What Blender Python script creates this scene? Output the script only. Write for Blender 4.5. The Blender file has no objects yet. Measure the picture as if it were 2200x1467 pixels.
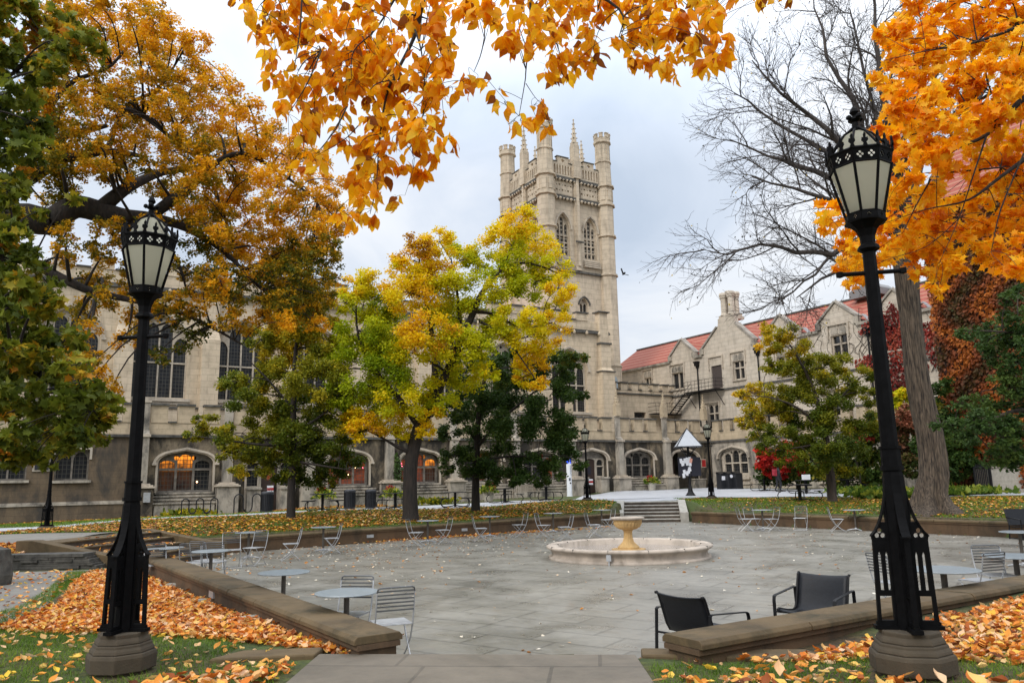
import bpy, math, random
import numpy as np
from mathutils import Vector, Matrix
from mathutils.geometry import tessellate_polygon
random.seed(11); rng = np.random.default_rng(11)
scene = bpy.context.scene
COL = scene.collection
PI = math.pi
# ---------------------------------------------------------------- camera model
FPX, HCAM, HZ, ROLL = 1650.0, 2.0, 1032.0, math.radians(1.17)
PITCH = math.atan((HZ - 733.5) / FPX)
Fv = Vector((0, math.cos(PITCH), math.sin(PITCH)))
R0 = Vector((1, 0, 0)); U0 = Vector((0, -math.sin(PITCH), math.cos(PITCH)))
cR, sR = math.cos(ROLL), math.sin(ROLL)
Rv = cR * R0 - sR * U0; Uv = sR * R0 + cR * U0
cam_d = bpy.data.cameras.new('camera'); cam = bpy.data.objects.new('camera', cam_d); COL.objects.link(cam)
M3 = Matrix((Rv, Uv, -Fv)).transposed()
cam.matrix_world = Matrix.Translation((0, 0, HCAM)) @ M3.to_4x4()
cam_d.sensor_width = 36.0; cam_d.lens = 36.0 * FPX / 2200.0
cam_d.clip_start = 0.05; cam_d.clip_end = 3000
scene.camera = cam
def ray(px, py):
    return Fv + Rv * ((px - 1100) / FPX) - Uv * ((py - 733.5) / FPX)
def at(px, py, Y):                       # point seen at (px,py) of the photograph, Y metres ahead
    d = ray(px, py); t = Y / d.y
    return Vector((d.x * t, Y, HCAM + d.z * t))
def gnd(px, py, z=0.0):
    d = ray(px, py); t = (z - HCAM) / d.z
    return (d.x * t, d.y * t)
TH = math.atan(0.6)
ux, uy = math.cos(TH), math.sin(TH)      # facade direction u; w points away from camera
wx, wy = -math.sin(TH), math.cos(TH)
def AB(x, y): return (x * ux + y * uy, x * wx + y * wy)
def XY(a, b): return (a * ux + b * wx, a * uy + b * wy)

# ---------------------------------------------------------------- objects
def tag(o, label=None, cat=None, group=None, kind=None):
    if label: o['label'] = label
    if cat: o['category'] = cat
    if group: o['group'] = group
    if kind: o['kind'] = kind
    return o
def empty(name, loc, rz=0.0, label=None, cat=None, group=None):
    o = bpy.data.objects.new(name, None); COL.objects.link(o)
    o.location = loc; o.rotation_euler = (0, 0, rz); o.empty_display_size = .2
    return tag(o, label, cat, group)
def kids(o): return [c for c in ALL if c.parent == o]
ALL = []
def copy_thing(o, loc, rz, label, group=None, scale=None):
    def rec(s, par):
        c = s.copy(); COL.objects.link(c); c.parent = par
        ch = [k for k in ALL if k.parent == s]
        ALL.append(c)
        for k in ch: rec(k, c)
        return c
    r = rec(o, None); r.location = loc; r.rotation_euler = (0, 0, rz)
    r['label'] = label
    if group: r['group'] = group
    if scale: r.scale = (scale,) * 3
    return r

class MB:
    def __init__(s): s.v = []; s.f = []
    def add(s, vs, fs):
        n = len(s.v); s.v += [tuple(p) for p in vs]; s.f += [tuple(i + n for i in f) for f in fs]
    def box(s, x0, x1, y0, y1, z0, z1, M=None):
        vs = [Vector((x, y, z)) for z in (z0, z1) for y in (y0, y1) for x in (x0, x1)]
        if M is not None: vs = [M @ p for p in vs]
        s.add(vs, [(0, 2, 3, 1), (4, 5, 7, 6), (0, 1, 5, 4), (2, 6, 7, 3), (0, 4, 6, 2), (1, 3, 7, 5)])
    def tube(s, pts, r, n=8, cap=True):
        pts = [Vector(p) for p in pts]; k = len(pts)
        if not isinstance(r, (list, tuple)): r = [r] * k
        vs = []; prev = None
        for i, p in enumerate(pts):
            t = (pts[min(i + 1, k - 1)] - pts[max(i - 1, 0)])
            if t.length < 1e-9: t = Vector((0, 0, 1))
            t.normalize()
            if prev is None:
                a = Vector((0, 0, 1)) if abs(t.z) < .9 else Vector((1, 0, 0))
                e1 = t.cross(a).normalized()
            else:
                e1 = (prev - t * prev.dot(t)); e1 = e1.normalized() if e1.length > 1e-6 else t.orthogonal().normalized()
            prev = e1; e2 = t.cross(e1)
            for j in range(n):
                a = 2 * PI * j / n
                vs.append(p + (e1 * math.cos(a) + e2 * math.sin(a)) * r[i])
        fs = [(i * n + j, i * n + (j + 1) % n, (i + 1) * n + (j + 1) % n, (i + 1) * n + j) for i in range(k - 1) for j in range(n)]
        if cap: fs += [tuple(range(n - 1, -1, -1)), tuple((k - 1) * n + j for j in range(n))]
        s.add(vs, fs)
    def lathe(s, prof, n=24, c=(0, 0), a0=0.0, cap=True, wob=None):
        vs = []; k = len(prof)
        for (r, z) in prof:
            for j in range(n):
                a = a0 + 2 * PI * j / n
                rr = r * (wob(a, z) if wob else 1)
                vs.append((c[0] + rr * math.cos(a), c[1] + rr * math.sin(a), z))
        fs = [(i * n + j, i * n + (j + 1) % n, (i + 1) * n + (j + 1) % n, (i + 1) * n + j) for i in range(k - 1) for j in range(n)]
        if cap: fs += [tuple(range(n - 1, -1, -1)), tuple((k - 1) * n + j for j in range(n))]
        s.add(vs, fs)
    def prism(s, poly, z0, z1):
        n = len(poly)
        vs = [(x, y, z0) for x, y in poly] + [(x, y, z1) for x, y in poly]
        s.add(vs, [tuple(range(n - 1, -1, -1)), tuple(range(n, 2 * n))] + [(i, (i + 1) % n, n + (i + 1) % n, n + i) for i in range(n)])
    def plate(s, loops, t0, t1, fn=None, back=True):
        # loops in (p,q): first the outline, then the holes; thickness from t0 to t1; fn(p,q,t)->xyz (default facade: x,y=t,z)
        fn = fn or (lambda p, q, t: (p, t, q))
        flat = [pt for lp in loops for pt in lp]
        tris = tessellate_polygon([[Vector((p, q, 0)) for p, q in lp] for lp in loops])
        n = len(flat)
        vs = [fn(p, q, t0) for p, q in flat] + [fn(p, q, t1) for p, q in flat]
        fs = [tuple(t) for t in tris]
        if back: fs += [tuple(i + n for i in reversed(t)) for t in tris]
        o = 0
        for lp in loops:
            m = len(lp)
            fs += [(o + i, o + (i + 1) % m, n + o + (i + 1) % m, n + o + i) for i in range(m)]
            o += m
        s.add(vs, fs)
    def build(s, name, mat, parent=None, bevel=0, smooth=False, off=None, fix=True):
        me = bpy.data.meshes.new(name)
        v = s.v
        if off is not None: v = [(p[0] - off[0], p[1] - off[1], p[2] - off[2]) for p in v]
        me.from_pydata(v, [], s.f); me.materials.append(mat)
        if fix:
            import bmesh
            bm = bmesh.new(); bm.from_mesh(me); bmesh.ops.recalc_face_normals(bm, faces=bm.faces); bm.to_mesh(me); bm.free()
        if smooth: me.polygons.foreach_set('use_smooth', [True] * len(me.polygons))
        o = bpy.data.objects.new(name, me); COL.objects.link(o); ALL.append(o)
        if parent is not None: o.parent = parent
        if bevel:
            b = o.modifiers.new('bevel', 'BEVEL'); b.width = bevel; b.segments = 2; b.limit_method = 'ANGLE'; b.angle_limit = math.radians(40)
        return o

# scattered little shapes (leaves, blades): numpy
def scatter(name, shape, faces, P, Rm, S, T, mat, parent=None, off=(0, 0, 0)):
    shape = np.asarray(shape, float); faces = np.asarray(faces, int); N = len(P); k = len(shape); m = faces.shape[1]
    S = np.asarray(S, float)
    if S.ndim == 1: S = np.repeat(S[:, None], 3, 1)
    loc = shape[None] * S[:, None, :]
    V = np.einsum('nij,nkj->nki', Rm, loc) + P[:, None, :] - np.asarray(off)[None, None]
    V = V.reshape(-1, 3)
    Fi = (faces[None] + (np.arange(N) * k)[:, None, None]).reshape(-1, m)
    me = bpy.data.meshes.new(name)
    me.vertices.add(len(V)); me.vertices.foreach_set('co', V.astype(np.float32).ravel())
    nf = len(Fi)
    me.loops.add(nf * m); me.loops.foreach_set('vertex_index', Fi.astype(np.int32).ravel())
    me.polygons.add(nf); me.polygons.foreach_set('loop_start', (np.arange(nf) * m).astype(np.int32))
    try: me.polygons.foreach_set('loop_total', np.full(nf, m, np.int32))
    except Exception: pass
    me.update(calc_edges=True)
    at_ = me.attributes.new('t', 'FLOAT', 'FACE')
    at_.data.foreach_set('value', np.repeat(np.asarray(T, np.float32), len(faces)))
    me.materials.append(mat)
    o = bpy.data.objects.new(name, me); COL.objects.link(o); ALL.append(o)
    if parent is not None: o.parent = parent
    return o
def norm(a): return a / np.maximum(np.linalg.norm(a, axis=1, keepdims=True), 1e-9)
def frames(D, Nn):            # length axis D, approximate normal Nn
    D = norm(D); X = norm(np.cross(D, Nn)); Z = np.cross(X, D)
    return np.stack([X, D, Z], axis=2)
def rand_dir(n): return norm(rng.normal(size=(n, 3)))
LEAF4 = ([(0, 0, 0), (-.33, .42, .07), (0, 1, 0), (.33, .42, .07)], [(0, 1, 2, 3)])
LEAF7 = ([(0, 0, 0), (0, .5, 0), (0, 1, -.12), (-.3, .28, .08), (-.24, .66, .05), (.3, .28, .08), (.24, .66, .05)],
         [(0, 1, 3), (3, 1, 4), (4, 1, 2), (0, 5, 1), (5, 6, 1), (6, 2, 1)])
def ovate(curl, fold, tipz):
    st = [(.12, .13), (.32, .27), (.55, .25), (.78, .13)]
    mid = [(0, 0, 0)] + [(0, y, -curl * math.sin(y * PI)) for y, w in st] + [(0, 1, tipz)]
    lf = [(-w, y + .03, fold * w * 2 - curl * .4 * math.sin(y * 7)) for y, w in st]; rt_ = [(w * .95, y, fold * w * 2 + curl * .5 * math.sin(y * 6 + 1)) for y, w in st]
    v = mid + lf + rt_; f = []
    for o, sg in ((6, 1), (10, -1)):
        q = [(0, 1, o)] + [(1 + i, 2 + i, o + i) for i in range(4)] + [(2 + i, o + i + 1, o + i) for i in range(3)]
        f += [t if sg > 0 else t[::-1] for t in q]
    return v, f
CURL7 = ovate(.07, .22, .10)
DROOP = ovate(-.05, .12, -.10)
_mp = [(0, 0), (.12, .12), (.42, .02), (.30, .28), (.58, .48), (.30, .52), (.26, .66), (.12, .66), (0, 1), (-.12, .66), (-.26, .66), (-.30, .52), (-.58, .48), (-.30, .28), (-.42, .02), (-.12, .12)]
MAPLE = ([(0, .38, -.06)] + [(x, y, .05 * abs(x) * 2) for x, y in _mp], [(0, i + 1, (i + 1) % 16 + 1) for i in range(16)])
OAK = ([(0, .5, -.04), (0, 0, 0), (.16, .2, .03), (.1, .3, 0), (.3, .48, .05), (.16, .56, 0), (.26, .78, .05), (0, 1, 0), (-.26, .78, .05), (-.16, .56, 0), (-.3, .48, .05), (-.1, .3, 0), (-.16, .2, .03)],
       [(0, i + 1, (i + 1) % 12 + 1) for i in range(12)])
def in_poly(x, y, poly):
    c = np.zeros(len(x), bool); n = len(poly)
    for i in range(n):
        x0, y0 = poly[i]; x1, y1 = poly[(i + 1) % n]
        if y0 == y1: continue
        c ^= ((y0 > y) != (y1 > y)) & (x < (x1 - x0) * (y - y0) / (y1 - y0) + x0)
    return c
def poly_pts(poly, n):
    xs = [p[0] for p in poly]; ys = [p[1] for p in poly]; out = np.zeros((0, 2))
    while len(out) < n:
        q = np.stack([rng.uniform(min(xs), max(xs), n * 2), rng.uniform(min(ys), max(ys), n * 2)], 1)
        out = np.concatenate([out, q[in_poly(q[:, 0], q[:, 1], poly)]])
    return out[:n]

# ---------------------------------------------------------------- materials
def newmat(name):
    m = bpy.data.materials.new(name); m.use_nodes = True
    nt = m.node_tree; b = nt.nodes['Principled BSDF']
    return m, nt, b
def nd(nt, typ, **kw):
    n = nt.nodes.new(typ)
    for k, v in kw.items():
        if k in n.inputs: 
            if isinstance(v, bpy.types.NodeSocket): nt.links.new(v, n.inputs[k])
            else: n.inputs[k].default_value = v
        else: setattr(n, k, v)
    return n
def L(nt, a, b): nt.links.new(a, b)
def c4(c): return (c[0], c[1], c[2], 1)
def mix(nt, fac, a, b, mode='MIX'):
    n = nt.nodes.new('ShaderNodeMix'); n.data_type = 'RGBA'; n.blend_type = mode
    for i, v in ((0, fac), (6, a), (7, b)):
        if isinstance(v, bpy.types.NodeSocket): nt.links.new(v, n.inputs[i])
        elif i == 0: n.inputs[0].default_value = v
        else: n.inputs[i].default_value = c4(v)
    return n.outputs[2]
def ramp(nt, fac, stops, interp='LINEAR'):
    n = nt.nodes.new('ShaderNodeValToRGB'); cr = n.color_ramp; cr.interpolation = interp
    while len(cr.elements) < len(stops): cr.elements.new(.5)
    for e, (p, c) in zip(cr.elements, stops):
        e.position = p; e.color = c4(c) if len(c) == 3 else c
    L(nt, fac, n.inputs[0]); return n.outputs[0]
def noise(nt, vec, scale, detail=4, rough=.55, dist=0):
    n = nd(nt, 'ShaderNodeTexNoise', Scale=scale, Detail=detail, Roughness=rough, Distortion=dist)
    if vec is not None: L(nt, vec, n.inputs['Vector'])
    return n.outputs[0]
def mapping(nt, vec, scale=(1, 1, 1), rot=(0, 0, 0), loc=(0, 0, 0)):
    n = nd(nt, 'ShaderNodeMapping'); L(nt, vec, n.inputs[0])
    n.inputs['Scale'].default_value = scale; n.inputs['Rotation'].default_value = rot; n.inputs['Location'].default_value = loc
    return n.outputs[0]
def bump(nt, b, h, strength=.3, dist=.02):
    n = nd(nt, 'ShaderNodeBump', Strength=strength, Distance=dist); L(nt, h, n.inputs['Height']); L(nt, n.outputs[0], b.inputs['Normal'])
def objco(nt): return nd(nt, 'ShaderNodeTexCoord').outputs['Object']
def wallco(nt):
    s = nd(nt, 'ShaderNodeSeparateXYZ'); L(nt, objco(nt), s.inputs[0])
    a = nd(nt, 'ShaderNodeMath', operation='ADD'); L(nt, s.outputs[0], a.inputs[0]); L(nt, s.outputs[1], a.inputs[1])
    c = nd(nt, 'ShaderNodeCombineXYZ'); L(nt, a.outputs[0], c.inputs[0]); L(nt, s.outputs[2], c.inputs[1])
    return c.outputs[0]
def plain(name, col, rough=.5, metal=0.0, var=0.0, sc=8, bmp=0.0, spec=None):
    m, nt, b = newmat(name)
    b.inputs['Base Color'].default_value = c4(col); b.inputs['Roughness'].default_value = rough; b.inputs['Metallic'].default_value = metal
    if spec is not None: b.inputs['Specular IOR Level'].default_value = spec
    if var or bmp:
        n = noise(nt, objco(nt), sc, 5, .6)
        if var: L(nt, ramp(nt, n, [(.3, tuple(c * (1 - var) for c in col)), (.7, tuple(min(1, c * (1 + var)) for c in col))]), b.inputs['Base Color'])
        if bmp: bump(nt, b, n, bmp, .01)
    return m
def stone(name, c1, c2, bw=.95, bh=.36, dirt=0.0, dark=(.035, .033, .03), mort=.55, stain=.25, mottle=.5, ms=.016):
    m, nt, b = newmat(name); b.inputs['Roughness'].default_value = .88
    wc = wallco(nt); oc = objco(nt)
    br = nd(nt, 'ShaderNodeTexBrick', Scale=1.0); br.offset = .5; br.squash = 1.0
    L(nt, wc, br.inputs['Vector'])
    br.inputs['Brick Width'].default_value = bw; br.inputs['Row Height'].default_value = bh
    br.inputs['Mortar Size'].default_value = ms; br.inputs['Mortar Smooth'].default_value = .3; br.inputs['Bias'].default_value = 0
    br.inputs['Color1'].default_value = c4(c1); br.inputs['Color2'].default_value = c4(c2)
    br.inputs['Mortar'].default_value = c4(tuple(c * mort for c in c1))
    col = mix(nt, mottle, br.outputs[0], ramp(nt, noise(nt, oc, 1.3, 6, .65), [(.3, tuple(c * .72 for c in c2)), (.5, c1), (.72, tuple(min(.9, c * 1.18) for c in c1))]))
    st = ramp(nt, noise(nt, mapping(nt, oc, (1.1, 1.1, .22)), 1.6, 6, .6), [(.5, (0, 0, 0)), (.72, (1, 1, 1))])
    sm = nd(nt, 'ShaderNodeMath', operation='MULTIPLY'); L(nt, st, sm.inputs[0]); sm.inputs[1].default_value = stain
    col = mix(nt, sm.outputs[0], col, tuple(c * .45 for c in c2))
    if dirt:
        d = ramp(nt, noise(nt, mapping(nt, oc, (1, 1, .45), loc=(3, 1, 2)), .9, 9, .7, .4), [(max(0, .62 - .3 * dirt), (0, 0, 0)), (.74 - .2 * dirt, (1, 1, 1))])
        dm = nd(nt, 'ShaderNodeMath', operation='MULTIPLY'); L(nt, d, dm.inputs[0]); dm.inputs[1].default_value = min(1, .75 + dirt * .2)
        col = mix(nt, dm.outputs[0], col, dark)
    L(nt, col, b.inputs['Base Color'])
    hb = nd(nt, 'ShaderNodeMath', operation='MULTIPLY_ADD'); L(nt, noise(nt, oc, 9, 6, .7), hb.inputs[0]); hb.inputs[1].default_value = .6
    L(nt, br.outputs[1], hb.inputs[2])
    inv = nd(nt, 'ShaderNodeMath', operation='SUBTRACT'); L(nt, noise(nt, oc, 7, 6, .7), inv.inputs[0]); L(nt, br.outputs[1], inv.inputs[1])
    bump(nt, b, inv.outputs[0], .35, .03)
    return m
def leafmat(name, stops, trans=.35, rough=.55, spec=.25):
    m, nt, b = newmat(name)
    a = nd(nt, 'ShaderNodeAttribute'); a.attribute_name = 't'
    col = ramp(nt, a.outputs['Fac'], stops)
    b.inputs['Roughness'].default_value = rough; b.inputs['Specular IOR Level'].default_value = spec
    L(nt, col, b.inputs['Base Color'])
    tr = nd(nt, 'ShaderNodeBsdfTranslucent'); L(nt, col, tr.inputs[0])
    mx = nd(nt, 'ShaderNodeMixShader'); mx.inputs[0].default_value = trans
    L(nt, b.outputs[0], mx.inputs[1]); L(nt, tr.outputs[0], mx.inputs[2])
    L(nt, mx.outputs[0], nt.nodes['Material Output'].inputs['Surface'])
    return m
def bark(name, c1, c2, sc=14, strength=.8, vs=.16, d=.04):
    m, nt, b = newmat(name); b.inputs['Roughness'].default_value = .9
    oc = objco(nt)
    n1 = noise(nt, mapping(nt, oc, (1, 1, vs)), sc, 6, .65, .3)
    L(nt, ramp(nt, n1, [(.35, c1), (.65, c2)]), b.inputs['Base Color']); bump(nt, b, n1, strength, d)
    return m
def emit(name, col, strength):
    m, nt, b = newmat(name); b.inputs['Base Color'].default_value = c4(col)
    b.inputs['Emission Color'].default_value = c4(col); b.inputs['Emission Strength'].default_value = strength
    return m
def leaded(name, glow=None, strength=0.0, cell=(.2, .24), lead=(.075, .07, .06), glass=(.007, .008, .010), rough=.3, top=False):
    m, nt, b = newmat(name)
    wc = wallco(nt)
    br = nd(nt, 'ShaderNodeTexBrick', Scale=1.0); br.offset = 0; L(nt, wc, br.inputs['Vector'])
    br.inputs['Brick Width'].default_value = cell[0]; br.inputs['Row Height'].default_value = cell[1]
    br.inputs['Mortar Size'].default_value = .016; br.inputs['Mortar Smooth'].default_value = .1
    g2 = tuple(c * 1.8 + .006 for c in glass)
    br.inputs['Color1'].default_value = c4(glass); br.inputs['Color2'].default_value = c4(g2); br.inputs['Mortar'].default_value = c4(lead)
    L(nt, br.outputs[0], b.inputs['Base Color'])
    b.inputs['Roughness'].default_value = rough; b.inputs['Specular IOR Level'].default_value = .28
    n = noise(nt, mapping(nt, objco(nt), (5, 5, 4)), 1.0, 2); bump(nt, b, n, .15, .05)
    if glow and top:
        s_ = nd(nt, 'ShaderNodeSeparateXYZ'); L(nt, objco(nt), s_.inputs[0]); zr = nd(nt, 'ShaderNodeMapRange'); L(nt, s_.outputs[2], zr.inputs[0]); zr.inputs[1].default_value = 2.9; zr.inputs[2].default_value = 3.5; zr.inputs[3].default_value = .035; zr.inputs[4].default_value = 1.0
    if glow:
        inv = nd(nt, 'ShaderNodeMath', operation='SUBTRACT'); inv.inputs[0].default_value = 1; L(nt, br.outputs[1], inv.inputs[1])
        v = ramp(nt, noise(nt, objco(nt), 1.7, 3, .6), [(.35, (.12, .12, .12)), (.65, (1, 1, 1))])
        mu = nd(nt, 'ShaderNodeMath', operation='MULTIPLY'); L(nt, inv.outputs[0], mu.inputs[0]); L(nt, v, mu.inputs[1])
        mu2 = nd(nt, 'ShaderNodeMath', operation='MULTIPLY'); L(nt, mu.outputs[0], mu2.inputs[0]); mu2.inputs[1].default_value = strength
        if top:
            m3 = nd(nt, 'ShaderNodeMath', operation='MULTIPLY'); L(nt, mu2.outputs[0], m3.inputs[0]); L(nt, zr.outputs[0], m3.inputs[1]); mu2 = m3
        b.inputs['Emission Color'].default_value = c4(glow); L(nt, mu2.outputs[0], b.inputs['Emission Strength'])
    return m
MT = {}
MT['stone'] = stone('limestone_ashlar', (.61, .50, .36), (.48, .385, .27), stain=.5, mottle=.5, bh=.42, ms=.024, mort=.5)
MT['stone_t'] = stone('limestone_tower', (.58, .485, .365), (.47, .39, .29), bw=1.1, bh=.5, stain=.6, mottle=.5, ms=.028, mort=.5)
MT['stone_arc'] = stone('limestone_arcade_upper', (.50, .40, .27), (.40, .32, .22), bw=.8, bh=.3, stain=.45, mottle=.6)
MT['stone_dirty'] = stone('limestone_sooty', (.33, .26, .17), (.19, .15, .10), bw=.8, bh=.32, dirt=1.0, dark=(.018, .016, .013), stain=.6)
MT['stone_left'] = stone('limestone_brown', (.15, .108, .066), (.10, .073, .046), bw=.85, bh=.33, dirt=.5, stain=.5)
MT['trim'] = stone('limestone_trim', (.50, .43, .34), (.40, .34, .27), bw=1.2, bh=3, stain=.5, mottle=.75, dirt=.2)
MT['trim_d'] = stone('limestone_trim_weathered', (.42, .37, .30), (.31, .28, .23), bw=1.2, bh=3, dirt=.5, stain=.5, mottle=.7)
MT['coping'] = plain('weathered_shaded_coping', (.085, .08, .07), .9, var=.6, sc=3)  # dark stone tops, darkened further to carry the undershadow that sets off the merlons
MT['wing'] = stone('limestone_wing', (.56, .49, .40), (.48, .41, .32), bw=.8, bh=.36, stain=.5, mottle=.5, ms=.022, mort=.5)
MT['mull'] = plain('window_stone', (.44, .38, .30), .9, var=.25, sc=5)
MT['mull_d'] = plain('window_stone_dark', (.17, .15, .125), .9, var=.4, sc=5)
MT['glass'] = leaded('leaded_glass')
MT['glass_o'] = leaded('leaded_glass_lit_orange', (1.0, .30, .025), 1.5, top=True)
MT['glass_r'] = leaded('leaded_glass_lit_dim', (1.0, .20, .05), .22)
MT['glass_p'] = plain('window_glass', (.015, .017, .02), .08, spec=.7)
MT['louvre'] = plain('louvre_dark', (.05, .045, .04), .9, var=.3)
MT['door'] = plain('door_brown_paint', (.035, .018, .013), .5, var=.3)
MT['door_g'] = plain('door_grey_paint', (.07, .055, .05), .5, var=.2)
MT['iron'] = plain('cast_iron_black', (.004, .004, .0045), .55, var=.4, sc=14, bmp=.2, spec=.07)
MT['blackmetal'] = plain('black_metal', (.008, .008, .009), .45, var=.2, spec=.25)
MT['bin'] = plain('bin_black_plastic', (.012, .013, .016), .5, var=.3)
MT['silver'] = plain('painted_silver_steel', (.42, .43, .44), .4, metal=.3, var=.15)
MT['slat'] = plain('slat_steel_backlit', (.13, .135, .14), .4, metal=.5, var=.15)  # silver slats seen against the light: their backlit darkness is put into the colour
MT['tabletop'] = plain('table_top_grey_blue', (.30, .34, .36), .34, metal=.2, var=.08, sc=20)
MT['colm'] = plain('table_column', (.10, .085, .07), .5, metal=.3, var=.2)
MT['mesh'] = plain('black_sling_mesh', (.008, .009, .012), .45, var=.3, sc=30, bmp=.1, spec=.3)
MT['lampglass'] = None
MT['wood'] = plain('bench_wood', (.26, .22, .17), .8, var=.3, sc=12)
MT['white'] = plain('white_paint', (.78, .80, .84), .4, var=.03)
MT['blue'] = emit('blue_light_lens', (.02, .08, .75), .8)
MT['paper'] = plain('paper', (.75, .76, .80), .8)
MT['paperlime'] = plain('lime_paper', (.35, .55, .03), .8)
MT['paperpink'] = plain('pink_paper', (.7, .35, .27), .8)
MT['redsign'] = plain('red_sign', (.40, .02, .02), .5)
MT['greytext'] = plain('dark_lettering', (.10, .11, .14), .7)
MT['board'] = plain('notice_board_dark', (.015, .015, .025), .5)
MT['concrete'] = plain('planter_concrete', (.42, .39, .33), .85, var=.2)
MT['shadeglass'] = plain('canopy_panel', (.42, .44, .47), .5, var=.08)
m, nt, b = newmat('frosted_lantern_glass')
b.inputs['Base Color'].default_value = (.55, .56, .50, 1); b.inputs['Roughness'].default_value = .35
tr = nd(nt, 'ShaderNodeBsdfTranslucent'); tr.inputs[0].default_value = (.78, .76, .64, 1)
mx = nd(nt, 'ShaderNodeMixShader'); mx.inputs[0].default_value = .8
L(nt, b.outputs[0], mx.inputs[1]); L(nt, tr.outputs[0], mx.inputs[2]); L(nt, mx.outputs[0], nt.nodes['Material Output'].inputs['Surface'])
MT['lampglass'] = m
# red clay roof tiles: horizontal courses
m, nt, b = newmat('red_roof_tiles'); b.inputs['Roughness'].default_value = .8
s = nd(nt, 'ShaderNodeSeparateXYZ'); L(nt, objco(nt), s.inputs[0])
mz = nd(nt, 'ShaderNodeMath', operation='MULTIPLY'); L(nt, s.outputs[2], mz.inputs[0]); mz.inputs[1].default_value = 2.3
fr = nd(nt, 'ShaderNodeMath', operation='FRACT'); L(nt, mz.outputs[0], fr.inputs[0])
base = ramp(nt, noise(nt, mapping(nt, objco(nt), (2.2, 2.2, 2.6)), 2.6, 8, .8), [(.3, (.20, .038, .024)), (.5, (.31, .068, .040)), (.7, (.36, .125, .085))])
L(nt, mix(nt, ramp(nt, fr.outputs[0], [(0, (.62, .62, .62)), (.22, (.62, .62, .62)), (.34, (0, 0, 0)), (.8, (0, 0, 0)), (.86, (.0, .0, .0))]), base, (.42, .22, .14)), b.inputs['Base Color'])
bump(nt, b, fr.outputs[0], .7, .06); MT['tiles'] = m
m, nt, b = newmat('ivy_brick'); b.inputs['Roughness'].default_value = .9
br = nd(nt, 'ShaderNodeTexBrick', Scale=1.0); L(nt, wallco(nt), br.inputs['Vector'])
br.inputs['Brick Width'].default_value = .4; br.inputs['Row Height'].default_value = .16; br.inputs['Mortar Size'].default_value = .012
br.inputs['Color1'].default_value = (.085, .035, .022, 1); br.inputs['Color2'].default_value = (.055, .028, .02, 1); br.inputs['Mortar'].default_value = (.05, .04, .035, 1)
L(nt, br.outputs[0], b.inputs['Base Color']); MT['ivybrick'] = m
# flagstone paving (world-aligned object coords)
def paving(name, c1, c2, c3, bw, bh, rot, mort, joint, rough0, rough1, wet=True, dist=.0):
    m, nt, b = newmat(name); oc = objco(nt)
    v = mapping(nt, oc, rot=(0, 0, rot))
    br = nd(nt, 'ShaderNodeTexBrick', Scale=1.0); br.offset = .37; br.squash = 1.6; br.squash_frequency = 3; L(nt, v, br.inputs['Vector'])
    br.inputs['Brick Width'].default_value = bw; br.inputs['Row Height'].default_value = bh
    br.inputs['Mortar Size'].default_value = mort; br.inputs['Mortar Smooth'].default_value = .2; br.inputs['Bias'].default_value = -.1
    br.inputs['Color1'].default_value = c4(c1); br.inputs['Color2'].default_value = c4(c2); br.inputs['Mortar'].default_value = c4(joint)
    n1 = noise(nt, oc, .55, 6, .65, .6); n2 = noise(nt, oc, 6, 7, .7)
    col = mix(nt, .52, br.outputs[0], ramp(nt, n1, [(.36, c3), (.52, c1), (.66, tuple(min(1, c * 1.35) for c in c1))]))
    col = mix(nt, .25, col, ramp(nt, n2, [(.3, tuple(c * .5 for c in c1)), (.7, tuple(min(1, c * 1.35) for c in c1))]))
    rs = ramp(nt, noise(nt, mapping(nt, oc, loc=(7, 3, 0)), .8, 4, .5, .8), [(.66, (0, 0, 0)), (.76, (.5, .5, .5))])
    col = mix(nt, rs, col, (.20, .115, .06))
    L(nt, col, b.inputs['Base Color'])
    L(nt, ramp(nt, noise(nt, oc, 1.1, 5, .6, .5), [(.35, (rough0,) * 3), (.7, (rough1,) * 3)]), b.inputs['Roughness'])
    inv = nd(nt, 'ShaderNodeMath', operation='SUBTRACT'); L(nt, n2, inv.inputs[0]); L(nt, br.outputs[1], inv.inputs[1])
    bump(nt, b, inv.outputs[0], .35, .012)
    return m
MT['paving'] = paving('plaza_flagstones', (.255, .238, .20), (.165, .157, .135), (.105, .098, .078), 1.05, .62, TH + .05, .024, (.018, .016, .013), .24, .56)
MT['pathstone'] = paving('path_flagstones', (.165, .138, .102), (.115, .098, .074), (.06, .05, .035), 1.15, .8, .10, .018, (.015, .013, .01), .5, .75)
MT['farpath'] = paving('pale_concrete_path', (.44, .45, .47), (.40, .41, .43), (.33, .33, .34), 1.5, 1.5, TH, .014, (.25, .25, .25), .4, .6)
MT['sidepath'] = paving('worn_concrete_path', (.20, .185, .16), (.17, .16, .14), (.10, .09, .075), 2.4, 2.0, .5, .014, (.08, .07, .06), .5, .7)
MT['wallstone'] = stone('retaining_wall_stone', (.115, .068, .034), (.075, .046, .024), bw=1.4, bh=1.0, dirt=.45, dark=(.03, .024, .015), stain=.5, mottle=.7)
MT['copestone'] = stone('retaining_wall_coping', (.125, .085, .040), (.082, .055, .026), bw=1.3, bh=2.0, dirt=.45, dark=(.030, .025, .009), stain=.4, mottle=.8)
MT['brownstone'] = stone('pedestal_sandstone', (.066, .050, .030), (.045, .034, .021), bw=3, bh=3, dirt=.3, dark=(.035, .028, .02), stain=.5, mottle=.8)
MT['stepstone'] = plain('step_stone', (.24, .22, .19), .75, var=.4, sc=3, bmp=.2)
MT['riser'] = plain('step_riser_stone', (.085, .065, .05), .85, var=.4, sc=3); MT['tread'] = plain('step_tread_stone', (.34, .32, .28), .75, var=.35, sc=3, bmp=.15)
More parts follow.
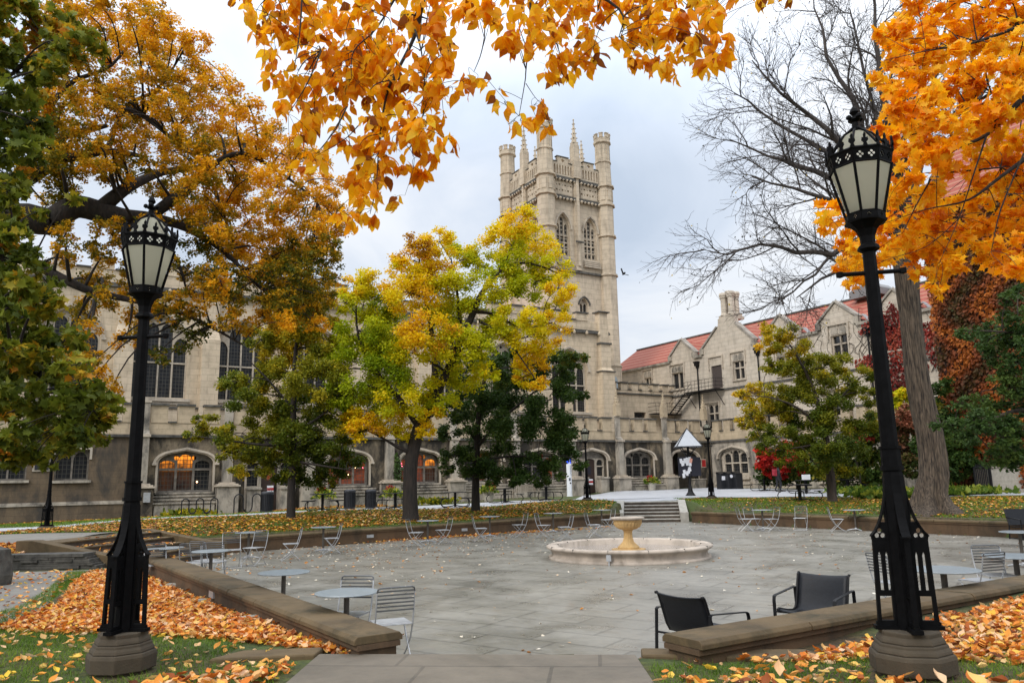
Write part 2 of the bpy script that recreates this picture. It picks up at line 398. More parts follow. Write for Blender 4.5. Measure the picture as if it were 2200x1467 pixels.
MT['cheek'] = plain('cheek_wall_stone', (.36, .34, .30), .8, var=.25, sc=3, bmp=.2)
MT['slate'] = plain('dry_stack_slate', (.075, .07, .06), .85, var=.6, sc=5, bmp=.5)
MT['fount'] = stone('fountain_stone', (.46, .39, .32), (.38, .32, .26), bw=1.3, bh=4, stain=.6, mottle=.9, dirt=.25, dark=(.16, .13, .10))
MT['fountbowl'] = stone('fountain_bowl_sandstone', (.55, .36, .15), (.46, .29, .12), bw=9, bh=9, stain=.5, mottle=.85)
# ground
m, nt, b = newmat('lawn_soil'); b.inputs['Roughness'].default_value = .95; oc = objco(nt)
n1 = noise(nt, oc, .5, 5, .6); n2 = noise(nt, oc, 9, 6, .75)
g = mix(nt, ramp(nt, n2, [(.35, (0, 0, 0)), (.65, (1, 1, 1))]), (.030, .050, .010), (.085, .115, .022))
br_ = mix(nt, ramp(nt, n2, [(.4, (0, 0, 0)), (.6, (1, 1, 1))]), (.035, .024, .013), (.10, .065, .025))
L(nt, mix(nt, ramp(nt, n1, [(.42, (0, 0, 0)), (.62, (1, 1, 1))]), g, br_), b.inputs['Base Color'])
bump(nt, b, n2, .8, .04); MT['lawn'] = m
MT['bark'] = bark('bark_brown', (.022, .016, .012), (.075, .055, .04))
MT['bark_d'] = bark('bark_dark', (.010, .008, .007), (.035, .026, .02))
MT['bark_e'] = bark('bark_ridged_grey', (.012, .008, .006), (.17, .125, .085), sc=20, strength=1.0, vs=.10, d=.12)
MT['lf_edge'] = leafmat('edge_oak_leaves', [(0, (.022, .050, .012)), (.5, (.060, .11, .022)), (.85, (.13, .18, .03)), (1, (.40, .30, .03))], .35)
MT['bark_t'] = bark('bark_bare_twigs', (.03, .025, .024), (.08, .065, .058))
MT['lf_orange'] = leafmat('orange_leaves', [(0, (.62, .17, .004)), (.2, (.86, .33, .004)), (.6, (.95, .48, .008)), (.97, (.96, .62, .03)), (1, (.30, .09, .01))], .6)
MT['lf_maple'] = leafmat('bright_orange_maple_leaves', [(0, (.72, .17, .003)), (.35, (.92, .36, .003)), (.7, (.97, .50, .008)), (1, (.97, .60, .03))], .55)
MT['lf_elm'] = leafmat('elm_autumn_leaves', [(0, (.045, .070, .006)), (.3, (.18, .16, .008)), (.5, (.52, .29, .008)), (.75, (.86, .42, .008)), (1, (.94, .56, .02))], .45)
MT['lf_green'] = leafmat('green_maple_leaves', [(0, (.040, .065, .008)), (.35, (.105, .135, .012)), (.6, (.21, .23, .018)), (.8, (.50, .34, .02)), (.92, (.65, .25, .015)), (1, (.30, .10, .012))], .4)
MT['lf_yg'] = leafmat('yellow_green_leaves', [(0, (.11, .19, .006)), (.25, (.28, .37, .008)), (.5, (.58, .58, .010)), (.8, (.90, .66, .008)), (.93, (.85, .48, .01)), (1, (.42, .20, .02))], .45)
MT['lf_dark'] = leafmat('dark_green_leaves', [(0, (.020, .044, .009)), (.5, (.052, .10, .017)), (.85, (.11, .16, .024)), (1, (.28, .22, .02))], .32)
MT['lf_oak'] = leafmat('oak_leaves', [(0, (.038, .070, .008)), (.35, (.11, .15, .012)), (.65, (.34, .31, .015)), (1, (.80, .50, .015))], .4)
MT['lf_red'] = leafmat('scarlet_leaves', [(0, (.22, .012, .010)), (.6, (.60, .03, .02)), (1, (.70, .12, .05))], .3)
MT['lf_ivy'] = leafmat('ivy_red_brown', [(0, (.045, .045, .008)), (.3, (.11, .040, .012)), (.65, (.27, .065, .016)), (1, (.55, .17, .02))], .25)
MT['lf_ivyred'] = leafmat('ivy_crimson', [(0, (.10, .014, .010)), (.6, (.28, .030, .020)), (1, (.36, .08, .04))], .25)
MT['litter'] = leafmat('fallen_leaves', [(0, (.10, .035, .012)), (.12, (.36, .09, .018)), (.3, (.72, .22, .03)), (.48, (.88, .38, .06)), (.62, (.85, .46, .16)), (.78, (.88, .62, .40)), (.9, (.92, .60, .05)), (1, (.60, .36, .18))], .28)
MT['litterfar'] = leafmat('fallen_leaves_lawn', [(0, (.05, .02, .008)), (.35, (.24, .08, .013)), (.65, (.58, .22, .022)), (.88, (.70, .38, .04)), (1, (.70, .52, .26))], .2)
MT['lf_hosta'] = leafmat('garden_plant_leaves', [(0, (.04, .09, .012)), (.5, (.13, .20, .02)), (1, (.50, .48, .06))], .35)
MT['litterpale'] = leafmat('fallen_leaves_pale', [(0, (.28, .12, .04)), (.25, (.70, .30, .06)), (.5, (.72, .62, .46)), (1, (.80, .76, .66))], .15)
MT['grass'] = leafmat('grass_blades', [(0, (.045, .090, .006)), (.5, (.11, .21, .014)), (1, (.26, .32, .03))], .3)
# ================================================================ TERRAIN
LOW = np.array([(-2,7.5,.34),(1,7,.34),(0,3,.36),(-4.1,7.4,.31),(-3.7,7.9,.32),(-3.6,7.1,.33),(3.0,6.2,.50),(2.9,5.7,.5),(3.4,6.0,.51),(-6.5,11,.2),(-8,14,.2),(-10,17.5,.2),(-7,16,.2),(-12,12,.25),(-20,10,.3),(-2.6,9,.27),(-4,12.2,.2),(-6,15,.2),(-2.2,8,.3),
    (2,7.6,.30),(2.6,7.9,.28),(5,8.7,.40),(8,10.6,.47),(12,13,.5),(6,6,.45),(10,6,.5),(15,12,.6),(25,15,.8),(0,0,.36),(-6,3,.3),(6,2,.42),(0,-10,.4),(-40,0,.4),(40,0,.8)])
HIGH = np.array([(18.3,24,.78),(20,22,.78),(15,29.5,.78),(10,36,.86),(8,38,.87),(5,37.8,.85),(0,34.6,.72),(-5,31.6,.72),(-8,29,.72),(-11,26.5,.72),(-9,24.5,.5),(-7,26.1,.5),(-5,27.8,.5),(-3,29.4,.5),(-1,31.1,.5),(1,32.8,.5),(3,34.4,.52),(9,34.2,.5),(10.2,32.2,.5),(11.5,30.2,.5),(12.8,28.2,.5),(14.1,26.2,.5),(15.7,23.7,.5),(17,21.6,.5),(18.3,19.5,.5),(-12,22,.76),(-14,22.5,.74),(-14,20.4,.72),(-11.5,20.2,.72),(-12,18.8,.46),(-10.5,18.8,.42),(-14,18.8,.48),(-16,18.8,.48),(-13.5,32.3,.74),(-20,29,.5),(-26,25,.4),(-8.3,36,.8),(3.1,42.3,.87),
    (10,46,.9),(17,43,.9),(24,38,.9),(30,46,1.0),(16,31,.84),(20,30,.85),(17,47,.92),(-30,40,.3),(-23.6,43.8,.3),(-16,48,.42),(-8.6,52.9,.5),(4.3,60.6,.75),(8.3,63,1.0),(17,68,1.05),(20,62,1.0),(24,55,1.0),(28,50,1.0),(30,38,.9),(28,25,.85),(-40,60,.4),(0,90,.9),(60,60,1.0),(-60,30,.4),(-18,45,.38),(-10,45,.68),(5,52,.85)])
NL0, NL1 = gnd(815, 1362, .54), gnd(322, 1190, .54)
NR0 = gnd(1462, 1368, .54); NR1 = XY(25.4, 6.05)
FL0, FL1 = (-9.9, 23.35), (4.55, 35.35)
FR0, FR1 = (8.0, 35.3), XY(25.5, 6.2)
PLZ = [(-2.2, 7.9), (NL0[0] - .0, NL0[1] - .1), NL1, (-9.2, 18.7), (-9.3, 23.2), FL0, FL1, (4.95, 36.9), (7.95, 36.4), FR0, FR1, (NR0[0], NR0[1] - .05), (1.6, 7.6)]
def idw(P, x, y):
    d2 = (x[:, None] - P[None, :, 0]) ** 2 + (y[:, None] - P[None, :, 1]) ** 2 + .6
    w = 1 / d2 ** 1.7
    return (w * P[None, :, 2]).sum(1) / w.sum(1)
def H(x, y):
    x = np.atleast_1d(np.asarray(x, float)); y = np.atleast_1d(np.asarray(y, float))
    a = x * ux + y * uy; b = x * wx + y * wy
    low = idw(LOW, x, y); high = idw(HIGH, x, y)
    lm = (b < 6.1 + .012 * a) | (y < 9.5) | ((a < 2.9) & (y < 18.45)) | (y < 7.9 - .1 * x)
    z = np.where(lm, low, high)
    ins = in_poly(x, y, PLZ) & (y > 7.95 - .1 * x)
    st1 = (x < -8.2) & (x > -9.2) & (y > 18.9) & (y < 23.2)
    st2 = ((x - 6.3) ** 2 + (y - 36.6) ** 2 < 1.3 ** 2) & (y < 37.6)
    s3 = (x > -11.7) & (x < -8.6) & (y > 18.6) & (y < 23.1)
    z = np.where(ins | st1 | st2 | s3, -.12, z)
    s4 = (np.abs(x - 6.6) < 1.45) & (y > 35.2) & (y < 39.2)
    z = np.where(s4, -.12, z)
    return z
def h1(x, y): return float(H(x, y)[0])
def axis(lo, hi, step, far):
    core = np.arange(lo, hi + 1e-6, step)
    l = [lo - d for d in (2, 6, 14, 30, 60, 120, 300, 700)][::-1]; r = [hi + d for d in (2, 6, 14, 30, 60, 120, 300, 700)]
    return np.concatenate([l, core, r])
gx = axis(-34, 40, .22, 1); gy = axis(-4, 72, .22, 1)
X, Y = np.meshgrid(gx, gy); zz = np.concatenate([H(X[i], Y[i]) for i in range(len(gy))])
nx, ny = len(gx), len(gy)
me = bpy.data.meshes.new('lawn')
V = np.stack([X.ravel(), Y.ravel(), zz], 1)
ii, jj = np.meshgrid(np.arange(nx - 1), np.arange(ny - 1)); k0 = (jj * nx + ii).ravel()
Fq = np.stack([k0, k0 + 1, k0 + nx + 1, k0 + nx], 1)
me.vertices.add(len(V)); me.vertices.foreach_set('co', V.astype(np.float32).ravel())
me.loops.add(len(Fq) * 4); me.loops.foreach_set('vertex_index', Fq.astype(np.int32).ravel())
me.polygons.add(len(Fq)); me.polygons.foreach_set('loop_start', (np.arange(len(Fq)) * 4).astype(np.int32))
me.update(calc_edges=True); me.materials.append(MT['lawn'])
lawn = bpy.data.objects.new('lawn', me); COL.objects.link(lawn); tag(lawn, kind='structure')

# paved plaza floor
fl = MB()
pl = PLZ
fl.prism(pl, -.05, 0)
tag(fl.build('plaza_paving', MT['paving']), kind='structure')
# near path, edge step and kerbs
def ribbon(name, near, far, n, m_, mat, lift=.014, kind='structure'):
    def res(P, k):
        P = np.array(P, float); d = np.r_[0, np.cumsum(np.linalg.norm(np.diff(P, axis=0), axis=1))]
        s = np.linspace(0, d[-1], k); return np.stack([np.interp(s, d, P[:, 0]), np.interp(s, d, P[:, 1])], 1)
    A, B = res(near, n), res(far, n); mb = MB(); vs = []
    for j in range(m_ + 1):
        t = j / m_
        for i in range(n):
            p = A[i] * (1 - t) + B[i] * t; vs.append((p[0], p[1], h1(*p) + lift))
    mb.add(vs, [(j * n + i, j * n + i + 1, (j + 1) * n + i + 1, (j + 1) * n + i) for j in range(m_) for i in range(n - 1)])
    return tag(mb.build(name, mat, fix=False), kind=kind)
pth = MB(); pth.prism([(-2.05, -6), (1.05, -6), (1.1, 7.62), (-1.95, 7.93)], .1, .375)
tag(pth.build('foreground_path', MT['pathstone'], bevel=.012), kind='structure')
ed = MB(); ed.prism([(-2.1, 7.95), (1.35, 7.64), (1.38, 8.02), (-2.05, 8.35)], -.05, .19)
tag(ed.build('edge_step', MT['stepstone'], bevel=.015), kind='structure')
for nm, a, b_, c, d, lab in (('stone_kerb', (-3.0, 7.86), (-2.0, 7.97), (-1.98, 8.3), (-2.8, 8.22), 'flat mossy stone kerb slab between the left lawn and the plaza entrance'),
                            ('stone_kerb', (1.17, 7.66), (1.9, 7.52), (1.96, 7.84), (1.2, 7.95), 'short pale kerb slab right of the path edge, cracked at its right end'),
                            ('stone_kerb', (1.92, 7.52), (2.85, 7.36), (2.75, 7.75), (1.98, 7.84), 'longer kerb slab running under the near right retaining wall to the leaves')):
    k = MB(); k.prism([a, b_, c, d], -.05, .365); tag(k.build(nm, MT['copestone'], bevel=.02), lab, 'kerb', 'kerb slabs at the plaza entrance')
# side path on the left (low), landing, far pale path, paved terrace
ribbon('side_path', [(-5.2, 5), (-6.6, 9.8), (-7.4, 12.6), (-8.9, 15.5), (-9.6, 17.9)], [(-12, 5), (-12, 9.8), (-12, 12.6), (-12.5, 15.5), (-12.7, 17.6)], 40, 12, MT['sidepath'])
ribbon('landing_path', [(-11.75, 20.1), (-11.7, 21), (-11.75, 23.3)], [(-24, 20.2), (-24, 21.4), (-24, 23.6)], 14, 30, MT['sidepath'])
nearE = [gnd(-80, 1146, .48), gnd(0, 1141, .52), gnd(160, 1130, .62), gnd(400, 1110, .76), gnd(720, 1097, .82), gnd(1000, 1085, .84), gnd(1230, 1075, .87)]
farE = [(p[0] - 1.5, p[1] + 2.3) for p in nearE]
farE[3:] = [(p[0] + wx * 6.2, p[1] + wy * 6.2) for p in nearE[3:]]
ribbon('far_path', nearE, farE, 90, 8, MT['farpath'])
# terrace: between steps top and arcade on the right
TA = [(5.2, 38.9), (8.1, 38.6)]
ribbon('steps_path', [(5.2, 39.0), (5.0, 41.5), (3.6, 43.2)], [(8.0, 39.0), (8.6, 41.5), (10.5, 43.6)], 14, 10, MT['farpath'], lift=.018)
ribbon('terrace_path', [(3.1, 43.0), (6, 43.9), (10.5, 43.4), (14.5, 40.9), (19, 37.6), (25, 34.0), (33, 30)], [(5.5, 60.0), (8.6, 62.0), (17.2, 67.0), (18.3, 61), (21, 54), (29.5, 46), (37, 38)], 80, 50, MT['farpath'], lift=.022)

# ================================================================ RETAINING WALLS
def ret_wall(label, p0, p1, zt, zb, wall_w, cope_w, inner_sign, n=1, lights=()):
    p0 = Vector((p0[0], p0[1], 0)); p1 = Vector((p1[0], p1[1], 0)); d = p1 - p0; Lg = d.length; rz = math.atan2(d.y, d.x)
    o = empty('retaining_wall', (p0.x, p0.y, 0), rz, label, 'low wall', 'retaining walls round the sunken plaza')
    w = MB(); w.box(0.03, Lg - .03, -wall_w / 2, wall_w / 2, -.1, zt - .075); 
    w.box(0.0, Lg, -wall_w / 2 - .03, wall_w / 2 + .03, zt - .13, zt - .08)
    w.build('wall_face', MT['wallstone'], o)
    c = MB(); x = 0.0; k = 0
    while x < Lg - .01:
        l = min(1.55 + .25 * math.sin(k * 2.3), Lg - x)
        if Lg - x - l < .3: l = Lg - x
        dz = .004 * math.sin(k * 5.1)
        # coping stone with a chamfered top edge
        hw = cope_w / 2; z0, z1 = zt - .078, zt + dz
        pr = [(-hw, z0), (-hw, z1 - .035), (-hw + .035, z1), (hw - .035, z1), (hw, z1 - .035), (hw, z0)]
        c.add([(x + .008, y, z) for y, z in pr] + [(x + l - .008, y, z) for y, z in pr], [(0, 1, 2, 3, 4, 5), (11, 10, 9, 8, 7, 6)] + [(i, (i + 1) % 6, 6 + (i + 1) % 6, 6 + i) for i in range(6)])
        x += l; k += 1
    c.build('coping', MT['copestone'], o, bevel=.006)
    for (s, side, zc) in lights:
        lb = MB(); yy = side * (wall_w / 2 + .008); lb.box(s - .13, s + .13, yy - .02, yy + .02, zc - .05, zc + .05); lb.build('step_light', MT['silver'], o)
    return o
ret_wall('long brown retaining wall running from the plaza entrance to the left steps', NL0, NL1, .54, 0, .40, .52, 1, lights=((5.6, 1, .36),))
ret_wall('near right retaining wall behind the two black lounge chairs, leaves heaped against it', NR0, NR1, .54, 0, .40, .52, 1)
FL0, FL1 = (-9.9, 23.35), (4.55, 35.35)
ret_wall('far left retaining wall below the leaf-strewn lawn and yellow tree', FL0, FL1, .47, 0, .34, .44, 1, lights=((6.2, -1, .22), (10.2, -1, .22)))
FR0, FR1 = (8.0, 35.3), XY(25.5, 6.2)
ret_wall('far right retaining wall below the lawn of the big bare tree', FR0, FR1, .47, 0, .34, .44, 1, lights=((9.5, -1, .22), (14.6, -1, .22)))

# ================================================================ STEPS
def steps(label, c, dirv, width, n, rise, tread, cheek):
    d = Vector((dirv[0], dirv[1], 0)).normalized(); rz = math.atan2(d.y, d.x)
    o = empty('stone_steps', (c[0], c[1], 0), rz, label, 'steps')
    for k in range(n):
        x0 = k * tread; s = MB()
        s.box(x0, n * tread + .5 - k * .002, -width / 2, width / 2, k * rise - .1 if k == 0 else k * rise + .002, (k + 1) * rise - .045)
        s.build('step_riser', MT['riser'], o); s = MB()
        s.box(x0 - .035, n * tread + .5 - k * .002, -width / 2, width / 2, (k + 1) * rise - .043, (k + 1) * rise)
        s.build('step_tread', MT['tread'] if c[1] > 30 else MT['copestone'], o, bevel=.01)
    for sg in (-1, 1):
        cm = MB(); y0, y1 = sorted((sg * (width / 2 + .002), sg * (width / 2 + cheek)))
        zt = n * rise + .06; pr = [(-.35, -.1), (-.35, .45 if n * rise > .5 else .3), (.1, .46), (n * tread + .1, zt), (n * tread + .55, zt), (n * tread + .55, -.1)]
        cm.add([(x, y0, z) for x, z in pr] + [(x, y1, z) for x, z in pr], [(0, 1, 2, 3, 4, 5), (11, 10, 9, 8, 7, 6)] + [(i, (i + 1) % 6, 6 + (i + 1) % 6, 6 + i) for i in range(6)])
        cm.build('cheek_wall', MT['cheek'] if sg and c[1] > 30 else MT['copestone'], o, bevel=.015)
    return o
steps('broad flight of stone steps behind the fountain, rising to the pale terrace', (6.25, 36.1), (.16, .98), 2.55, 6, .145, .34, .36)
steps('dark stone steps with sloping flank walls at the left corner, behind the left lamp', (-9.15, 20.85), (-.985, .17), 3.9, 5, .15, .40, .34)
# dry-stacked slate wall and boulder pier
o = empty('dry_stone_wall', (-16.5, 18.42, 0), 0, 'dark dry-stacked slate wall left of the corner steps', 'stone wall')
w = MB(); z = .05
while z < .52:
    t = random.uniform(.035, .075); x = random.uniform(-.3, 0)
    xe = 6.9 - max(0, z - .2) * 1.2
    while x < xe:
        l = random.uniform(.25, .8); w.box(x, min(x + l, xe), -.22 + random.uniform(-.04, .02), .3, z, z + t - .006); x += l + .006
    z += t
w.build('stones', MT['slate'], o)
o = empty('stone_pier', (gnd(-12, 1255, .2)[0], 15.4, .2), 0, 'rounded rough grey stone pier at the left edge beside the slate wall', 'stone pier')
w = MB(); w.lathe([(.40, -.1), (.42, .2), (.40, .5), (.34, .68), (.15, .74)], 18, wob=lambda a, z: 1 + .06 * math.sin(3 * a + z * 9) + .04 * math.sin(7 * a))
w.build('stones', MT['slate'], o)
for i, (px, py, lab) in enumerate(((365, 1256, 'flat metal ground light nearest the left lamp, among leaves'), (436, 1290, 'flat metal ground light halfway along the left wall'), (548, 1336, 'flat metal ground light closest to the wall end and grass'))):
    x, y = gnd(px, py, .25); g = MB(); g.box(-.17, .17, -.1, .1, -.02, .035); g.box(-.13, .13, -.07, .07, .036, .045)
    ob = g.build('ground_light', MT['concrete'], bevel=.008); ob.location = (x, y, h1(x, y) + .03); ob.rotation_euler = (0, 0, .5); tag(ob, lab, 'ground light', 'ground lights in the left lawn')

# ================================================================ FOUNTAIN
fx, fy = gnd(1350, 1182, .2)
fx, fy = 2.92, 20.6
o = empty('fountain', (fx, fy, 0), .3, 'round pale stone fountain basin with an ochre fluted bowl on a pedestal', 'fountain')
RB = 2.10
b = MB()
b.lathe([(RB - .02, 0), (RB - .02, .05), (RB - .08, .07), (RB - .11, .10), (RB - .10, .17), (RB - .05, .225), (RB + .0, .245), (RB + .035, .27), (RB + .03, .31), (RB - .02, .33), (RB - .10, .335), (RB - .24, .325), (RB - .28, .30), (RB - .29, .12), (.05, .12)], 96, cap=False)
b.build('basin', MT['fount'], o, smooth=True)
for k in range(14):
    b = MB(); A_ = 2 * PI * k / 14; b.box(RB - .28, RB + .0365, -.003, .003, .26, .3345, Matrix.Rotation(A_, 4, 'Z')); b.build('basin_joint', MT['coping'], o)
b = MB(); b.lathe([(RB - .285, .17), (.02, .172)], 48, cap=False); b.build('water', plain('shallow_water', (.30, .27, .25), .08, spec=.5), o)
p = MB(); p.lathe([(.44, .12), (.44, .20), (.28, .202), (.28, .25), (.25, .28), (.185, .33), (.14, .38), (.11, .48), (.105, .60), (.12, .66), (.15, .68)], 40, wob=lambda a, z: 1 + (.05 * math.cos(12 * a) if .3 < z < .62 else 0))
p.build('pedestal', MT['fountbowl'], o, smooth=False)
p = MB(); p.lathe([(.13, .682), (.22, .70), (.31, .76), (.355, .84), (.365, .91), (.385, .935)], 96, wob=lambda a, z: 1 + (.04 * math.cos(24 * a) if .69 < z < .88 else 0))
p.build('bowl', MT['fountbowl'], o)
p = MB(); p.lathe([(.38, .937), (.43, .95), (.445, .975), (.435, 1.0), (.37, 1.005), (.30, .97), (.03, .95)], 56); p.build('bowl_rim', MT['fount'], o, smooth=True)
p = MB(); a = math.radians(-128); cx_, cy_ = math.cos(a) * (RB + .0), math.sin(a) * (RB + .0)
p.box(-.055, .055, -.06, .02, .10, .24, Matrix.Translation((cx_, cy_, 0)) @ Matrix.Rotation(a + PI / 2, 4, 'Z')); p.box(-.015, .015, -.035, -.005, 0, .10, Matrix.Translation((cx_, cy_, 0)) @ Matrix.Rotation(a + PI / 2, 4, 'Z'))
p.build('junction_box', MT['silver'], o)

# ================================================================ LAMP POSTS
def circ(cx, cy, r, n=14, a0=0): return [(cx + r * math.cos(a0 + 2 * PI * i / n), cy + r * math.sin(a0 + 2 * PI * i / n)) for i in range(n)]
def make_lamp(label, loc, rz, group, ped_h):
    o = empty('street_lamp', loc, rz, label, 'lamp post', group)
    z0 = ped_h
    s = MB(); o8 = PI / 8
    if ped_h > .2:
        k_ = ped_h / .40
        s.lathe([(.27, -.18), (.27, .01)], 8, a0=o8); s.lathe([(.305, .012), (.31, .16 * k_), (.298, .20 * k_)], 8, a0=o8)
        s.lathe([(.288, .202 * k_), (.278, .235 * k_), (.262, .26 * k_), (.258, .29 * k_)], 8, a0=o8); s.lathe([(.25, .292 * k_), (.24, .325 * k_), (.222, .355 * k_), (.222, ped_h)], 8, a0=o8)
    else: s.lathe([(.32, -.1), (.32, .11), (.27, .15), (.27, ped_h)], 8, a0=o8)
    s.build('pedestal', MT['brownstone'], o, bevel=.01)
    c = MB()
    c.lathe([(.088, z0), (.084, z0 + 1.0), (.075, z0 + 1.16), (.070, z0 + 1.2)], 8, a0=o8)
    c.lathe([(.088, z0 + 1.2), (.088, z0 + 1.235)], 8, a0=o8); c.lathe([(.076, z0 + 1.235), (.074, z0 + 1.37)], 8, a0=o8); c.lathe([(.084, z0 + 1.37), (.084, z0 + 1.39)], 8, a0=o8)
    c.lathe([(.066, z0 + 1.39), (.052, z0 + 3.0)], 8, a0=o8)
    c.lathe([(.062, z0 + 3.0), (.09, z0 + 3.02), (.085, z0 + 3.045), (.06, z0 + 3.07)], 8, a0=o8)
    c.lathe([(.058, z0 + 3.07), (.062, z0 + 3.13), (.085, z0 + 3.19), (.13, z0 + 3.235), (.155, z0 + 3.25)], 8, a0=o8)
    c.build('column', MT['iron'], o)
    c = MB(); c.tube([(-.245, 0, z0 + 2.82), (.245, 0, z0 + 2.82)], .019, 8); c.lathe([(.0, z0 + 2.79), (.03, z0 + 2.80), (.03, z0 + 2.84), (0, z0 + 2.85)], 8, c=(-.245, 0)); c.lathe([(.0, z0 + 2.79), (.03, z0 + 2.80), (.03, z0 + 2.84), (0, z0 + 2.85)], 8, c=(.245, 0))
    c.build('ladder_bar', MT['iron'], o)
    # four pierced fins
    for k in range(4):
        A = k * PI / 2 + PI / 4 * 0
        ca, sa = math.cos(A), math.sin(A)
        out = [(.06, .02), (.228, .02), (.228, .055), (.216, .055), (.200, .66), (.205, .69)]
        for i in range(9):                       # concave sweep up to the column
            t = i / 8; out.append((.205 - .137 * (1 - (1 - t) ** 1.9), .70 + .46 * t ** 1.25))
        out += [(.06, 1.16)]
        holes = [[(.098, .065), (.190, .065), (.187, .245), (.098, .245)],
                 [(.096, .285), (.120, .285), (.120, .55), (.108, .585), (.096, .55)],
                 [(.146, .285), (.175, .285), (.172, .55), (.159, .585), (.146, .55)],
                 circ(.141, .735, .020, 10), circ(.120, .700, .020, 10), circ(.162, .700, .020, 10),
                 [(.090, .80), (.140, .80), (.098, .885)]]
        f = MB()
        fn = lambda p, q, t, ca=ca, sa=sa: (p * ca - t * sa, p * sa + t * ca, z0 + q)
        f.plate([out] + holes, -.02, .02, fn)
        # thicker rim along the sweep
        rim = [Vector(fn(p + .004, q, 0)) for p, q in out[5:15]]
        for i in range(len(rim) - 1):
            a_, b_ = rim[i], rim[i + 1]
            n1 = Vector((-sa, ca, 0)) * .032; up = Vector((ca, sa, 0)) * .012
            f.add([a_ - n1, a_ + n1, b_ + n1, b_ - n1, a_ - n1 - up, a_ + n1 - up, b_ + n1 - up, b_ - n1 - up], [(0, 1, 2, 3), (7, 6, 5, 4), (0, 4, 5, 1), (2, 6, 7, 3), (1, 5, 6, 2), (0, 3, 7, 4)])
        f.box(.04, .245, -.04, .04, .0, .03, Matrix.Translation((0, 0, z0)) @ Matrix.Rotation(A, 4, 'Z'))
        f.box(.205, .225, -.012, .012, .03, .055, Matrix.Translation((0, 0, z0)) @ Matrix.Rotation(A, 4, 'Z'))
        f.build('pierced_fin', MT['iron'], o)
    # lantern, eight sided
    zb, zt = z0 + 3.25, z0 + 3.82
    rb, rt = .148, .248
    g = MB(); g.lathe([(rb - .012, zb + .075), (rt - .014, zt - .10)], 8, a0=o8, cap=False); g.build('glass', MT['lampglass'], o)
    g = MB(); g.lathe([(.05, zb + .07), (.055, zb + .22), (.04, zb + .26)], 10); g.build('lamp_bulb', MT['concrete'], o)
    fr = MB()
    for k in range(8):
        A = o8 + k * PI / 4
        fr.tube([(rb * math.cos(A), rb * math.sin(A), zb + .06), (rt * math.cos(A), rt * math.sin(A), zt - .09)], .0125, 5)
        fr.tube([(rt * math.cos(A), rt * math.sin(A), zt + .05), (.12 * math.cos(A), .12 * math.sin(A), zt + .21), (.04 * math.cos(A), .04 * math.sin(A), zt + .27)], .011, 5)
    fr.lathe([(rb + .02, zb - .002), (rb + .022, zb + .014), (rb, zb + .018)], 8, a0=o8); fr.lathe([(rb + .006, zb + .062), (rb + .014, zb + .07), (rb + .004, zb + .08)], 8, a0=o8, cap=False)
    fr.lathe([(rt - .008, zt - .105), (rt + .006, zt - .10), (rt - .004, zt - .085)], 8, a0=o8, cap=False)
    fr.lathe([(rt + .02, zt), (rt + .028, zt + .015), (rt + .012, zt + .03)], 8, a0=o8, cap=False)
    fr.lathe([(.05, zt + .245), (.055, zt + .275), (.03, zt + .30), (.028, zt + .33)], 8)
    fr.build('lantern_frame', MT['iron'], o)
    for (nm, r0_, r1_, za, zc, q) in (('pierced_band', rb + .005, rb + .005, zb + .012, zb + .066, .015), ('pierced_band', rt - .008, rt + .012, zt - .09, zt + .004, .024)):
        bd = MB()
        for k in range(8):
            A0 = o8 + k * PI / 4; A1 = A0 + PI / 4
            P0 = Vector((math.cos(A0), math.sin(A0), 0)); P1 = Vector((math.cos(A1), math.sin(A1), 0)); nn = (P0 + P1).normalized()
            def fn(p, q_, t, P0=P0, P1=P1, nn=nn):
                r = r0_ + (r1_ - r0_) * q_; v_ = (P0 * (1 - p) + P1 * p) * r + nn * t; return (v_.x, v_.y, za + (zc - za) * q_)
            W = 2 * r1_ * math.sin(PI / 8); hh = zc - za
            def el(cx, cy, r): return [(cx + r / W * math.cos(i * PI / 4), cy + r / hh * math.sin(i * PI / 4)) for i in range(8)]
            holes = []
            cs = (.5,) if hh < .06 else (.27, .73)
            r = hh * .13
            for c_ in cs:
                d = hh * .19
                holes += [el(c_ - d / W, .5, r), el(c_ + d / W, .5, r), el(c_, .5 - d / hh, r), el(c_, .5 + d / hh, r)]
            bd.plate([[(0, 0), (1, 0), (1, 1), (0, 1)]] + holes, -.006, .006, fn)
        bd.build(nm, MT['iron'], o)
    cr = MB()                                     # crown of little cusps
    for k in range(8):
        A0 = o8 + k * PI / 4; A1 = A0 + PI / 4
        P0 = Vector((math.cos(A0), math.sin(A0), 0)); P1 = Vector((math.cos(A1), math.sin(A1), 0)); nn = (P0 + P1).normalized()
        def fn(p, q_, t, P0=P0, P1=P1, nn=nn):
            v_ = (P0 * (1 - p) + P1 * p) * (rt + .015) + nn * t; return (v_.x, v_.y, zt + .02 + q_)
        for c_ in (.0, .5):
            cr.plate([[(c_ - .10, 0), (c_ + .10, 0), (c_ + .05, .03), (c_ + .13, .05), (c_ + .11, .075), (c_ + .04, .07), (c_ + .05, .10), (c_, .125), (c_ - .05, .10), (c_ - .04, .07), (c_ - .11, .075), (c_ - .13, .05), (c_ - .05, .03)]], -.008, .008, fn)
    cr.build('crown_cresting', MT['iron'], o)
    rf = MB(); rf.lathe([(rt - .02, zt + .02), (.115, zt + .205), (.045, zt + .25)], 8, a0=o8, cap=False); rf.build('roof_glass', MT['lampglass'], o)
    fi = MB(); fi.lathe([(.02, zt + .30), (.022, zt + .34), (.05, zt + .36), (.03, zt + .385), (.018, zt + .40), (.04, zt + .43), (.028, zt + .46), (0.005, zt + .49)], 8)
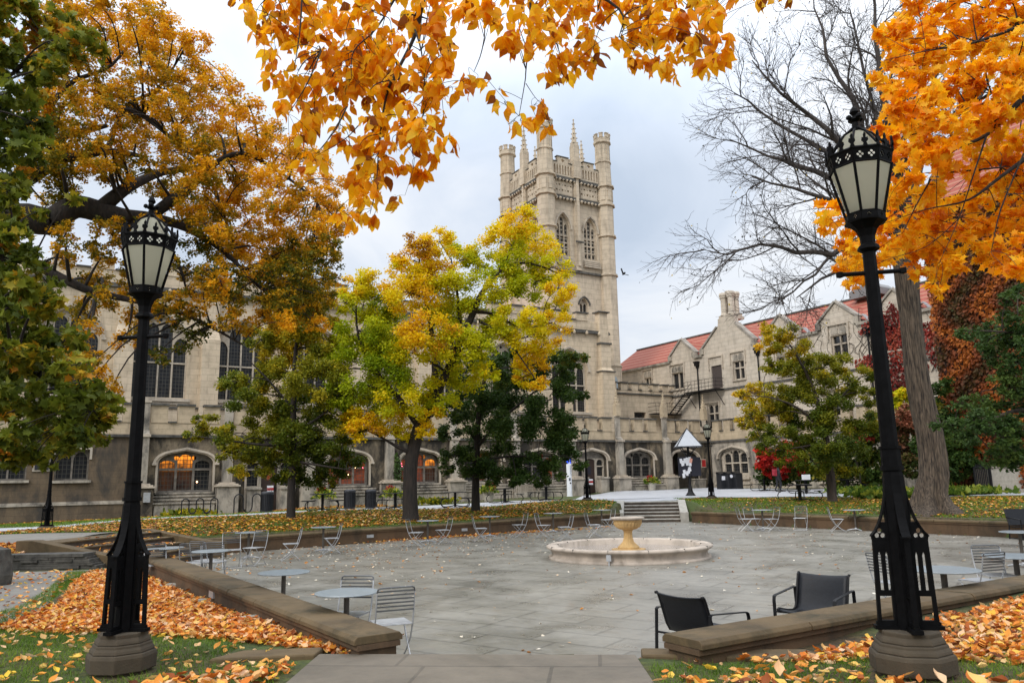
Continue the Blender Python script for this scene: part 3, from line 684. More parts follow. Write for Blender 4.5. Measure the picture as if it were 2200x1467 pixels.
    for k in range(4):
        A = k * PI / 2 + .4; fi.lathe([(.0, zt + .35), (.026, zt + .37), (.022, zt + .39), (0, zt + .405)], 6, c=(.055 * math.cos(A), .055 * math.sin(A)))
    fi.build('finial', MT['iron'], o)
    return o
lampR = make_lamp('near black lamp post at right, its lantern against orange maple leaves', (3.0, 6.2, .51), math.radians(-12), 'gothic lamp posts', .31)
lampL = make_lamp('near black lamp post at left on the lawn, before the elm limbs', (-3.72, 7.6, .335), math.radians(-7), 'gothic lamp posts', .345)
def far_lamp(px, py, z, rz, lab, base=None, sc=.92):
    x, y = gnd(px, py, z)
    c = copy_thing(base or lampF, (x, y, h1(x, y)), rz, lab, 'gothic lamp posts', sc); return c
lampF = make_lamp('far lamp post on the lawn edge beside the white emergency pillar', (0, 0, 0), 0, 'gothic lamp posts', .16)
x, y = gnd(1262, 1076, .86); lampF.location = (x, y, h1(x, y)); lampF.scale = (.9,) * 3; lampF.rotation_euler = (0, 0, .3)
far_lamp(1529, 1070, .87, .5, 'far lamp post on the lawn edge beside the pyramid-roofed kiosk', sc=.93)
far_lamp(100, 1133, .64, .2, 'small distant lamp post in front of the brown wall at far left', sc=.92)
# ================================================================ FURNITURE
def mk_table(label, loc, rz=0):
    o = empty('bistro_table', loc, rz, label, 'table', 'round grey bistro tables on the plaza')
    t = MB(); t.lathe([(.34, .705), (.375, .71), (.38, .72), (.375, .728)], 40); t.build('table_top', MT['tabletop'], o)
    t = MB(); t.tube([(0, 0, .03), (0, 0, .706)], .034, 12); t.build('column', MT['colm'], o)
    t = MB()
    for k in range(3):
        a = k * 2 * PI / 3; t.tube([(0, 0, .055), (.15 * math.cos(a), .15 * math.sin(a), .045), (.30 * math.cos(a), .30 * math.sin(a), .015)], [.026, .022, .016], 6)
    t.lathe([(.05, .03), (.045, .08), (.034, .10)], 12); t.build('base', MT['silver'], o)
    return o
def mk_chair(label, loc, rz=0):
    o = empty('folding_chair', loc, rz, label, 'chair', 'slatted folding chairs on the plaza')
    for s in (-1, 1):
        l = MB(); l.tube([(s * .215, .25, .80), (s * .215, .215, .62), (s * .215, .16, .44), (s * .215, .06, .27), (s * .215, -.10, .12), (s * .215, -.27, .008)], .0095, 6); l.build('back_leg', MT['silver'], o)
        l = MB(); l.tube([(s * .195, -.20, .43), (s * .195, -.03, .24), (s * .195, .22, .008)], .009, 6); l.build('front_leg', MT['silver'], o)
    b = MB(); 
    b.tube([(-.215, .25, .80), (-.205, .262, .838), (-.18, .268, .85), (.18, .268, .85), (.205, .262, .838), (.215, .25, .80)], .0095, 6)
    for k in range(6):
        z = .81 - k * .042; y = .252 - k * .0075; b.box(-.213, .213, y - .004, y + .006, z - .0085, z + .0085)
    b.build('backrest', MT['slat'], o)
    t = MB(); t.box(-.20, .20, -.21, .155, .438, .446); t.tube([(-.205, -.215, .436), (.205, -.215, .436), (.205, .165, .436), (-.205, .165, .436), (-.205, -.215, .436)], .008, 6); t.build('seat', MT['silver'], o)
    t = MB(); t.tube([(-.195, .2, .02), (.195, .2, .02)], .008, 6); t.tube([(-.215, -.26, .016), (.215, -.26, .016)], .008, 6); t.build('cross_bar', MT['silver'], o)
    return o
tabs = [(745, 1272, 'table with pale blue top nearest the entrance, between two chairs'), (610, 1229, 'solitary table second along the left wall, no chairs beside it'),
  (454, 1183, 'table in front of the chair cluster beyond the left lamp'), (355, 1177, 'table half hidden by chairs beside the left corner steps'),
  (535, 1143, 'table flanked by two chairs against the far left wall corner'), (695, 1132, 'table against the far left wall, right of a lone chair'),
  (919, 1118, 'table below the leaning yellow tree, between two side-on chairs'), (1052, 1109, 'table below the dark green tree with star base in view'),
  (1188, 1102, 'table among the crowded chairs left of the fountain'), (1292, 1095, 'table just left of the stone steps behind the fountain bowl'),
  (1637, 1095, 'table ringed by chairs right of the stone steps'), (1835, 1095, 'lone table against the far right wall beside the right lamp'),
  (2026, 1223, 'large near table directly behind the right lamp base'), (2181, 1194, 'near table cut by the right edge of the picture'), (2190, 1142, 'table in front of the black bench at the right edge')]
T0 = None
for i, (px, py, lab) in enumerate(tabs):
    x, y = gnd(px, py, .72); lab = 'round grey ' + lab
    if T0 is None: T0 = mk_table(lab, (x, y, 0)); o = T0
    else: o = copy_thing(T0, (x, y, 0), random.uniform(0, 2), lab)
    if i in (12, 13): o.scale = (1.18, 1.18, 1)
# chairs: px,py of the top of the back, heading (direction the sitter faces, degrees, 0 = +x, 90 = away)
chs = [(768, 1237, -100, 'chair on the far side of the nearest left table'), (815, 1264, 112, 'chair nearest the entrance with back to the viewer by the wall end'),
  (334, 1167, -50, 'white-lit chair leftmost of the cluster at the corner steps'), (385, 1170, 95, 'chair second from left in the cluster, back to the viewer'), (425, 1163, 70, 'chair behind the clustered pair, mostly hidden'), (458, 1165, 100, 'chair right of the clustered four, behind the table column'),
  (498, 1143, -65, 'chair left of the table at the far left wall corner'), (562, 1139, -110, 'chair right of the table at the far left wall corner'), (648, 1133, -160, 'lone chair against the far left wall, facing right table'),
  (733, 1124, 200, 'pale chair standing alone against the wall light of the far left wall'), (876, 1115, -10, 'side-on chair left of the table under the leaning yellow tree'), (968, 1110, 205, 'chair right of the table under the leaning yellow tree'),
  (1015, 1108, 10, 'side-on chair left of the table under the dark green tree'), (1130, 1101, 200, 'chair farthest left in the crowded row left of the fountain'), (1152, 1102, -20, 'chair meeting its neighbour in the crowded row'),
  (1229, 1104, 190, 'chair right of the crowded row table, tipped legs in view'), (1258, 1101, 10, 'chair between the crowded row and the fountain bowl'), (1318, 1092, 195, 'chair right behind the fountain bowl beside the steps'),
  (1583, 1090, 0, 'chair at far left of the ringed table right of the steps'), (1606, 1089, -70, 'chair turned to the viewer left of the ringed table'), (1669, 1089, 190, 'chair at right of the ringed table'),
  (1720, 1087, -120, 'chair with its slatted back lit, standing right of the ringed table'), (1778, 1089, -15, 'chair tilted side-on between the ringed table and the lone table'),
  (1882, 1189, 15, 'near chair whose back peeks out left of the right lamp base'), (2116, 1171, -95, 'chair facing the viewer right of the large near table'), (2134, 1186, 110, 'chair with its back to the viewer just behind the near right wall'),
  (1441, 1043.5, 10, '')][:26]
C0 = None
for (px, py, hd, lab) in chs:
    if not lab: continue
    x, y = gnd(px, py, .85)
    a = math.radians(hd)
    x += .25 * math.cos(a); y += .25 * math.sin(a)      # seat centre is in front of the back
    if px == 815: x, y = -1.45, 9.2
    if px == 385: x += .1; y += .3
    rz = a + PI / 2; lab = 'silver slatted folding ' + lab
    if C0 is None: C0 = mk_chair(lab.replace('second ', 'second '), (x, y, 0), rz)
    else: copy_thing(C0, (x, y, 0), rz, lab)
for (px, py, hd, lab) in ((1309, 1055, 170, 'silver folding chair left on the pale terrace beside the arcade door'), (1650, 1052, 20, 'white folding chair on the terrace left of the walking person')):
    x, y = gnd(px, py, .93); copy_thing(C0, (x, y, h1(x, y) + .01), math.radians(hd) + PI / 2, lab, 'folding chairs up on the terrace')

def mk_lounge(label, loc, rz):
    o = empty('lounge_chair', loc, rz, label, 'lounge chair', 'black sling lounge chairs')
    w = .33
    prof = [(-.36, .385), (-.33, .40), (-.25, .385), (-.05, .345), (.12, .325), (.20, .345), (.25, .42), (.30, .56), (.35, .70), (.375, .76), (.40, .785), (.425, .78)]
    s = MB(); n = 10; vs = []
    for (y, z) in prof:
        for i in range(n + 1):
            t = i / n * 2 - 1; sag = .028 * (1 - t * t); k = max(0, min(1, (y - .15) / .1)); vs.append((w * t, y + sag * k * .8, z - sag * (1 - k) - (.02 * (1 - t * t) if z > .74 else 0)))
    N = len(vs); fs = [(r * (n + 1) + i, r * (n + 1) + i + 1, (r + 1) * (n + 1) + i + 1, (r + 1) * (n + 1) + i) for r in range(len(prof) - 1) for i in range(n)]
    s.add(vs, fs); ob = s.build('sling', MT['mesh'], o, smooth=True, fix=False); md = ob.modifiers.new('th', 'SOLIDIFY'); md.thickness = .012
    for sg in (-1, 1):
        r = MB(); r.tube([(sg * (w + .008), y, z) for y, z in prof], .016, 8); r.build('side_rail', MT['blackmetal'], o)
        a = MB(); X = sg * (w + .06)
        for pts in ([(-.33, .0), (-.335, .50), (-.32, .545), (-.29, .56), (.34, .60)], [(.34, .60), (.36, .585), (.40, .0)]):
            for (p, q) in zip(pts[:-1], pts[1:]):
                p, q = Vector((X, p[0], p[1])), Vector((X, q[0], q[1])); d = (q - p).normalized(); nn = Vector((1, 0, 0)); m_ = d.cross(nn)
                e = .006; wv = .022; a.add([P + nn * sx * wv + m_ * sy * e for P in (p - d * .004, q + d * .004) for sx, sy in ((-1, -1), (1, -1), (1, 1), (-1, 1))], [(0, 1, 2, 3), (7, 6, 5, 4), (0, 4, 5, 1), (1, 5, 6, 2), (2, 6, 7, 3), (3, 7, 4, 0)])
        a.build('armrest_leg', MT['blackmetal'], o, bevel=.003)
    r = MB(); r.tube([(-w - .06, -.33, .36), (w + .06, -.33, .36)], .013, 6); r.tube([(-w - .06, .37, .33), (w + .06, .37, .33)], .013, 6); r.build('cross_bar', MT['blackmetal'], o)
    return o
LG = mk_lounge('black sling lounge chair nearest the path, its back to the viewer beside the wall end', (2.06, 8.95, 0), math.radians(128)); LG.scale = (.95,) * 3
copy_thing(LG, (3.68, 9.97, 0), math.radians(-42), 'black sling lounge chair behind the middle of the near right wall, turned to the left')
LG['label'] = 'black sling lounge chair nearest the path, its back to the viewer beside the wall end'
# two-seat black bench at right edge
x, y = gnd(2190, 1157, 0)
o = empty('sling_bench', (x + .75, y - .1, 0), math.radians(205) - PI + math.radians(-25), 'long black sling bench at the right edge against the far right wall', 'bench')
for nm, pr in (('seat', [(-.42, .40), (.10, .36)]), ('backrest', [(.14, .40), (.30, .86)])):
    s = MB(); s.add([(-.95, pr[0][0], pr[0][1]), (.95, pr[0][0], pr[0][1]), (.95, pr[1][0], pr[1][1]), (-.95, pr[1][0], pr[1][1])], [(0, 1, 2, 3)])
    ob = s.build(nm, MT['mesh'], o, fix=False); md = ob.modifiers.new('th', 'SOLIDIFY'); md.thickness = .03
for sg in (-.97, .97):
    s = MB(); s.tube([(sg, -.42, 0), (sg, -.42, .58), (sg, .24, .62)], .02, 6); s.tube([(sg, .30, .86), (sg, .14, .40), (sg, .2, 0)], .02, 6); s.tube([(sg, -.42, .03), (sg, .2, .03)], .016, 6); s.build('leg_frame', MT['blackmetal'], o)

# picnic tables
def mk_picnic(label, loc, rz):
    o = empty('picnic_table', loc, rz, label, 'picnic table', 'black steel picnic tables')
    t = MB(); t.lathe([(.60, .735), (.62, .745), (.62, .765), (.60, .77)], 8, a0=PI / 8); t.build('table_top', MT['blackmetal'], o)
    t = MB(); t.box(-.06, .06, -.06, .06, .02, .736); t.build('column', MT['blackmetal'], o)
    for k in range(4):
        a = k * PI / 2 + PI / 4; R = Matrix.Rotation(a, 4, 'Z')
        s = MB(); s.plate([[(.70, -.27), (1.02, -.33), (1.02, .33), (.70, .27)]], .44, .47, lambda p, q, t, R=R: tuple(R @ Vector((p, q, t)))); s.build('seat', MT['blackmetal'], o)
        s = MB(); pts = [(.06, 0, .10), (.35, 0, .05), (.62, 0, .022), (.86, 0, .03), (1.0, 0, .13), (1.03, 0, .26), (.97, 0, .39), (.86, 0, .44)]
        s.tube([tuple(R @ Vector(p)) for p in pts], .024, 6); s.build('seat_arm', MT['blackmetal'], o)
    return o
PT = None
for (px, py, z, rz, lab) in ((689, 1098, .8, .2, 'black picnic table right of the small oak trunk, red flowers behind'), (847, 1090, .81, .5, 'black picnic table half hidden by the leaning tree trunk'), (977, 1085, .82, .1, 'black picnic table left of the dark green tree trunk'),
    (1084.5, 1079, .84, .6, 'black picnic table right of the dark green tree trunk'), (1174, 1075, .86, .3, 'black picnic table beside the wooden bench and white pillar'), (1724, 1072, .85, .25, 'black picnic table on the lawn edge before the small oak at right'),
    (1828, 1058, .93, .5, 'black picnic table on the terrace between oak and right lamp'), (1646, 1054, .95, .1, 'black picnic table on the terrace left of the person'), (1737, 1060, .92, .4, 'black picnic table behind the lawn-edge picnic table, box on top')):
    x, y = gnd(px, py, z); y += .3
    if PT is None: PT = mk_picnic(lab, (x, y, h1(x, y) + .01), rz)
    else: copy_thing(PT, (x, y, h1(x, y) + .01), rz, lab)
# litter bins
def mk_bin(label, loc, rz=0):
    o = empty('litter_bin', loc, rz, label, 'litter bin', 'black litter bins along the path')
    b = MB()
    b.lathe([(.27, 0), (.27, .10), (.285, .12), (.285, .85), (.30, .87)], 16); b.build('body', MT['bin'], o)
    s = MB()
    for k in range(20):
        a = 2 * PI * k / 20; s.box(.285, .297, -.022, .022, .12, .85, Matrix.Rotation(a, 4, 'Z'))
    s.build('slats', MT['blackmetal'], o)
    b = MB(); b.lathe([(.31, .872), (.32, .90), (.31, .95), (.24, 1.0), (.18, 1.01)], 20); b.tube([(-.2, 0, 1.0), (-.2, 0, 1.1), (.2, 0, 1.1), (.2, 0, 1.0)], .012, 6); b.build('lid', MT['bin'], o)
    return o
x, y = gnd(573, 1100, .74); B0 = mk_bin('black litter bin beside the arcade door and bike rack', (x, y, h1(x, y)))
for px, py, lab in ((751, 1090, 'left one of the two black litter bins in front of the pink-lit window'), (796, 1087, 'right one of the two black litter bins, nearer the leaning tree')):
    x, y = gnd(px, py, .81); copy_thing(B0, (x, y, h1(x, y)), 1, lab)
# recycling bins by the wing window
for i, (px, lab) in enumerate(((1552, 'recycling bin leftmost of three, white notice on its front'), (1568, 'recycling bin in the middle of three, round opening'), (1585, 'recycling bin rightmost of three, plain side'))):
    pw = at(px, 1046, 61.5 - i * .25); zz_ = h1(pw.x, pw.y)
    o = empty('recycling_bin', (pw.x, pw.y, zz_), TH * .6, 'tall black ' + lab, 'recycling bin', 'recycling bins at the wing window')
    b = MB(); b.box(-.31, .31, -.3, .3, 0, 1.2); b.build('body', MT['bin'], o, bevel=.03)
    b = MB(); b.add([(-.32, -.32, 1.2), (.32, -.32, 1.2), (.32, .32, 1.36), (-.32, .32, 1.36), (-.32, .32, 1.2), (.32, .32, 1.2)], [(0, 1, 2, 3), (0, 3, 4), (1, 5, 2), (2, 5, 4, 3), (0, 4, 5, 1)]); b.build('lid', MT['blackmetal'], o)
    if i == 0: b = MB(); b.box(-.2, .2, -.315, -.305, .72, 1.02); b.build('notice', MT['paper'], o)
    if i == 1: b = MB(); b.lathe([(.13, -.01), (.13, .01)], 20); ob = b.build('opening_ring', MT['paper'], o); ob.rotation_euler = (PI / 2, 0, 0); ob.location = (0, -.31, 1.0)
# bike racks
def mk_rack(label, p0, p1, n):
    d = Vector((p1[0] - p0[0], p1[1] - p0[1], 0)); Lg = d.length; z = h1(*p0)
    o = empty('bike_rack', (p0[0], p0[1], z), math.atan2(d.y, d.x), label, 'bike rack', 'black wave bike racks')
    pts = []; r = Lg / (2 * n - 1) / 2 if n > 1 else .3
    x = 0; w = Lg / (2 * n - 1)
    pts.append((0, 0, 0)); 
    for k in range(2 * n - 1):
        up = k % 2 == 0; zc = .68 if up else .32
        for i in range(0, 9):
            a = PI - PI * i / 8; pts.append((k * w + w / 2 + w / 2 * math.cos(a), 0, zc + (1 if up else -1) * w / 2 * math.sin(a)))
    pts.append((Lg, 0, 0))
    b = MB(); b.tube(pts, .03, 8); b.build('tube', MT['blackmetal'], o)
    b = MB(); b.box(-.08, .08, -.08, .08, -.01, .012); b.box(Lg - .08, Lg + .08, -.08, .08, -.01, .012); b.build('foot_plate', MT['blackmetal'], o)
mk_rack('left black wave bike rack of three hoops, under the orange-lit window', gnd(389, 1107, .66), gnd(467, 1102, .70), 3)
mk_rack('right black wave bike rack of two hoops, beside the litter bin', gnd(502, 1103, .72), gnd(560, 1099, .74), 2)
# wooden bench
x, y = gnd(1131, 1070, .8); z = h1(x, y)
o = empty('wooden_bench', (x, y, z), TH, 'weathered wooden slatted bench by the arcade wall behind the picnic tables', 'bench')
b = MB(); [b.box(-.9, .9, -.28 + k * .11, -.20 + k * .11, .42, .45) for k in range(5)]; b.build('seat', MT['wood'], o)
b = MB(); [b.box(-.87 + k * .145, -.80 + k * .145, .25, .275, .46, .84) for k in range(13)]; b.box(-.9, .9, .24, .28, .82, .90); b.build('backrest', MT['wood'], o)
for sx in (-.86, .86):
    for sy in (-.24, .25): b = MB(); b.box(sx - .035, sx + .035, sy - .035, sy + .035, 0, .62 if sy < 0 else .84); b.build('leg', MT['wood'], o)
    b = MB(); b.box(sx - .035, sx + .035, -.30, .25, .62, .66); b.build('armrest', MT['wood'], o)
# emergency pillar
x, y = gnd(1224, 1066, .82); z = h1(x, y)
o = empty('emergency_pillar', (x, y, z), .15, 'tall white emergency call pillar with blue lamp panel by the arcade door', 'emergency phone')
b = MB(); b.lathe([(.22, 0), (.22, .02), (.19, .03), (.185, 2.28)], 8, a0=PI / 8); b.lathe([(.185, 2.62), (.19, 2.78), (.15, 2.84)], 8, a0=PI / 8); b.build('pillar', MT['white'], o)
b = MB(); b.lathe([(.17, 2.28), (.17, 2.62)], 8, a0=PI / 8); b.build('blue_lamp', MT['blue'], o)
b = MB()
b.box(-.035, .035, -.19, -.175, 2.29, 2.61); b.build('lamp_divider', MT['white'], o)
def text(body, size, mat, parent, loc, rot, name='lettering', ext=.003, align='CENTER'):
    cu = bpy.data.curves.new(name, 'FONT'); cu.body = body; cu.size = size; cu.extrude = ext; cu.align_x = align; cu.align_y = 'CENTER'
    ob = bpy.data.objects.new(name, cu); COL.objects.link(ob)
    bpy.context.view_layer.update()
    me = bpy.data.meshes.new_from_object(ob.evaluated_get(bpy.context.evaluated_depsgraph_get())); bpy.data.objects.remove(ob)
    me.materials.clear(); me.materials.append(mat)
    o2 = bpy.data.objects.new(name, me); COL.objects.link(o2); o2.parent = parent; o2.location = loc; o2.rotation_euler = rot; ALL.append(o2); return o2
text('EMERGENCY', .12, MT['greytext'], o, (.075, -.176, 1.80), (PI / 2, PI / 2, 0))
b = MB(); b.lathe([(.055, -.01), (.055, .01)], 16); ob = b.build('call_button', MT['blackmetal'], o); ob.rotation_euler = (PI / 2, 0, 0); ob.location = (.05, -.18, .92)
b = MB(); b.box(-.07, .07, -.188, -.174, 1.08, 1.28); b.build('speaker_panel', MT['greytext'], o)
# kiosk with pyramid canopy
x, y = gnd(1484, 1066, .88); z = h1(x, y)
o = empty('notice_kiosk', (x, y, z), .35, 'black notice kiosk with a pale pyramid canopy, papers pinned round its post', 'kiosk')
b = MB(); b.lathe([(.34, 0), (.30, .03), (.15, .25), (.09, .6), (.075, .9), (.07, 2.95)], 10); b.build('post', MT['blackmetal'], o)
ap = Vector((0, 0, 3.95)); cs = [Vector((1.05 * math.cos(k * PI / 2 + .35), 1.05 * math.sin(k * PI / 2 + .35), 2.85)) for k in range(4)]
b = MB()
for k in range(4): b.add([ap, cs[k], cs[(k + 1) % 4]], [(0, 1, 2)])
ob = b.build('canopy', MT['shadeglass'], o, fix=False); md = ob.modifiers.new('th', 'SOLIDIFY'); md.thickness = .02
b = MB()
for k in range(4):
    b.tube([ap, cs[k]], .028, 6); b.tube([cs[k], cs[(k + 1) % 4]], .028, 6); b.tube([Vector((0, 0, 2.2)), cs[k] * .62 + Vector((0, 0, (2.85 - 2.85 * .62) + .0))], .022, 6)
b.build('canopy_frame', MT['blackmetal'], o)
for k, (A, mat_) in enumerate(((-.9, 'board'), (2.2, 'board'))):
    b = MB(); b.box(*((-.80, -.02) if k == 0 else (.06, .72)), -.02, .02, 1.15, 2.25, Matrix.Translation((0, -.13, 0))); bd = b.build('board', MT['board'], o)
for k in range(16):
    px_, pz_ = random.uniform(-.78, .05), random.uniform(1.1, 2.15); mt_ = random.choice(['paper', 'paper', 'paper', 'paper', 'paperpink', 'paperlime' if k == 5 else 'paper'])
    b = MB(); b.box(-.09, .09, -.003, .003, -.13, .13); pr = b.build('pinned_paper', MT[mt_], o); pr.location = (px_, -.158 - .004 * k * .3, pz_); pr.rotation_euler = (0, random.uniform(-.35, .35), 0)
# dark notice board standing behind at the arcade passage is built with the arcade
# planters with flowers
def mk_planter(label, loc):
    o = empty('flower_planter', loc, 0, label, 'planter', 'concrete planters of autumn flowers')
    b = MB(); b.lathe([(.26, 0), (.28, .05), (.36, .5), (.40, .54), (.40, .60), (.35, .60), (.33, .52)], 20); b.build('pot', MT['concrete'], o)
    n = 260; d = rand_dir(n); d[:, 2] = np.abs(d[:, 2]); P = d * rng.uniform(.25, .55, (n, 1)) * np.array([1.1, 1.1, .9]) + np.array([0, 0, .55])
    scatter('foliage', LEAF4[0], LEAF4[1], P, frames(d + rng.normal(size=(n, 3)) * .4, rand_dir(n)), rng.uniform(.10, .28, n), rng.uniform(.0, 1, n), MT['lf_hosta'], o)
    n = 160; d = rand_dir(n); P = d * rng.uniform(.1, .24, (n, 1)) + np.array([-.18, -.12, .98])
    scatter('red_flowers', LEAF4[0], LEAF4[1], P, frames(d, rand_dir(n)), rng.uniform(.07, .12, n), rng.uniform(0, .6, n), MT['lf_red'], o)
    return o
P0_ = None
for px, py, z, lab in ((1403, 1053, 1.0, 'planter of red and yellow flowers between two arcade windows left of the kiosk'), (1049, 1074, .8, 'planter of red and gold flowers under the dark green tree'), (842, 1086, .72, 'planter of red flowers left of the leaning tree trunk'), (693, 1092, .66, 'planter of red flowers behind the leftmost picnic table')):
    x, y = gnd(px, py, z); y += .4; zz_ = h1(x, y)
    if P0_ is None: P0_ = mk_planter('concrete ' + lab, (x, y, zz_))
    else: copy_thing(P0_, (x, y, zz_), random.uniform(0, 6), 'concrete ' + lab)
# ---------------------------------------------------------------- person on the terrace
def person():
    x, y = 17.3, 51.4; z = h1(x, y) + .02
    o = empty('person', (x, y, z), math.radians(-75), 'person in dark clothes and grey beanie with a maroon backpack, walking on the terrace', 'person')
    J = {'pel': (0, 0, .95, .13), 'sp': (0, .02, 1.15, .135), 'ch': (0, .04, 1.34, .15), 'nk': (0, .05, 1.48, .06), 'hd': (0, .08, 1.60, .09), 'hd2': (0, .08, 1.70, .075),
         'lh': (.1, 0, .88, .10), 'lk': (.11, .16, .50, .065), 'la': (.11, .06, .09, .045), 'lt': (.11, .22, .04, .04),
         'rh': (-.1, 0, .88, .10), 'rk': (-.11, .02, .49, .065), 'ra': (-.11, -.20, .10, .045), 'rt': (-.11, -.06, .04, .04),
         'ls': (.19, .03, 1.40, .065), 'le': (.25, -.05, 1.12, .048), 'lw': (.22, .10, .92, .035), 'rs': (-.19, .03, 1.40, .065), 're': (-.25, .02, 1.12, .048), 'rw': (-.2, .22, 1.0, .035)}
    E_ = ['pel sp', 'sp ch', 'ch nk', 'nk hd', 'hd hd2', 'pel lh', 'lh lk', 'lk la', 'la lt', 'pel rh', 'rh rk', 'rk ra', 'ra rt', 'ch ls', 'ls le', 'le lw', 'ch rs', 'rs re', 're rw']
    ks = list(J); me = bpy.data.meshes.new('body'); V_ = [J[k][:3] for k in ks]; Rr = [J[k][3] for k in ks]; Ed = [tuple(ks.index(q) for q in e.split()) for e in E_]
    for w_, s_ in (('lw', 1), ('rw', -1)):              # hands: palm, four fingers and a thumb
        b_ = Vector(J[w_][:3]); i0 = ks.index(w_); V_.append(tuple(b_ + Vector((0, .02, -.06)))); Rr.append(.03); pi_ = len(V_) - 1; Ed.append((i0, pi_))
        for q in range(4):
            c_ = b_ + Vector((s_ * (-.025 + .017 * q), .03, -.10)); V_.append(tuple(c_)); Rr.append(.009); Ed.append((pi_, len(V_) - 1)); V_.append(tuple(c_ + Vector((0, .02, -.045 - .01 * (q in (1, 2)))))); Rr.append(.008); Ed.append((len(V_) - 2, len(V_) - 1))
        V_.append(tuple(b_ + Vector((-s_ * .04, .05, -.07)))); Rr.append(.01); Ed.append((pi_, len(V_) - 1))
    me.from_pydata(V_, Ed, []); ob = bpy.data.objects.new('body', me); COL.objects.link(ob); ob.parent = o; ALL.append(ob)
    sk = ob.modifiers.new('skin', 'SKIN'); sv = me.skin_vertices[0].data
    for i, r in enumerate(Rr): sv[i].radius = (r, r)
    sv[0].use_root = True
    ob.modifiers.new('sub', 'SUBSURF').levels = 1; ob.modifiers['sub'].render_levels = 1
    me.materials.append(plain('dark_clothes', (.018, .018, .022), .85, var=.3))
    h = MB(); h.lathe([(.0, 1.54), (.05, 1.55), (.078, 1.60), (.082, 1.66), (.07, 1.70)], 14, c=(0, .10)); h.lathe([(0, 1.615), (.014, 1.62), (.012, 1.64), (0, 1.65)], 6, c=(0, .185)); h.lathe([(0, 1.60), (.016, 1.62), (.016, 1.65), (0, 1.66)], 6, c=(.085, .10)); h.lathe([(0, 1.60), (.016, 1.62), (.016, 1.65), (0, 1.66)], 6, c=(-.085, .10))
    h.build('face', plain('skin', (.38, .21, .14), .6), o, smooth=True)
    h = MB(); h.lathe([(.092, 1.645), (.10, 1.67), (.098, 1.73), (.07, 1.79), (.02, 1.815), (.02, 1.83), (0, 1.84)], 14, c=(0, .09)); h.build('beanie', plain('grey_knit', (.10, .11, .15), .95, var=.3, sc=60), o, smooth=True)
    h = MB(); h.box(-.15, .15, -.30, -.11, 1.02, 1.45); h.box(-.11, .11, -.34, -.302, 1.06, 1.25); h.build('backpack', plain('maroon_cloth', (.30, .02, .035), .8, var=.2), o, bevel=.05)
    return o
person()
# small box and white paper holder on the rear picnic table, black gate and pots are with the right garden
x, y = gnd(1740, 1040, 1.69)
x, y = gnd(1737, 1060, .92); y += .3
b = MB(); b.box(-.22, .22, -.1, .1, 0, .30); ob = b.build('cardboard_box', MT['paper'], bevel=.01); ob.location = (x + .05, y, h1(x, y) + .785); tag(ob, 'small white box standing on the rearmost black picnic table', 'box')
# bird
b = MB(); b.lathe([(.0, -.18), (.06, -.10), (.09, .02), (.06, .14), (.0, .2)], 8); b.add([(0, 0, 0), (.5, .1, .05), (.55, .15, -.05), (.05, .05, -.1)], [(0, 1, 2, 3)]); b.add([(0, 0, 0), (-.35, .2, .2), (-.4, .2, .1), (-.05, .05, -.1)], [(0, 1, 2, 3)])
bo = b.build('bird', MT['blackmetal']); bo.location = at(1340, 588, 55); bo.rotation_euler = (1.2, .3, .6); tag(bo, 'tiny dark bird flying in the sky right of the tower', 'bird')
# ================================================================ BUILDINGS
def garch(kind, t):                      # t 0 at the springing, 1 at the crown -> 0..1
    t = max(0.0, min(1.0, t))
    if kind == 'tudor': return .58 * math.sqrt(max(0, 1 - (1 - min(t / .42, 1)) ** 2)) + .42 * t
    if kind == 'pointed':
        return math.sqrt(max(0, 4 - (2 - t) ** 2)) / math.sqrt(3)
    if kind == 'flat': return 1.0
    return math.sqrt(max(0, 1 - (1 - t) ** 2))
def archz(x, x0, x1, zs, za, kind):
    h = (x1 - x0) / 2; return zs + (za - zs) * garch(kind, 1 - abs(x - (x0 + x1) / 2) / h)
def archpts(x0, x1, zs, za, kind, n=18):
    if kind == 'flat': return [(x1, za), (x0, za)]
    out = []
    for i in range(n + 1):
        a = PI * i / n; x = (x0 + x1) / 2 + (x1 - x0) / 2 * math.cos(a); out.append((x, archz(x, x0, x1, zs, za, kind)))
    return out
def hole(x0, x1, zb, zs, za, kind, n=18): return [(x0, zb), (x1, zb)] + archpts(x0, x1, zs, za, kind, n)
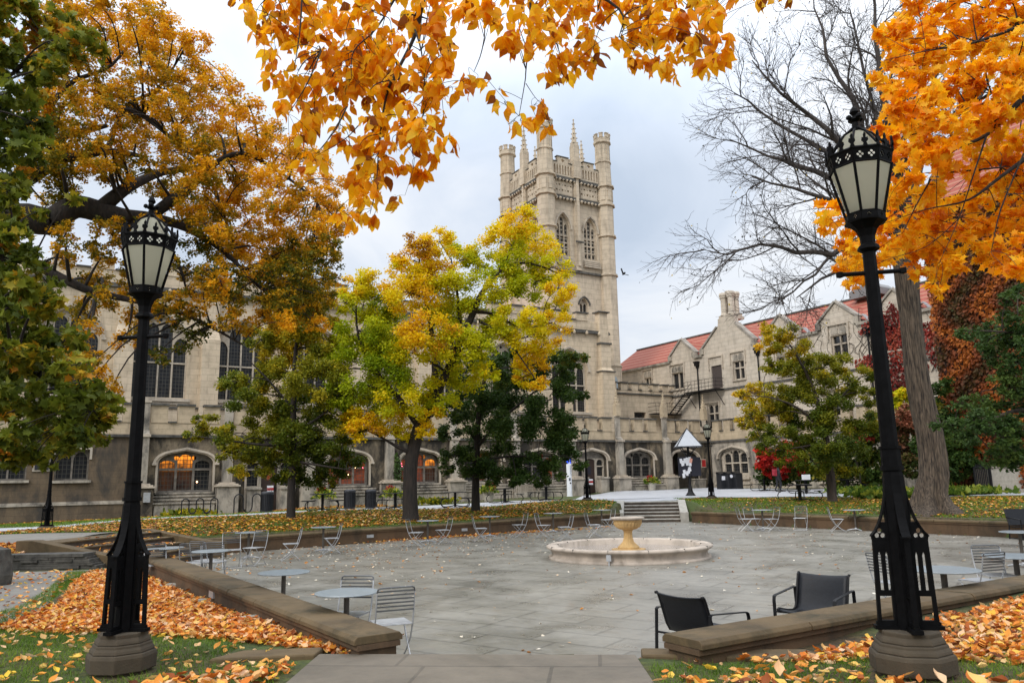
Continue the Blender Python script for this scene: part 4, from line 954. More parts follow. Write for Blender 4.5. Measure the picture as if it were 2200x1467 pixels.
def window(parent, x0, x1, zb, zs, za, kind, nl, trans, yg, glass, frame, mw=.09, fr=.08, head='pointed', fn=None, name='window', glasses=None):
    m = MB(); out = hole(x0, x1, zb, zs, za, kind)
    holes = []; W = (x1 - x0 - 2 * fr - (nl - 1) * mw) / nl; tiers = [zb + fr] + [t for t in trans]
    for i in range(nl):
        a = x0 + fr + i * (W + mw); b = a + W
        top = min(archz(a, x0, x1, zs, za, kind), archz(b, x0, x1, zs, za, kind)) - .10
        if kind == 'flat': top = za - fr
        for k, z in enumerate(tiers):
            z0 = z if k == 0 else z + mw * .5
            z1 = tiers[k + 1] - mw * .5 if k + 1 < len(tiers) else None
            if z1 is not None and z1 < top - .1: holes.append([(a, z0), (b, z0), (b, z1), (a, z1)])
            else:
                t1 = top; hh = min(W * .75, (t1 - z0) * .5) if head else 0
                if t1 - z0 < .12: continue
                if head: holes.append([(a, z0), (b, z0)] + archpts(a, b, t1 - hh, t1, head, 8))
                else: holes.append([(a, z0), (b, z0), (b, t1), (a, t1)])
                break
    if nl > 1 and kind != 'flat':
        for i in range(1, nl):
            cx = x0 + fr + i * (W + mw) - mw / 2; zc = archz(cx, x0, x1, zs, za, kind) - W * .30
            r = W * .17
            if zc - r > zs - .1: holes.append(circ(cx, zc - .04, r, 8))
    m.plate([out] + holes, yg - .07, yg + .07, fn)
    w = m.build(name, frame, parent)
    if glasses:
        for i, gm in enumerate(glasses):
            a = x0 + (x1 - x0) * i / len(glasses); b = x0 + (x1 - x0) * (i + 1) / len(glasses)
            g = MB(); pts = [(a, zb), (b, zb)] + [(b - (b - a) * j / 6, archz(b - (b - a) * j / 6, x0, x1, zs, za, kind)) for j in range(7)]
            g.plate([pts], yg + .075, yg + .09, fn); g.build('glass', gm, w)
    else:
        g = MB(); g.plate([out], yg + .075, yg + .09, fn); g.build('glass', glass, w)
    return w
def hood(m, x0, x1, zs, za, kind, w, y0, y1, fn=None, drop=.0):
    inn = archpts(x0, x1, zs, za, kind, 20); o_ = archpts(x0 - w, x1 + w, zs, za + w, kind, 20)
    if kind == 'flat': inn = [(x1, zs), (x1, za), (x0, za), (x0, zs)]; o_ = [(x1 + w, zs), (x1 + w, za + w), (x0 - w, za + w), (x0 - w, zs)]
    m.plate([o_ + inn[::-1]], y0, y1, fn)
    if drop:
        for xc in (x0 - w / 2, x1 + w / 2): m.box(xc - w * .8, xc + w * .8, y0 - .02, y1, zs - drop, zs + .02) if fn is None else None
def battlements(par, x0, x1, z0, hm, wm, wg, y0, y1, mat, cmat=None, start_gap=False, names=('battlement', 'coping')):
    m = MB(); c = MB(); x = x0 + (wg if start_gap else 0); cmat = cmat or MT['coping']
    while x < x1 - .15:
        e = min(x + wm, x1); m.box(x, e, y0, y1, z0, z0 + hm - .02)
        c.box(x - .05, e + .05, y0 - .10, y1 + .05, z0 + hm - .02, z0 + hm + .10)
        if e + wg < x1: c.box(e + .052, e + wg - .052, y0 - .07, y1 + .05, z0 + .003, z0 + .09)
        x = e + wg
    m.build(names[0], mat, par); c.build(names[1], cmat, par)
Oa = (0.0, 58.0)
def offp(d1, d2=0.0): return (Oa[0] + wx * d1 + ux * d2, Oa[1] + wy * d1 + uy * d2)

# ---------------- arcade range (ground storey with battlements)
A = empty('arcade_range', (0, 58, 0), TH, 'long low stone arcade range with soot-stained arched windows and battlements', 'building')
PX = [-25.2, -20.5, -15.4, -10.0, -5.1, 0.0, 5.1, 9.85, 14.9, 20.1]
ZT = 4.92
bays = []       # x0,x1,sill,spring,apex,kind
def sill(x): return 1.75 + .012 * (x + 25)
bays.append((-24.35, -21.3, 1.72, 3.4, 4.12, 'w', ['glass_o', 'glass_o', 'glass']))
bays.append((-19.3, -16.4, .45, 3.4, 4.05, 'd', None))
bays.append((-14.2, -11.4, 1.9, 3.4, 4.12, 'w', ['glass_r', 'glass_r', 'glass_r']))
bays.append((-9.1, -6.2, 1.95, 3.45, 4.15, 'w', ['glass_r', 'glass_r', 'glass_o']))
bays.append((-4.2, -1.2, 1.95, 3.5, 4.18, 'w', ['glass', 'glass_r', 'glass']))
bays.append((.75, 3.75, 2.0, 3.5, 4.2, 'w', ['glass', 'glass', 'glass_r']))
bays.append((5.75, 8.6, .7, 3.5, 4.22, 'd', None))
bays.append((10.55, 13.5, 2.05, 3.55, 4.25, 'w', ['glass', 'glass', 'glass']))
bays.append((15.6, 18.5, .9, 3.55, 4.25, 'p', None))
holes = [hole(a, b, s, sp, ap, 'tudor') for a, b, s, sp, ap, k, g in bays]
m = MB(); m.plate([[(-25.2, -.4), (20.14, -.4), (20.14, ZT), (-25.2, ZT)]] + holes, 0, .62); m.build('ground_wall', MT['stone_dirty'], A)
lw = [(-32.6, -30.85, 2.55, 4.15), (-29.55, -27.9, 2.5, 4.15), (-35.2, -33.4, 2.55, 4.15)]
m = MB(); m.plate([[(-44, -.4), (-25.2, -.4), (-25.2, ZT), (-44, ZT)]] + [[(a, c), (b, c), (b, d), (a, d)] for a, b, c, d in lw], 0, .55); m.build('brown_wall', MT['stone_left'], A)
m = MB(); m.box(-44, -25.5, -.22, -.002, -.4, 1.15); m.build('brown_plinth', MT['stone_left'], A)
m = MB(); m.box(-44, -25.5, -.27, -.003, 1.152, 1.24); m.box(-44, -25.5, -.18, -.003, 1.242, 1.34); m.build('plinth_cap', MT['trim_d'], A)
m = MB()
for a, b, c, d in lw: m.box(a - .15, b + .15, -.16, .1, c - .14, c - .002); hood(m, a, b, d - .5, d + .05, 'flat', .12, -.10, -.003)
m.box(-30.6, -29.75, -.06, -.003, 3.0, 3.95)
m.build('window_label_mould', MT['trim_d'], A)
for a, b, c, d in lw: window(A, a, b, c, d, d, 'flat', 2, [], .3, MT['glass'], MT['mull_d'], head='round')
m = MB(); m.box(-30.5, -29.85, -.09, -.062, 3.1, 3.85); m.build('wall_plaque', MT['board'], A)
m = MB(); m.plate([[(-44, ZT + .16), (20.1, ZT + .16), (20.1, 5.78), (-44, 5.78)]], .04, .5); m.build('upper_wall', MT['stone_arc'], A)
m = MB(); m.box(-44, 20.35, -.16, .56, ZT, ZT + .09); m.box(-44, 20.3, -.08, .54, ZT + .092, ZT + .158); m.build('string_course', MT['coping'], A)
m = MB(); m.box(-44, 19.9, .5, 9, ZT, 5.6); m.build('flat_roof', MT['coping'], A)
for i in range(len(PX) - 1):
    s = .32; battlements(A, PX[i] + s, PX[i + 1] - s, 5.78, 1.04, .92, .55, .0, .42, MT['stone_arc'])
battlements(A, -44, -25.6, 5.78, 1.04, .92, .55, .0, .42, MT['stone_arc'])
for i, x in enumerate(PX[:-1]):
    zb = .2 + .02 * (x + 25)
    m = MB(); m.box(x - .28, x + .28, -.42, .02, 2.25, ZT - .002)
    m.add([(x - .28, -.42, ZT + .16), (x + .28, -.42, ZT + .16), (x + .28, .0, ZT + .16), (x - .28, .0, ZT + .16), (x - .28, -.12, ZT + .42), (x + .28, -.12, ZT + .42), (x + .28, 0, ZT + .42), (x - .28, 0, ZT + .42)], [(0, 1, 2, 3), (7, 6, 5, 4), (0, 4, 5, 1), (1, 5, 6, 2), (2, 6, 7, 3), (3, 7, 4, 0)])
    m.box(x - .26, x + .26, -.10, .03, ZT + .42, 6.95)
    m.build('buttress', MT['trim_d'], A, bevel=.015)
    m = MB(); m.box(x - .62, x + .62, -.80, .0, -.3, 1.98); m.build('buttress_pedestal', MT['trim_d'] if i else MT['stone_dirty'], A)
    m = MB(); m.box(x - .70, x + .70, -.90, -.004, 1.984, 2.08); m.box(x - .60, x + .60, -.72, -.004, 2.082, 2.16); m.box(x - .45, x + .45, -.55, -.004, 2.162, 2.248); m.build('pedestal_cap', MT['trim'], A, bevel=.01)
    m = MB(); m.box(x - .34, x + .34, -.50, -.003, ZT - .002, ZT + .16); m.box(x - .3, x + .3, -.16, .08, 6.952, 7.05); m.build('buttress_cap', MT['trim'], A)
for bi, (a, b, s, sp, ap, k, g) in enumerate(bays):
    m = MB(); hood(m, a - .14, b + .14, sp, ap + .08, 'tudor', .15, -.17, -.003, drop=.10)
    hood(m, a, b, sp, ap, 'tudor', .12, -.07, -.002); m.box(a - .12, a, -.07, -.002, s if k == 'w' else .6, sp); m.box(b, b + .12, -.07, -.002, s if k == 'w' else .6, sp)
    m.build('hood_mould', MT['trim'], A)
    if k == 'w':
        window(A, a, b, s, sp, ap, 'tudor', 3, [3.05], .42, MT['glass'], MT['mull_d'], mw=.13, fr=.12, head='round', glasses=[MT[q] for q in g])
        m = MB(); xl, xr = a - .35, b + .35
        for j, (y, z) in enumerate(((-.12, s - .0), (-.30, s - .17), (-.50, s - .36), (-.68, s - .56))):
            m.box(xl - .09 * j if j else a - .1, xr + .09 * j if j else b + .1, y, .4 if j == 0 else -.004, z - .10, z - .004)
            m.box(xl - .09 * j + .1 if j else a, xr + .09 * j - .1 if j else b, y + .09, -.005, z - .19, z - .102)
        m.box(PX[bi] + .7, PX[bi + 1] - .7, -.62, -.006, -.3, s - .75)
        m.build('stepped_sill', MT['trim_d'], A)
    elif k == 'd':
        c = (a + b) / 2
        for xa, xb in ((a, c - .62), (c + .62, b)):
            window(A, xa, xb, s + 1.45, sp - .05, sp + .12, 'flat', 1, [3.0], .42, MT['glass'], MT['mull'], fr=.09, head='round')
            m = MB(); m.box(xa, xb, -.3, .5, s - .5, s + 1.30); m.box(xa - .05, xb + .05, -.38, .5, s + 1.302, s + 1.445); m.build('side_bench', MT['trim_d'], A, bevel=.02)
        m = MB(); m.plate([[(c - .62, s), (c - .50, s), (c - .50, sp - .1)] + [(c + .5 * math.cos(q), sp - .1 + .2 * math.sin(q)) for q in [PI - PI * t / 8 for t in range(9)]] + [(c + .5, s), (c + .62, s), (c + .62, sp + .13), (c - .62, sp + .13)]], .3, .5); m.build('door_frame', MT['trim_d'], A)
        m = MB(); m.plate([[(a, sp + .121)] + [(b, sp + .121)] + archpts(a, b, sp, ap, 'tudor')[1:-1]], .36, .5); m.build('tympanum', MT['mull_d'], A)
        m = MB(); m.box(c - .5, c + .5, .40, .46, s, sp + .12); dr = m.build('door', MT['door'], A)
        m = MB(); m.box(c - .16, c + .16, .385, .398, 2.35, 2.95); m.build('door_pane', MT['glass_r'] if a < 0 else MT['board'], dr)
        m = MB(); m.box(c - .2 + .1, c + .2 + .1, .372, .384, 1.55, 2.0); m.build('door_notice', MT['paper'], dr)
        m = MB(); m.box(c - .2 + .1, c + .2 + .1, .366, .371, 1.70, 1.86); m.build('notice_band', MT['redsign'], dr)
        m = MB(); m.box(c + .36, c + .42, .33, .39, 1.7, 1.95); m.build('door_handle', MT['blackmetal'], dr)
        m = MB(); m.box(a - .1, b + .1, -.9, .3, -.3, s - .012); m.build('door_step', MT['trim'], A)
    else:
        m = MB(); m.box(a, b, 2.4, 2.5, s, 4.5); m.build('passage_back_wall', MT['stone_dirty'], A)
        m = MB(); m.box(a + .1, a + 1.2, 1.0, 1.08, s, 3.6); m.build('door', MT['door'], A)
        m = MB(); m.box(a, b + .6, -.004, 2.5, s - .3, s - .01); m.build('passage_floor', MT['farpath'], A)
        m = MB(); m.box(b - .9, b + .35, -.55, -.006, .6, 1.75); m.box(b - 1.0, b + .45, -.6, -.006, 1.752, 1.85); m.build('side_bench', MT['trim_d'], A, bevel=.02)
        m = MB(); m.box(16.75, 18.0, -.35, -.28, 2.05, 3.75); nb = m.build('notice_board', MT['board'], A)
        m = MB(); m.box(17.5, 17.86, -.362, -.352, 2.3, 2.85); m.build('notice', MT['paper'], nb)
        m = MB(); m.box(19.0, 19.45, -.05, -.004, 2.85, 3.45); m.build('red_plaque', MT['redsign'], A)
        m = MB(); m.box(18.95, 19.5, -.04, -.003, 2.78, 3.52); m.build('plaque_surround', MT['trim'], A)
# warm little lamps inside the windows
for i, (bx, z, c_) in enumerate(((-14.0, 3.0, 'p'), (-13.8, 2.95, 'p'), (-12.95, 3.3, 'p'), (-12.2, 3.05, 'w'), (-11.7, 3.05, 'p'), (-12.7, 2.6, 'w'), (-8.9, 3.3, 'p'), (-8.85, 3.15, 'p'), (-8.1, 2.75, 'p'), (-3.7, 3.1, 'p'), (-22.1, 2.3, 'w'))):
    if 'pk' not in MT: MT['pk'] = emit('pink_bulb', (1, .10, .16), 9); MT['wk'] = emit('warm_bulb', (1, .6, .3), 9)
    m = MB(); m.lathe([(0, z - .045), (.035, z - .03), (.045, z), (.035, z + .03), (0, z + .045)], 8, c=(bx, .38)); m.build('lit_bulb', MT['pk' if c_ == 'p' else 'wk'], A)
m = MB(); m.box(-25.1, -24.75, -.95, -.82, 1.2, 1.75); m.build('electric_box', MT['silver'], A)
# crocketed pinnacles on the arcade buttresses
def pinnacle(par, x, y, z0, h, r, mat, name='pinnacle'):
    m = MB(); zb = z0 + h * .35
    m.box(x - r, x + r, y - r, y + r, z0, zb)
    for sx, sy in ((0, -1), (-1, 0), (1, 0)): 
        M_ = Matrix.Translation((x + sx * r, y + sy * r, 0)); m.add([(x + sx * r * 1.02 - abs(sy) * r, y + sy * r * 1.02 - abs(sx) * r, zb), (x + sx * r * 1.02 + abs(sy) * r, y + sy * r * 1.02 + abs(sx) * r, zb), (x + sx * r * .9, y + sy * r * .9, zb + r * 1.6)], [(0, 1, 2)])
    m.lathe([(r * 1.05, zb), (r * .75, zb + h * .12), (r * .12, z0 + h * .95), (r * .28, z0 + h * .965), (0, z0 + h)], 8, c=(x, y), a0=PI / 8)
    for k in range(5):
        t = k / 5; zc = zb + h * .08 + (h * .55) * t; rr = r * (.98 - .8 * t)
        for q in range(4):
            a = q * PI / 2 + PI / 4; s = .055 * (1 - .4 * t) * (r / .2); cx, cy = x + rr * math.cos(a), y + rr * math.sin(a)
            m.lathe([(0, zc - s), (s, zc - s * .2), (s * .7, zc + s * .8), (0, zc + s)], 5, c=(cx, cy))
    m.build(name, mat, par)
for x in PX[6:9]: pinnacle(A, x, -.05, 7.05, 2.15, .23, MT['stone_arc'])
pinnacle(A, 19.7, .1, 6.9, 2.3, .23, MT['stone_arc'])
pinnacle(A, PX[5], -.05, 7.05, 2.15, .23, MT['stone_arc'])

# ---------------- dining hall above and behind the arcade
o_ = offp(4); Hh = empty('dining_hall', (o_[0], o_[1], 0), TH, 'tall stone hall with big pointed leaded windows behind the trees at left', 'building')
HX0, HX1 = -46, 12.4
wins = [(-25.95 + 5.15 * k, -22.5 + 5.15 * k) for k in range(-3, 6)] + [(6.3, 10.0)]
m = MB(); m.plate([[(HX0, 5), (HX1, 5), (HX1, 15.75), (HX0, 15.75)]] + [hole(a, b, 7.65, 11.3, 13.1, 'pointed') for a, b in wins], 0, .6); m.build('wall', MT['stone'], Hh)
m = MB(); m.box(HX0, HX1, .6, 12, 5, 15.7); m.build('inner_wall', MT['stone'], Hh)
for i, (a, b) in enumerate(wins):
    window(Hh, a, b, 7.65, 11.3, 13.1, 'pointed', 4, [10.0], .42, MT['glass'], MT['mull'], mw=.10, fr=.10)
    m = MB(); hood(m, a - .1, b + .1, 11.3, 13.2, 'pointed', .16, -.12, -.002, drop=.12); m.build('hood_mould', MT['trim'], Hh); m = MB(); m.box(a - .25, b + .25, -.2, .3, 7.45, 7.64); m.box(a - .25, b + .25, -.1, -.002, 7.25, 7.45); m.build('window_sill', MT['trim'], Hh)
for k in range(-3, 6):
    x = -21.5 + .35 + 5.15 * k
    if x > 4: continue
    m = MB(); m.box(x - .55, x + .55, -.55, -.0, 6, 11.6)
    m.add([(x - .55, -.55, 11.6), (x + .55, -.55, 11.6), (x + .55, 0, 11.6), (x - .55, 0, 11.6), (x - .45, -.25, 12.2), (x + .45, -.25, 12.2), (x + .45, 0, 12.2), (x - .45, 0, 12.2)], [(0, 1, 2, 3), (7, 6, 5, 4), (0, 4, 5, 1), (1, 5, 6, 2), (2, 6, 7, 3), (3, 7, 4, 0)])
    m.box(x - .45, x + .45, -.25, -.001, 12.2, 14.5); m.build('buttress', MT['stone'], Hh)
m = MB(); m.box(HX0, HX1 + .1, -.28, -.004, 14.62, 14.8); m.box(HX0, HX1 + .1, -.16, -.004, 14.802, 14.92); m.box(HX0, HX1, -.10, -.004, 7.0, 7.12); m.build('string_course', MT['coping'], Hh)
for k in range(36):
    m = MB(); x = -36 + k * 1.35; m.lathe([(0, 14.45), (.12, 14.52), (.14, 14.66), (.05, 14.8), (0, 14.82)], 6, c=(x, -.3)); m.build('carved_boss', MT['stone'], Hh)
battlements(Hh, HX0, 10.9, 15.75, .66, 1.25, .95, -.06, .42, MT['stone'])
m = MB(); m.box(11.1, 12.45, -.75, -.0, 4.9, 11.3)
m.add([(11.1, -.75, 11.3), (12.45, -.75, 11.3), (12.45, 0, 11.3), (11.1, 0, 11.3), (11.25, -.5, 11.6), (12.3, -.5, 11.6), (12.3, 0, 11.6), (11.25, 0, 11.6)], [(0, 1, 2, 3), (7, 6, 5, 4), (0, 4, 5, 1), (1, 5, 6, 2), (2, 6, 7, 3), (3, 7, 4, 0)])
m.box(11.25, 12.3, -.5, -.001, 11.6, 13.7); m.box(11.3, 12.25, -.35, .4, 13.9, 15.9); m.box(11.35, 12.2, -.30, .35, 15.9, 16.6)
m.build('corner_buttress', MT['stone'], Hh)
m = MB(); m.box(11.0, 12.55, -.85, -.002, 11.22, 11.30); m.box(11.15, 12.4, -.6, -.002, 13.7, 13.85); m.box(11.15, 12.4, -.5, .5, 16.602, 16.7); m.build('buttress_cap', MT['coping'], Hh)
m = MB(); m.plate([[(1.5, 15.72), (5.5, 17.2), (11.5, 15.72)]], HX0, 10, lambda p, q, t: (t, p, q)); m.build('roof', MT['tiles'], Hh)

# ---------------- bell tower
a0, d0 = 8.9, 8.0
o_ = offp(d0, a0); T = empty('bell_tower', (o_[0], o_[1], 0), TH, 'tall square stone bell tower with octagonal corner turrets and crocketed pinnacles', 'tower')
Wt = 7.0
def ffront(p, q, t): return (p, t, q)
def fleft(p, q, t): return (t, Wt - p, q)
bw = [(1.08, 2.62), (4.3, 5.84)]
for fi, fn in enumerate((ffront, fleft)):
    hs = [hole(a, b, 22.9, 25.6, 27.1, 'pointed') for a, b in bw]
    if fi == 0: hs.append(hole(3.5, 4.5, 17.2, 18.3, 18.95, 'pointed'))
    m = MB(); m.plate([[(0, -.3), (Wt, -.3), (Wt, 31.2), (0, 31.2)]] + hs, 0, .55, fn); m.build('wall', MT['stone_t'], T)
    for a, b in bw:
        w = window(T, a, b, 22.9, 25.6, 27.1, 'pointed', 3, [23.6, 24.3, 25.0], .32, MT['louvre'], MT['stone_t'], mw=.12, fr=.12, fn=fn, name='belfry_window')
        mm = MB()
        for k in range(9):
            z = 23.0 + k * .42; mm.plate([[(a, z), (b, z), (b, z + .14), (a, z + .14)]], .36, .44, fn)
        mm.build('louvre_slats', MT['trim_d'], w)
        mm = MB(); hood(mm, a - .08, b + .08, 25.6, 27.2, 'pointed', .16, -.14, -.002, fn=fn)
        for k in range(4): mm.plate([[(a - .2, 22.05 + k * .2), (b + .2, 22.05 + k * .2), (b + .2, 22.17 + k * .2), (a - .2, 22.17 + k * .2)]], -.30 + k * .07, -.002, fn)
        mm.build('window_surround', MT['trim'], T)
    if fi == 0:
        window(T, 3.5, 4.5, 17.2, 18.3, 18.95, 'pointed', 2, [], .3, MT['glass'], MT['trim'], fn=fn, mw=.08)
        mm = MB(); hood(mm, 3.42, 4.58, 18.3, 19.05, 'pointed', .14, -.12, -.002, fn=fn); mm.build('window_surround', MT['coping'], T)
    mm = MB(); mm.plate([[(3.16, 21.6), (3.74, 21.6), (3.74, 31), (3.16, 31)]], -.28, -.001, fn); mm.plate([[(3.26, 16), (3.64, 16), (3.64, 21.6), (3.26, 21.6)]], -.001, .0, fn) if 0 else None
    mm.plate([[(3.30, 22), (3.60, 22), (3.60, 30.9), (3.30, 30.9)]], -.40, -.281, fn)
    mm.build('middle_pilaster', MT['stone_t'], T)
    mm = MB()
    for z, hgt, pr in ((21.35, .2, .22), (27.9 + .65, .28, .32), (30.45, .3, .38), (25.2, .12, 0)):
        if pr: mm.plate([[(-.2, z), (Wt + .2, z), (Wt + .2, z + hgt), (-.2, z + hgt)]], -pr, -.003, fn)
    mm.plate([[(3.0, 24.3), (3.9, 24.3), (3.9, 24.45), (3.0, 24.45)]], -.5, -.401, fn)
    mm.build('cornice', MT['coping'], T)
    for zc in (28.5, 30.4):                                  # lumpy carved ball-flower courses
        for k in range(15):
            mm = MB(); q = fn(.6 + k * .42, zc, -.3); s = .13 + .05 * ((k * 7) % 3) / 2; mm.lathe([(0, zc - s), (s, zc), (s * .6, zc + s * .8), (0, zc + s)], 6, c=(q[0], q[1])); mm.build('carved_boss', MT['stone_t'], T)
    mm = MB(); fz = []
    for (xa, xb) in ((1.0, 3.0), (3.95, 6.0)):
        n = 6; w = (xb - xa) / n
        fz = [circ(xa + (k + .5) * w, 29.65 + (.28 if k % 2 else -.25), w * .34, 8) for k in range(n)] + [circ(xa + (k + .5) * w, 29.65 - (.28 if k % 2 else -.25), w * .2, 6) for k in range(n)]
        mm.plate([[(xa, 28.95), (xb, 28.95), (xb, 30.35), (xa, 30.35)]] + fz, -.14, -.002, fn)
    mm.build('carved_frieze', MT['stone_t'], T)
    # open balustrade and pierced battlements
    mm = MB()
    for (xa, xb) in ((.8, 3.05), (3.85, 6.2)):
        n = 7; w = (xb - xa) / n; hl = []
        for k in range(n): hl.append([(xa + k * w + .07, 31.0), (xa + (k + 1) * w - .07, 31.0)] + archpts(xa + k * w + .07, xa + (k + 1) * w - .07, 31.75, 31.98, 'pointed', 6))
        c1, c2 = (xa + .45, xb - .45) if xa < 2 else (xa + .5, xb - .5)
        out = [(xa, 30.76), (xb, 30.76), (xb, 32.2)]
        md = (xa + xb) / 2
        out += [(md + .62, 32.2), (md + .62, 32.75), (md - .62, 32.75), (md - .62, 32.2), (xa, 32.2)]
        hl.append([(md - .22, 32.42), (md, 32.22), (md + .22, 32.42), (md, 32.62)])
        mm.plate([out] + hl, -.20, .10, fn)
    mm.build('open_parapet', MT['stone_t'], T)
    for (xa, xb) in ((.8, 3.05), (3.85, 6.2)):
        mm = MB(); md = (xa + xb) / 2; mm.plate([[(md - .7, 32.752), (md + .7, 32.752), (md + .7, 32.85), (md - .7, 32.85)]], -.26, .16, fn); mm.plate([[(xa, 32.202), (md - .66, 32.202), (md - .66, 32.28), (xa, 32.28)]], -.26, .16, fn); mm.plate([[(md + .66, 32.202), (xb, 32.202), (xb, 32.28), (md + .66, 32.28)]], -.26, .16, fn); mm.build('parapet_coping', MT['coping'], T)
m = MB(); m.box(.56, Wt, .56, Wt, -.3, 31.0); m.build('core_wall', MT['stone_t'], T)
m = MB()
for fn in (lambda p, q, t: (p, Wt - t, q), lambda p, q, t: (Wt - t, p, q)):
    for (xa, xb) in ((.8, 3.05), (3.85, 6.2)):
        m.plate([[(xa, 30.8), (xb, 30.8), (xb, 32.2), ((xa + xb) / 2 + .6, 32.2), ((xa + xb) / 2 + .6, 32.8), ((xa + xb) / 2 - .6, 32.8), ((xa + xb) / 2 - .6, 32.2), (xa, 32.2)]], -.20, .10, fn)
m.build('rear_parapet', MT['stone_t'], T)
for (cx, cy) in ((0, 0), (Wt, 0), (0, Wt), (Wt, Wt)):
    R_ = .86
    m = MB(); rp = [(R_ + .12, -.3), (R_ + .12, 12.4), (R_ + .04, 12.6), (R_ + .04, 21.3), (R_, 21.5), (R_, 30.5), (R_ - .02, 30.6), (R_ - .10, 33.2), (R_ - .12, 35.15)]
    m.lathe(rp, 8, c=(cx, cy), a0=PI / 8)
    for z in (21.35, 28.5, 30.45, 12.4, 25.3):
        m.lathe([(R_ + .02, z), (R_ + .20, z + .06), (R_ + .20, z + .2), (R_, z + .28)], 8, c=(cx, cy), a0=PI / 8, cap=False)
    m.lathe([(R_ - .10, 33.1), (R_ + .0, 33.15), (R_ - .0, 33.25), (R_ - .12, 33.3)], 8, c=(cx, cy), a0=PI / 8, cap=False)
    m.lathe([(R_ - .12, 35.1), (R_ + .06, 35.25), (R_ + .06, 35.4), (R_ - .02, 35.45), (R_ - .02, 35.75)], 8, c=(cx, cy), a0=PI / 8)
    m.build('corner_turret', MT['stone_t'], T)
    m = MB()
    for k in range(8):
        A_ = k * PI / 4; M_ = Matrix.Translation((cx, cy, 0)) @ Matrix.Rotation(A_, 4, 'Z'); m.box(R_ - .20, R_ - .03, -.19, .19, 35.752, 36.15, M_); m.box(R_ - .23, R_ + .01, -.22, .22, 36.152, 36.22, M_)
    m.build('turret_battlement', MT['stone_t'], T)
    m = MB()
    for k in range(8):
        A_ = k * PI / 4; M_ = Matrix.Translation((cx, cy, 0)) @ Matrix.Rotation(A_, 4, 'Z')
        m.box(R_ * .924 - .02, R_ * .924 + .06, -.20, .20, 29.1, 30.2, M_); m.box(R_ * .83 - .0, R_ * .83 + .035, -.03, .03, 31, 35.0, M_)
    m.build('turret_panel', MT['stone_t'], T)
for (x, y) in ((3.45, -.1), (-.1, 3.55), (3.45, Wt), (Wt, 3.5)):
    m = MB(); m.box(x - .42, x + .42, y - .42, y + .42, 30.8, 32.6); m.build('pinnacle_base', MT['stone_t'], T)
    pinnacle(T, x, y, 32.6, 4.6, .34, MT['stone_t'])

# ---------------- low battlemented range between tower and wing
o_ = offp(5); Lr = empty('low_range', (o_[0], o_[1], 0), TH, 'two-storey battlemented stone range right of the tower with a glass skylight', 'building')
m = MB(); m.plate([[(12.3, 5), (21.6, 5), (21.6, 9.95), (12.3, 9.95)], [(15.9, 7.45), (17.3, 7.45), (17.3, 7.95), (15.9, 7.95)]], 0, .5); m.box(12.3, 21.6, .5, 4, 5, 9.9); m.build('wall', MT['stone'], Lr)
m = MB(); m.plate([[(15.9, 7.45), (17.3, 7.45), (17.3, 7.95), (15.9, 7.95)]], .3, .34); m.build('window', MT['glass_p'], Lr)
m = MB(); m.box(12.3, 21.0, -.14, -.002, 9.55, 9.68); m.build('string_course', MT['coping'], Lr)
battlements(Lr, 13.2, 21.2, 9.95, .62, .75, .5, -.04, .35, MT['stone'])
m = MB(); m.plate([[(12.6, 10.0), (15.4, 10.0), (15.0, 11.3), (13.0, 11.5)]], 1.2, 3.5); m.build('skylight', plain('skylight_glass', (.35, .42, .47), .2), Lr)
m = MB(); m.box(17.6, 21.0, -1.1, -.05, 7.75, 7.82)
for k in range(8): m.tube([(17.6 + k * .48, -1.08, 7.8), (17.6 + k * .48, -1.08, 8.75)], .018, 4)
for z in (8.1, 8.45, 8.78): m.tube([(17.6, -1.08, z), (21, -1.08, z)], .018, 4); m.tube([(17.6, -1.08, z), (17.6, 0, z)], .018, 4)
m.build('iron_balcony', MT['blackmetal'], Lr)

MT['gcop'] = plain('gable_coping_stone', (.30, .27, .23), .9, var=.4, sc=2)
# ---------------- gabled wing on the right (faces the court, runs towards the camera)
C_ = (Oa[0] + ux * 20.25, Oa[1] + uy * 20.25)
Wg = empty('gabled_wing', (C_[0] + ux * .5, C_[1] + uy * .5, 0), TH - PI / 2, 'long right-hand stone wing with gables, tall chimney and red tiled roof', 'building')
XE = 29.0
gab = [(-3.45, 1.6, 14.75, 13.3), (2.2, 3.0, 0, 13.4), (8.1, 1.65, 14.85, 13.35), (13.4, 1.65, 14.85, 13.4), (18.1, 1.6, 14.75, 13.35), (23.2, 1.6, 14.8, 13.35)]
EV = 12.85
out = [(XE, -.3), (XE, EV)]
for (c, hw, za, zf) in reversed(gab):
    if za: out += [(c + hw, EV), (c + hw, zf), (c, za), (c - hw, zf), (c - hw, EV)]
    else: out += [(c + 3.0, EV), (c + 3.0, 13.35), (c + 1.15, 15.1), (c + 1.05, 15.6), (c - .85, 15.6), (c - .95, 15.1), (c - 3.0, 13.35), (c - 3.0, EV)]
out += [(-14, EV), (-14, 4), (-6, 4), (-6, -.3)]
ww = [(-4.98, -3.4, 10.2, 11.75, 2), (2.75, 4.05, 10.2, 11.8, 2), (7.5, 8.9, 9.95, 11.5, 2), (12.75, 14.15, 10.55, 12.35, 2), (17.35, 18.75, 10.5, 12.3, 2), (22.6, 24.0, 10.4, 12.2, 2), (-9.0, -7.9, 11.0, 11.8, 2),
      (9.9, 10.6, 12.0, 12.6, 1), (17.3, 18.7, 6.3, 8.2, 2), (-.65, .75, 6.2, 8.35, 2), (5.6, 6.9, 6.3, 8.2, 2), (11.6, 13.0, 6.3, 8.2, 2)]
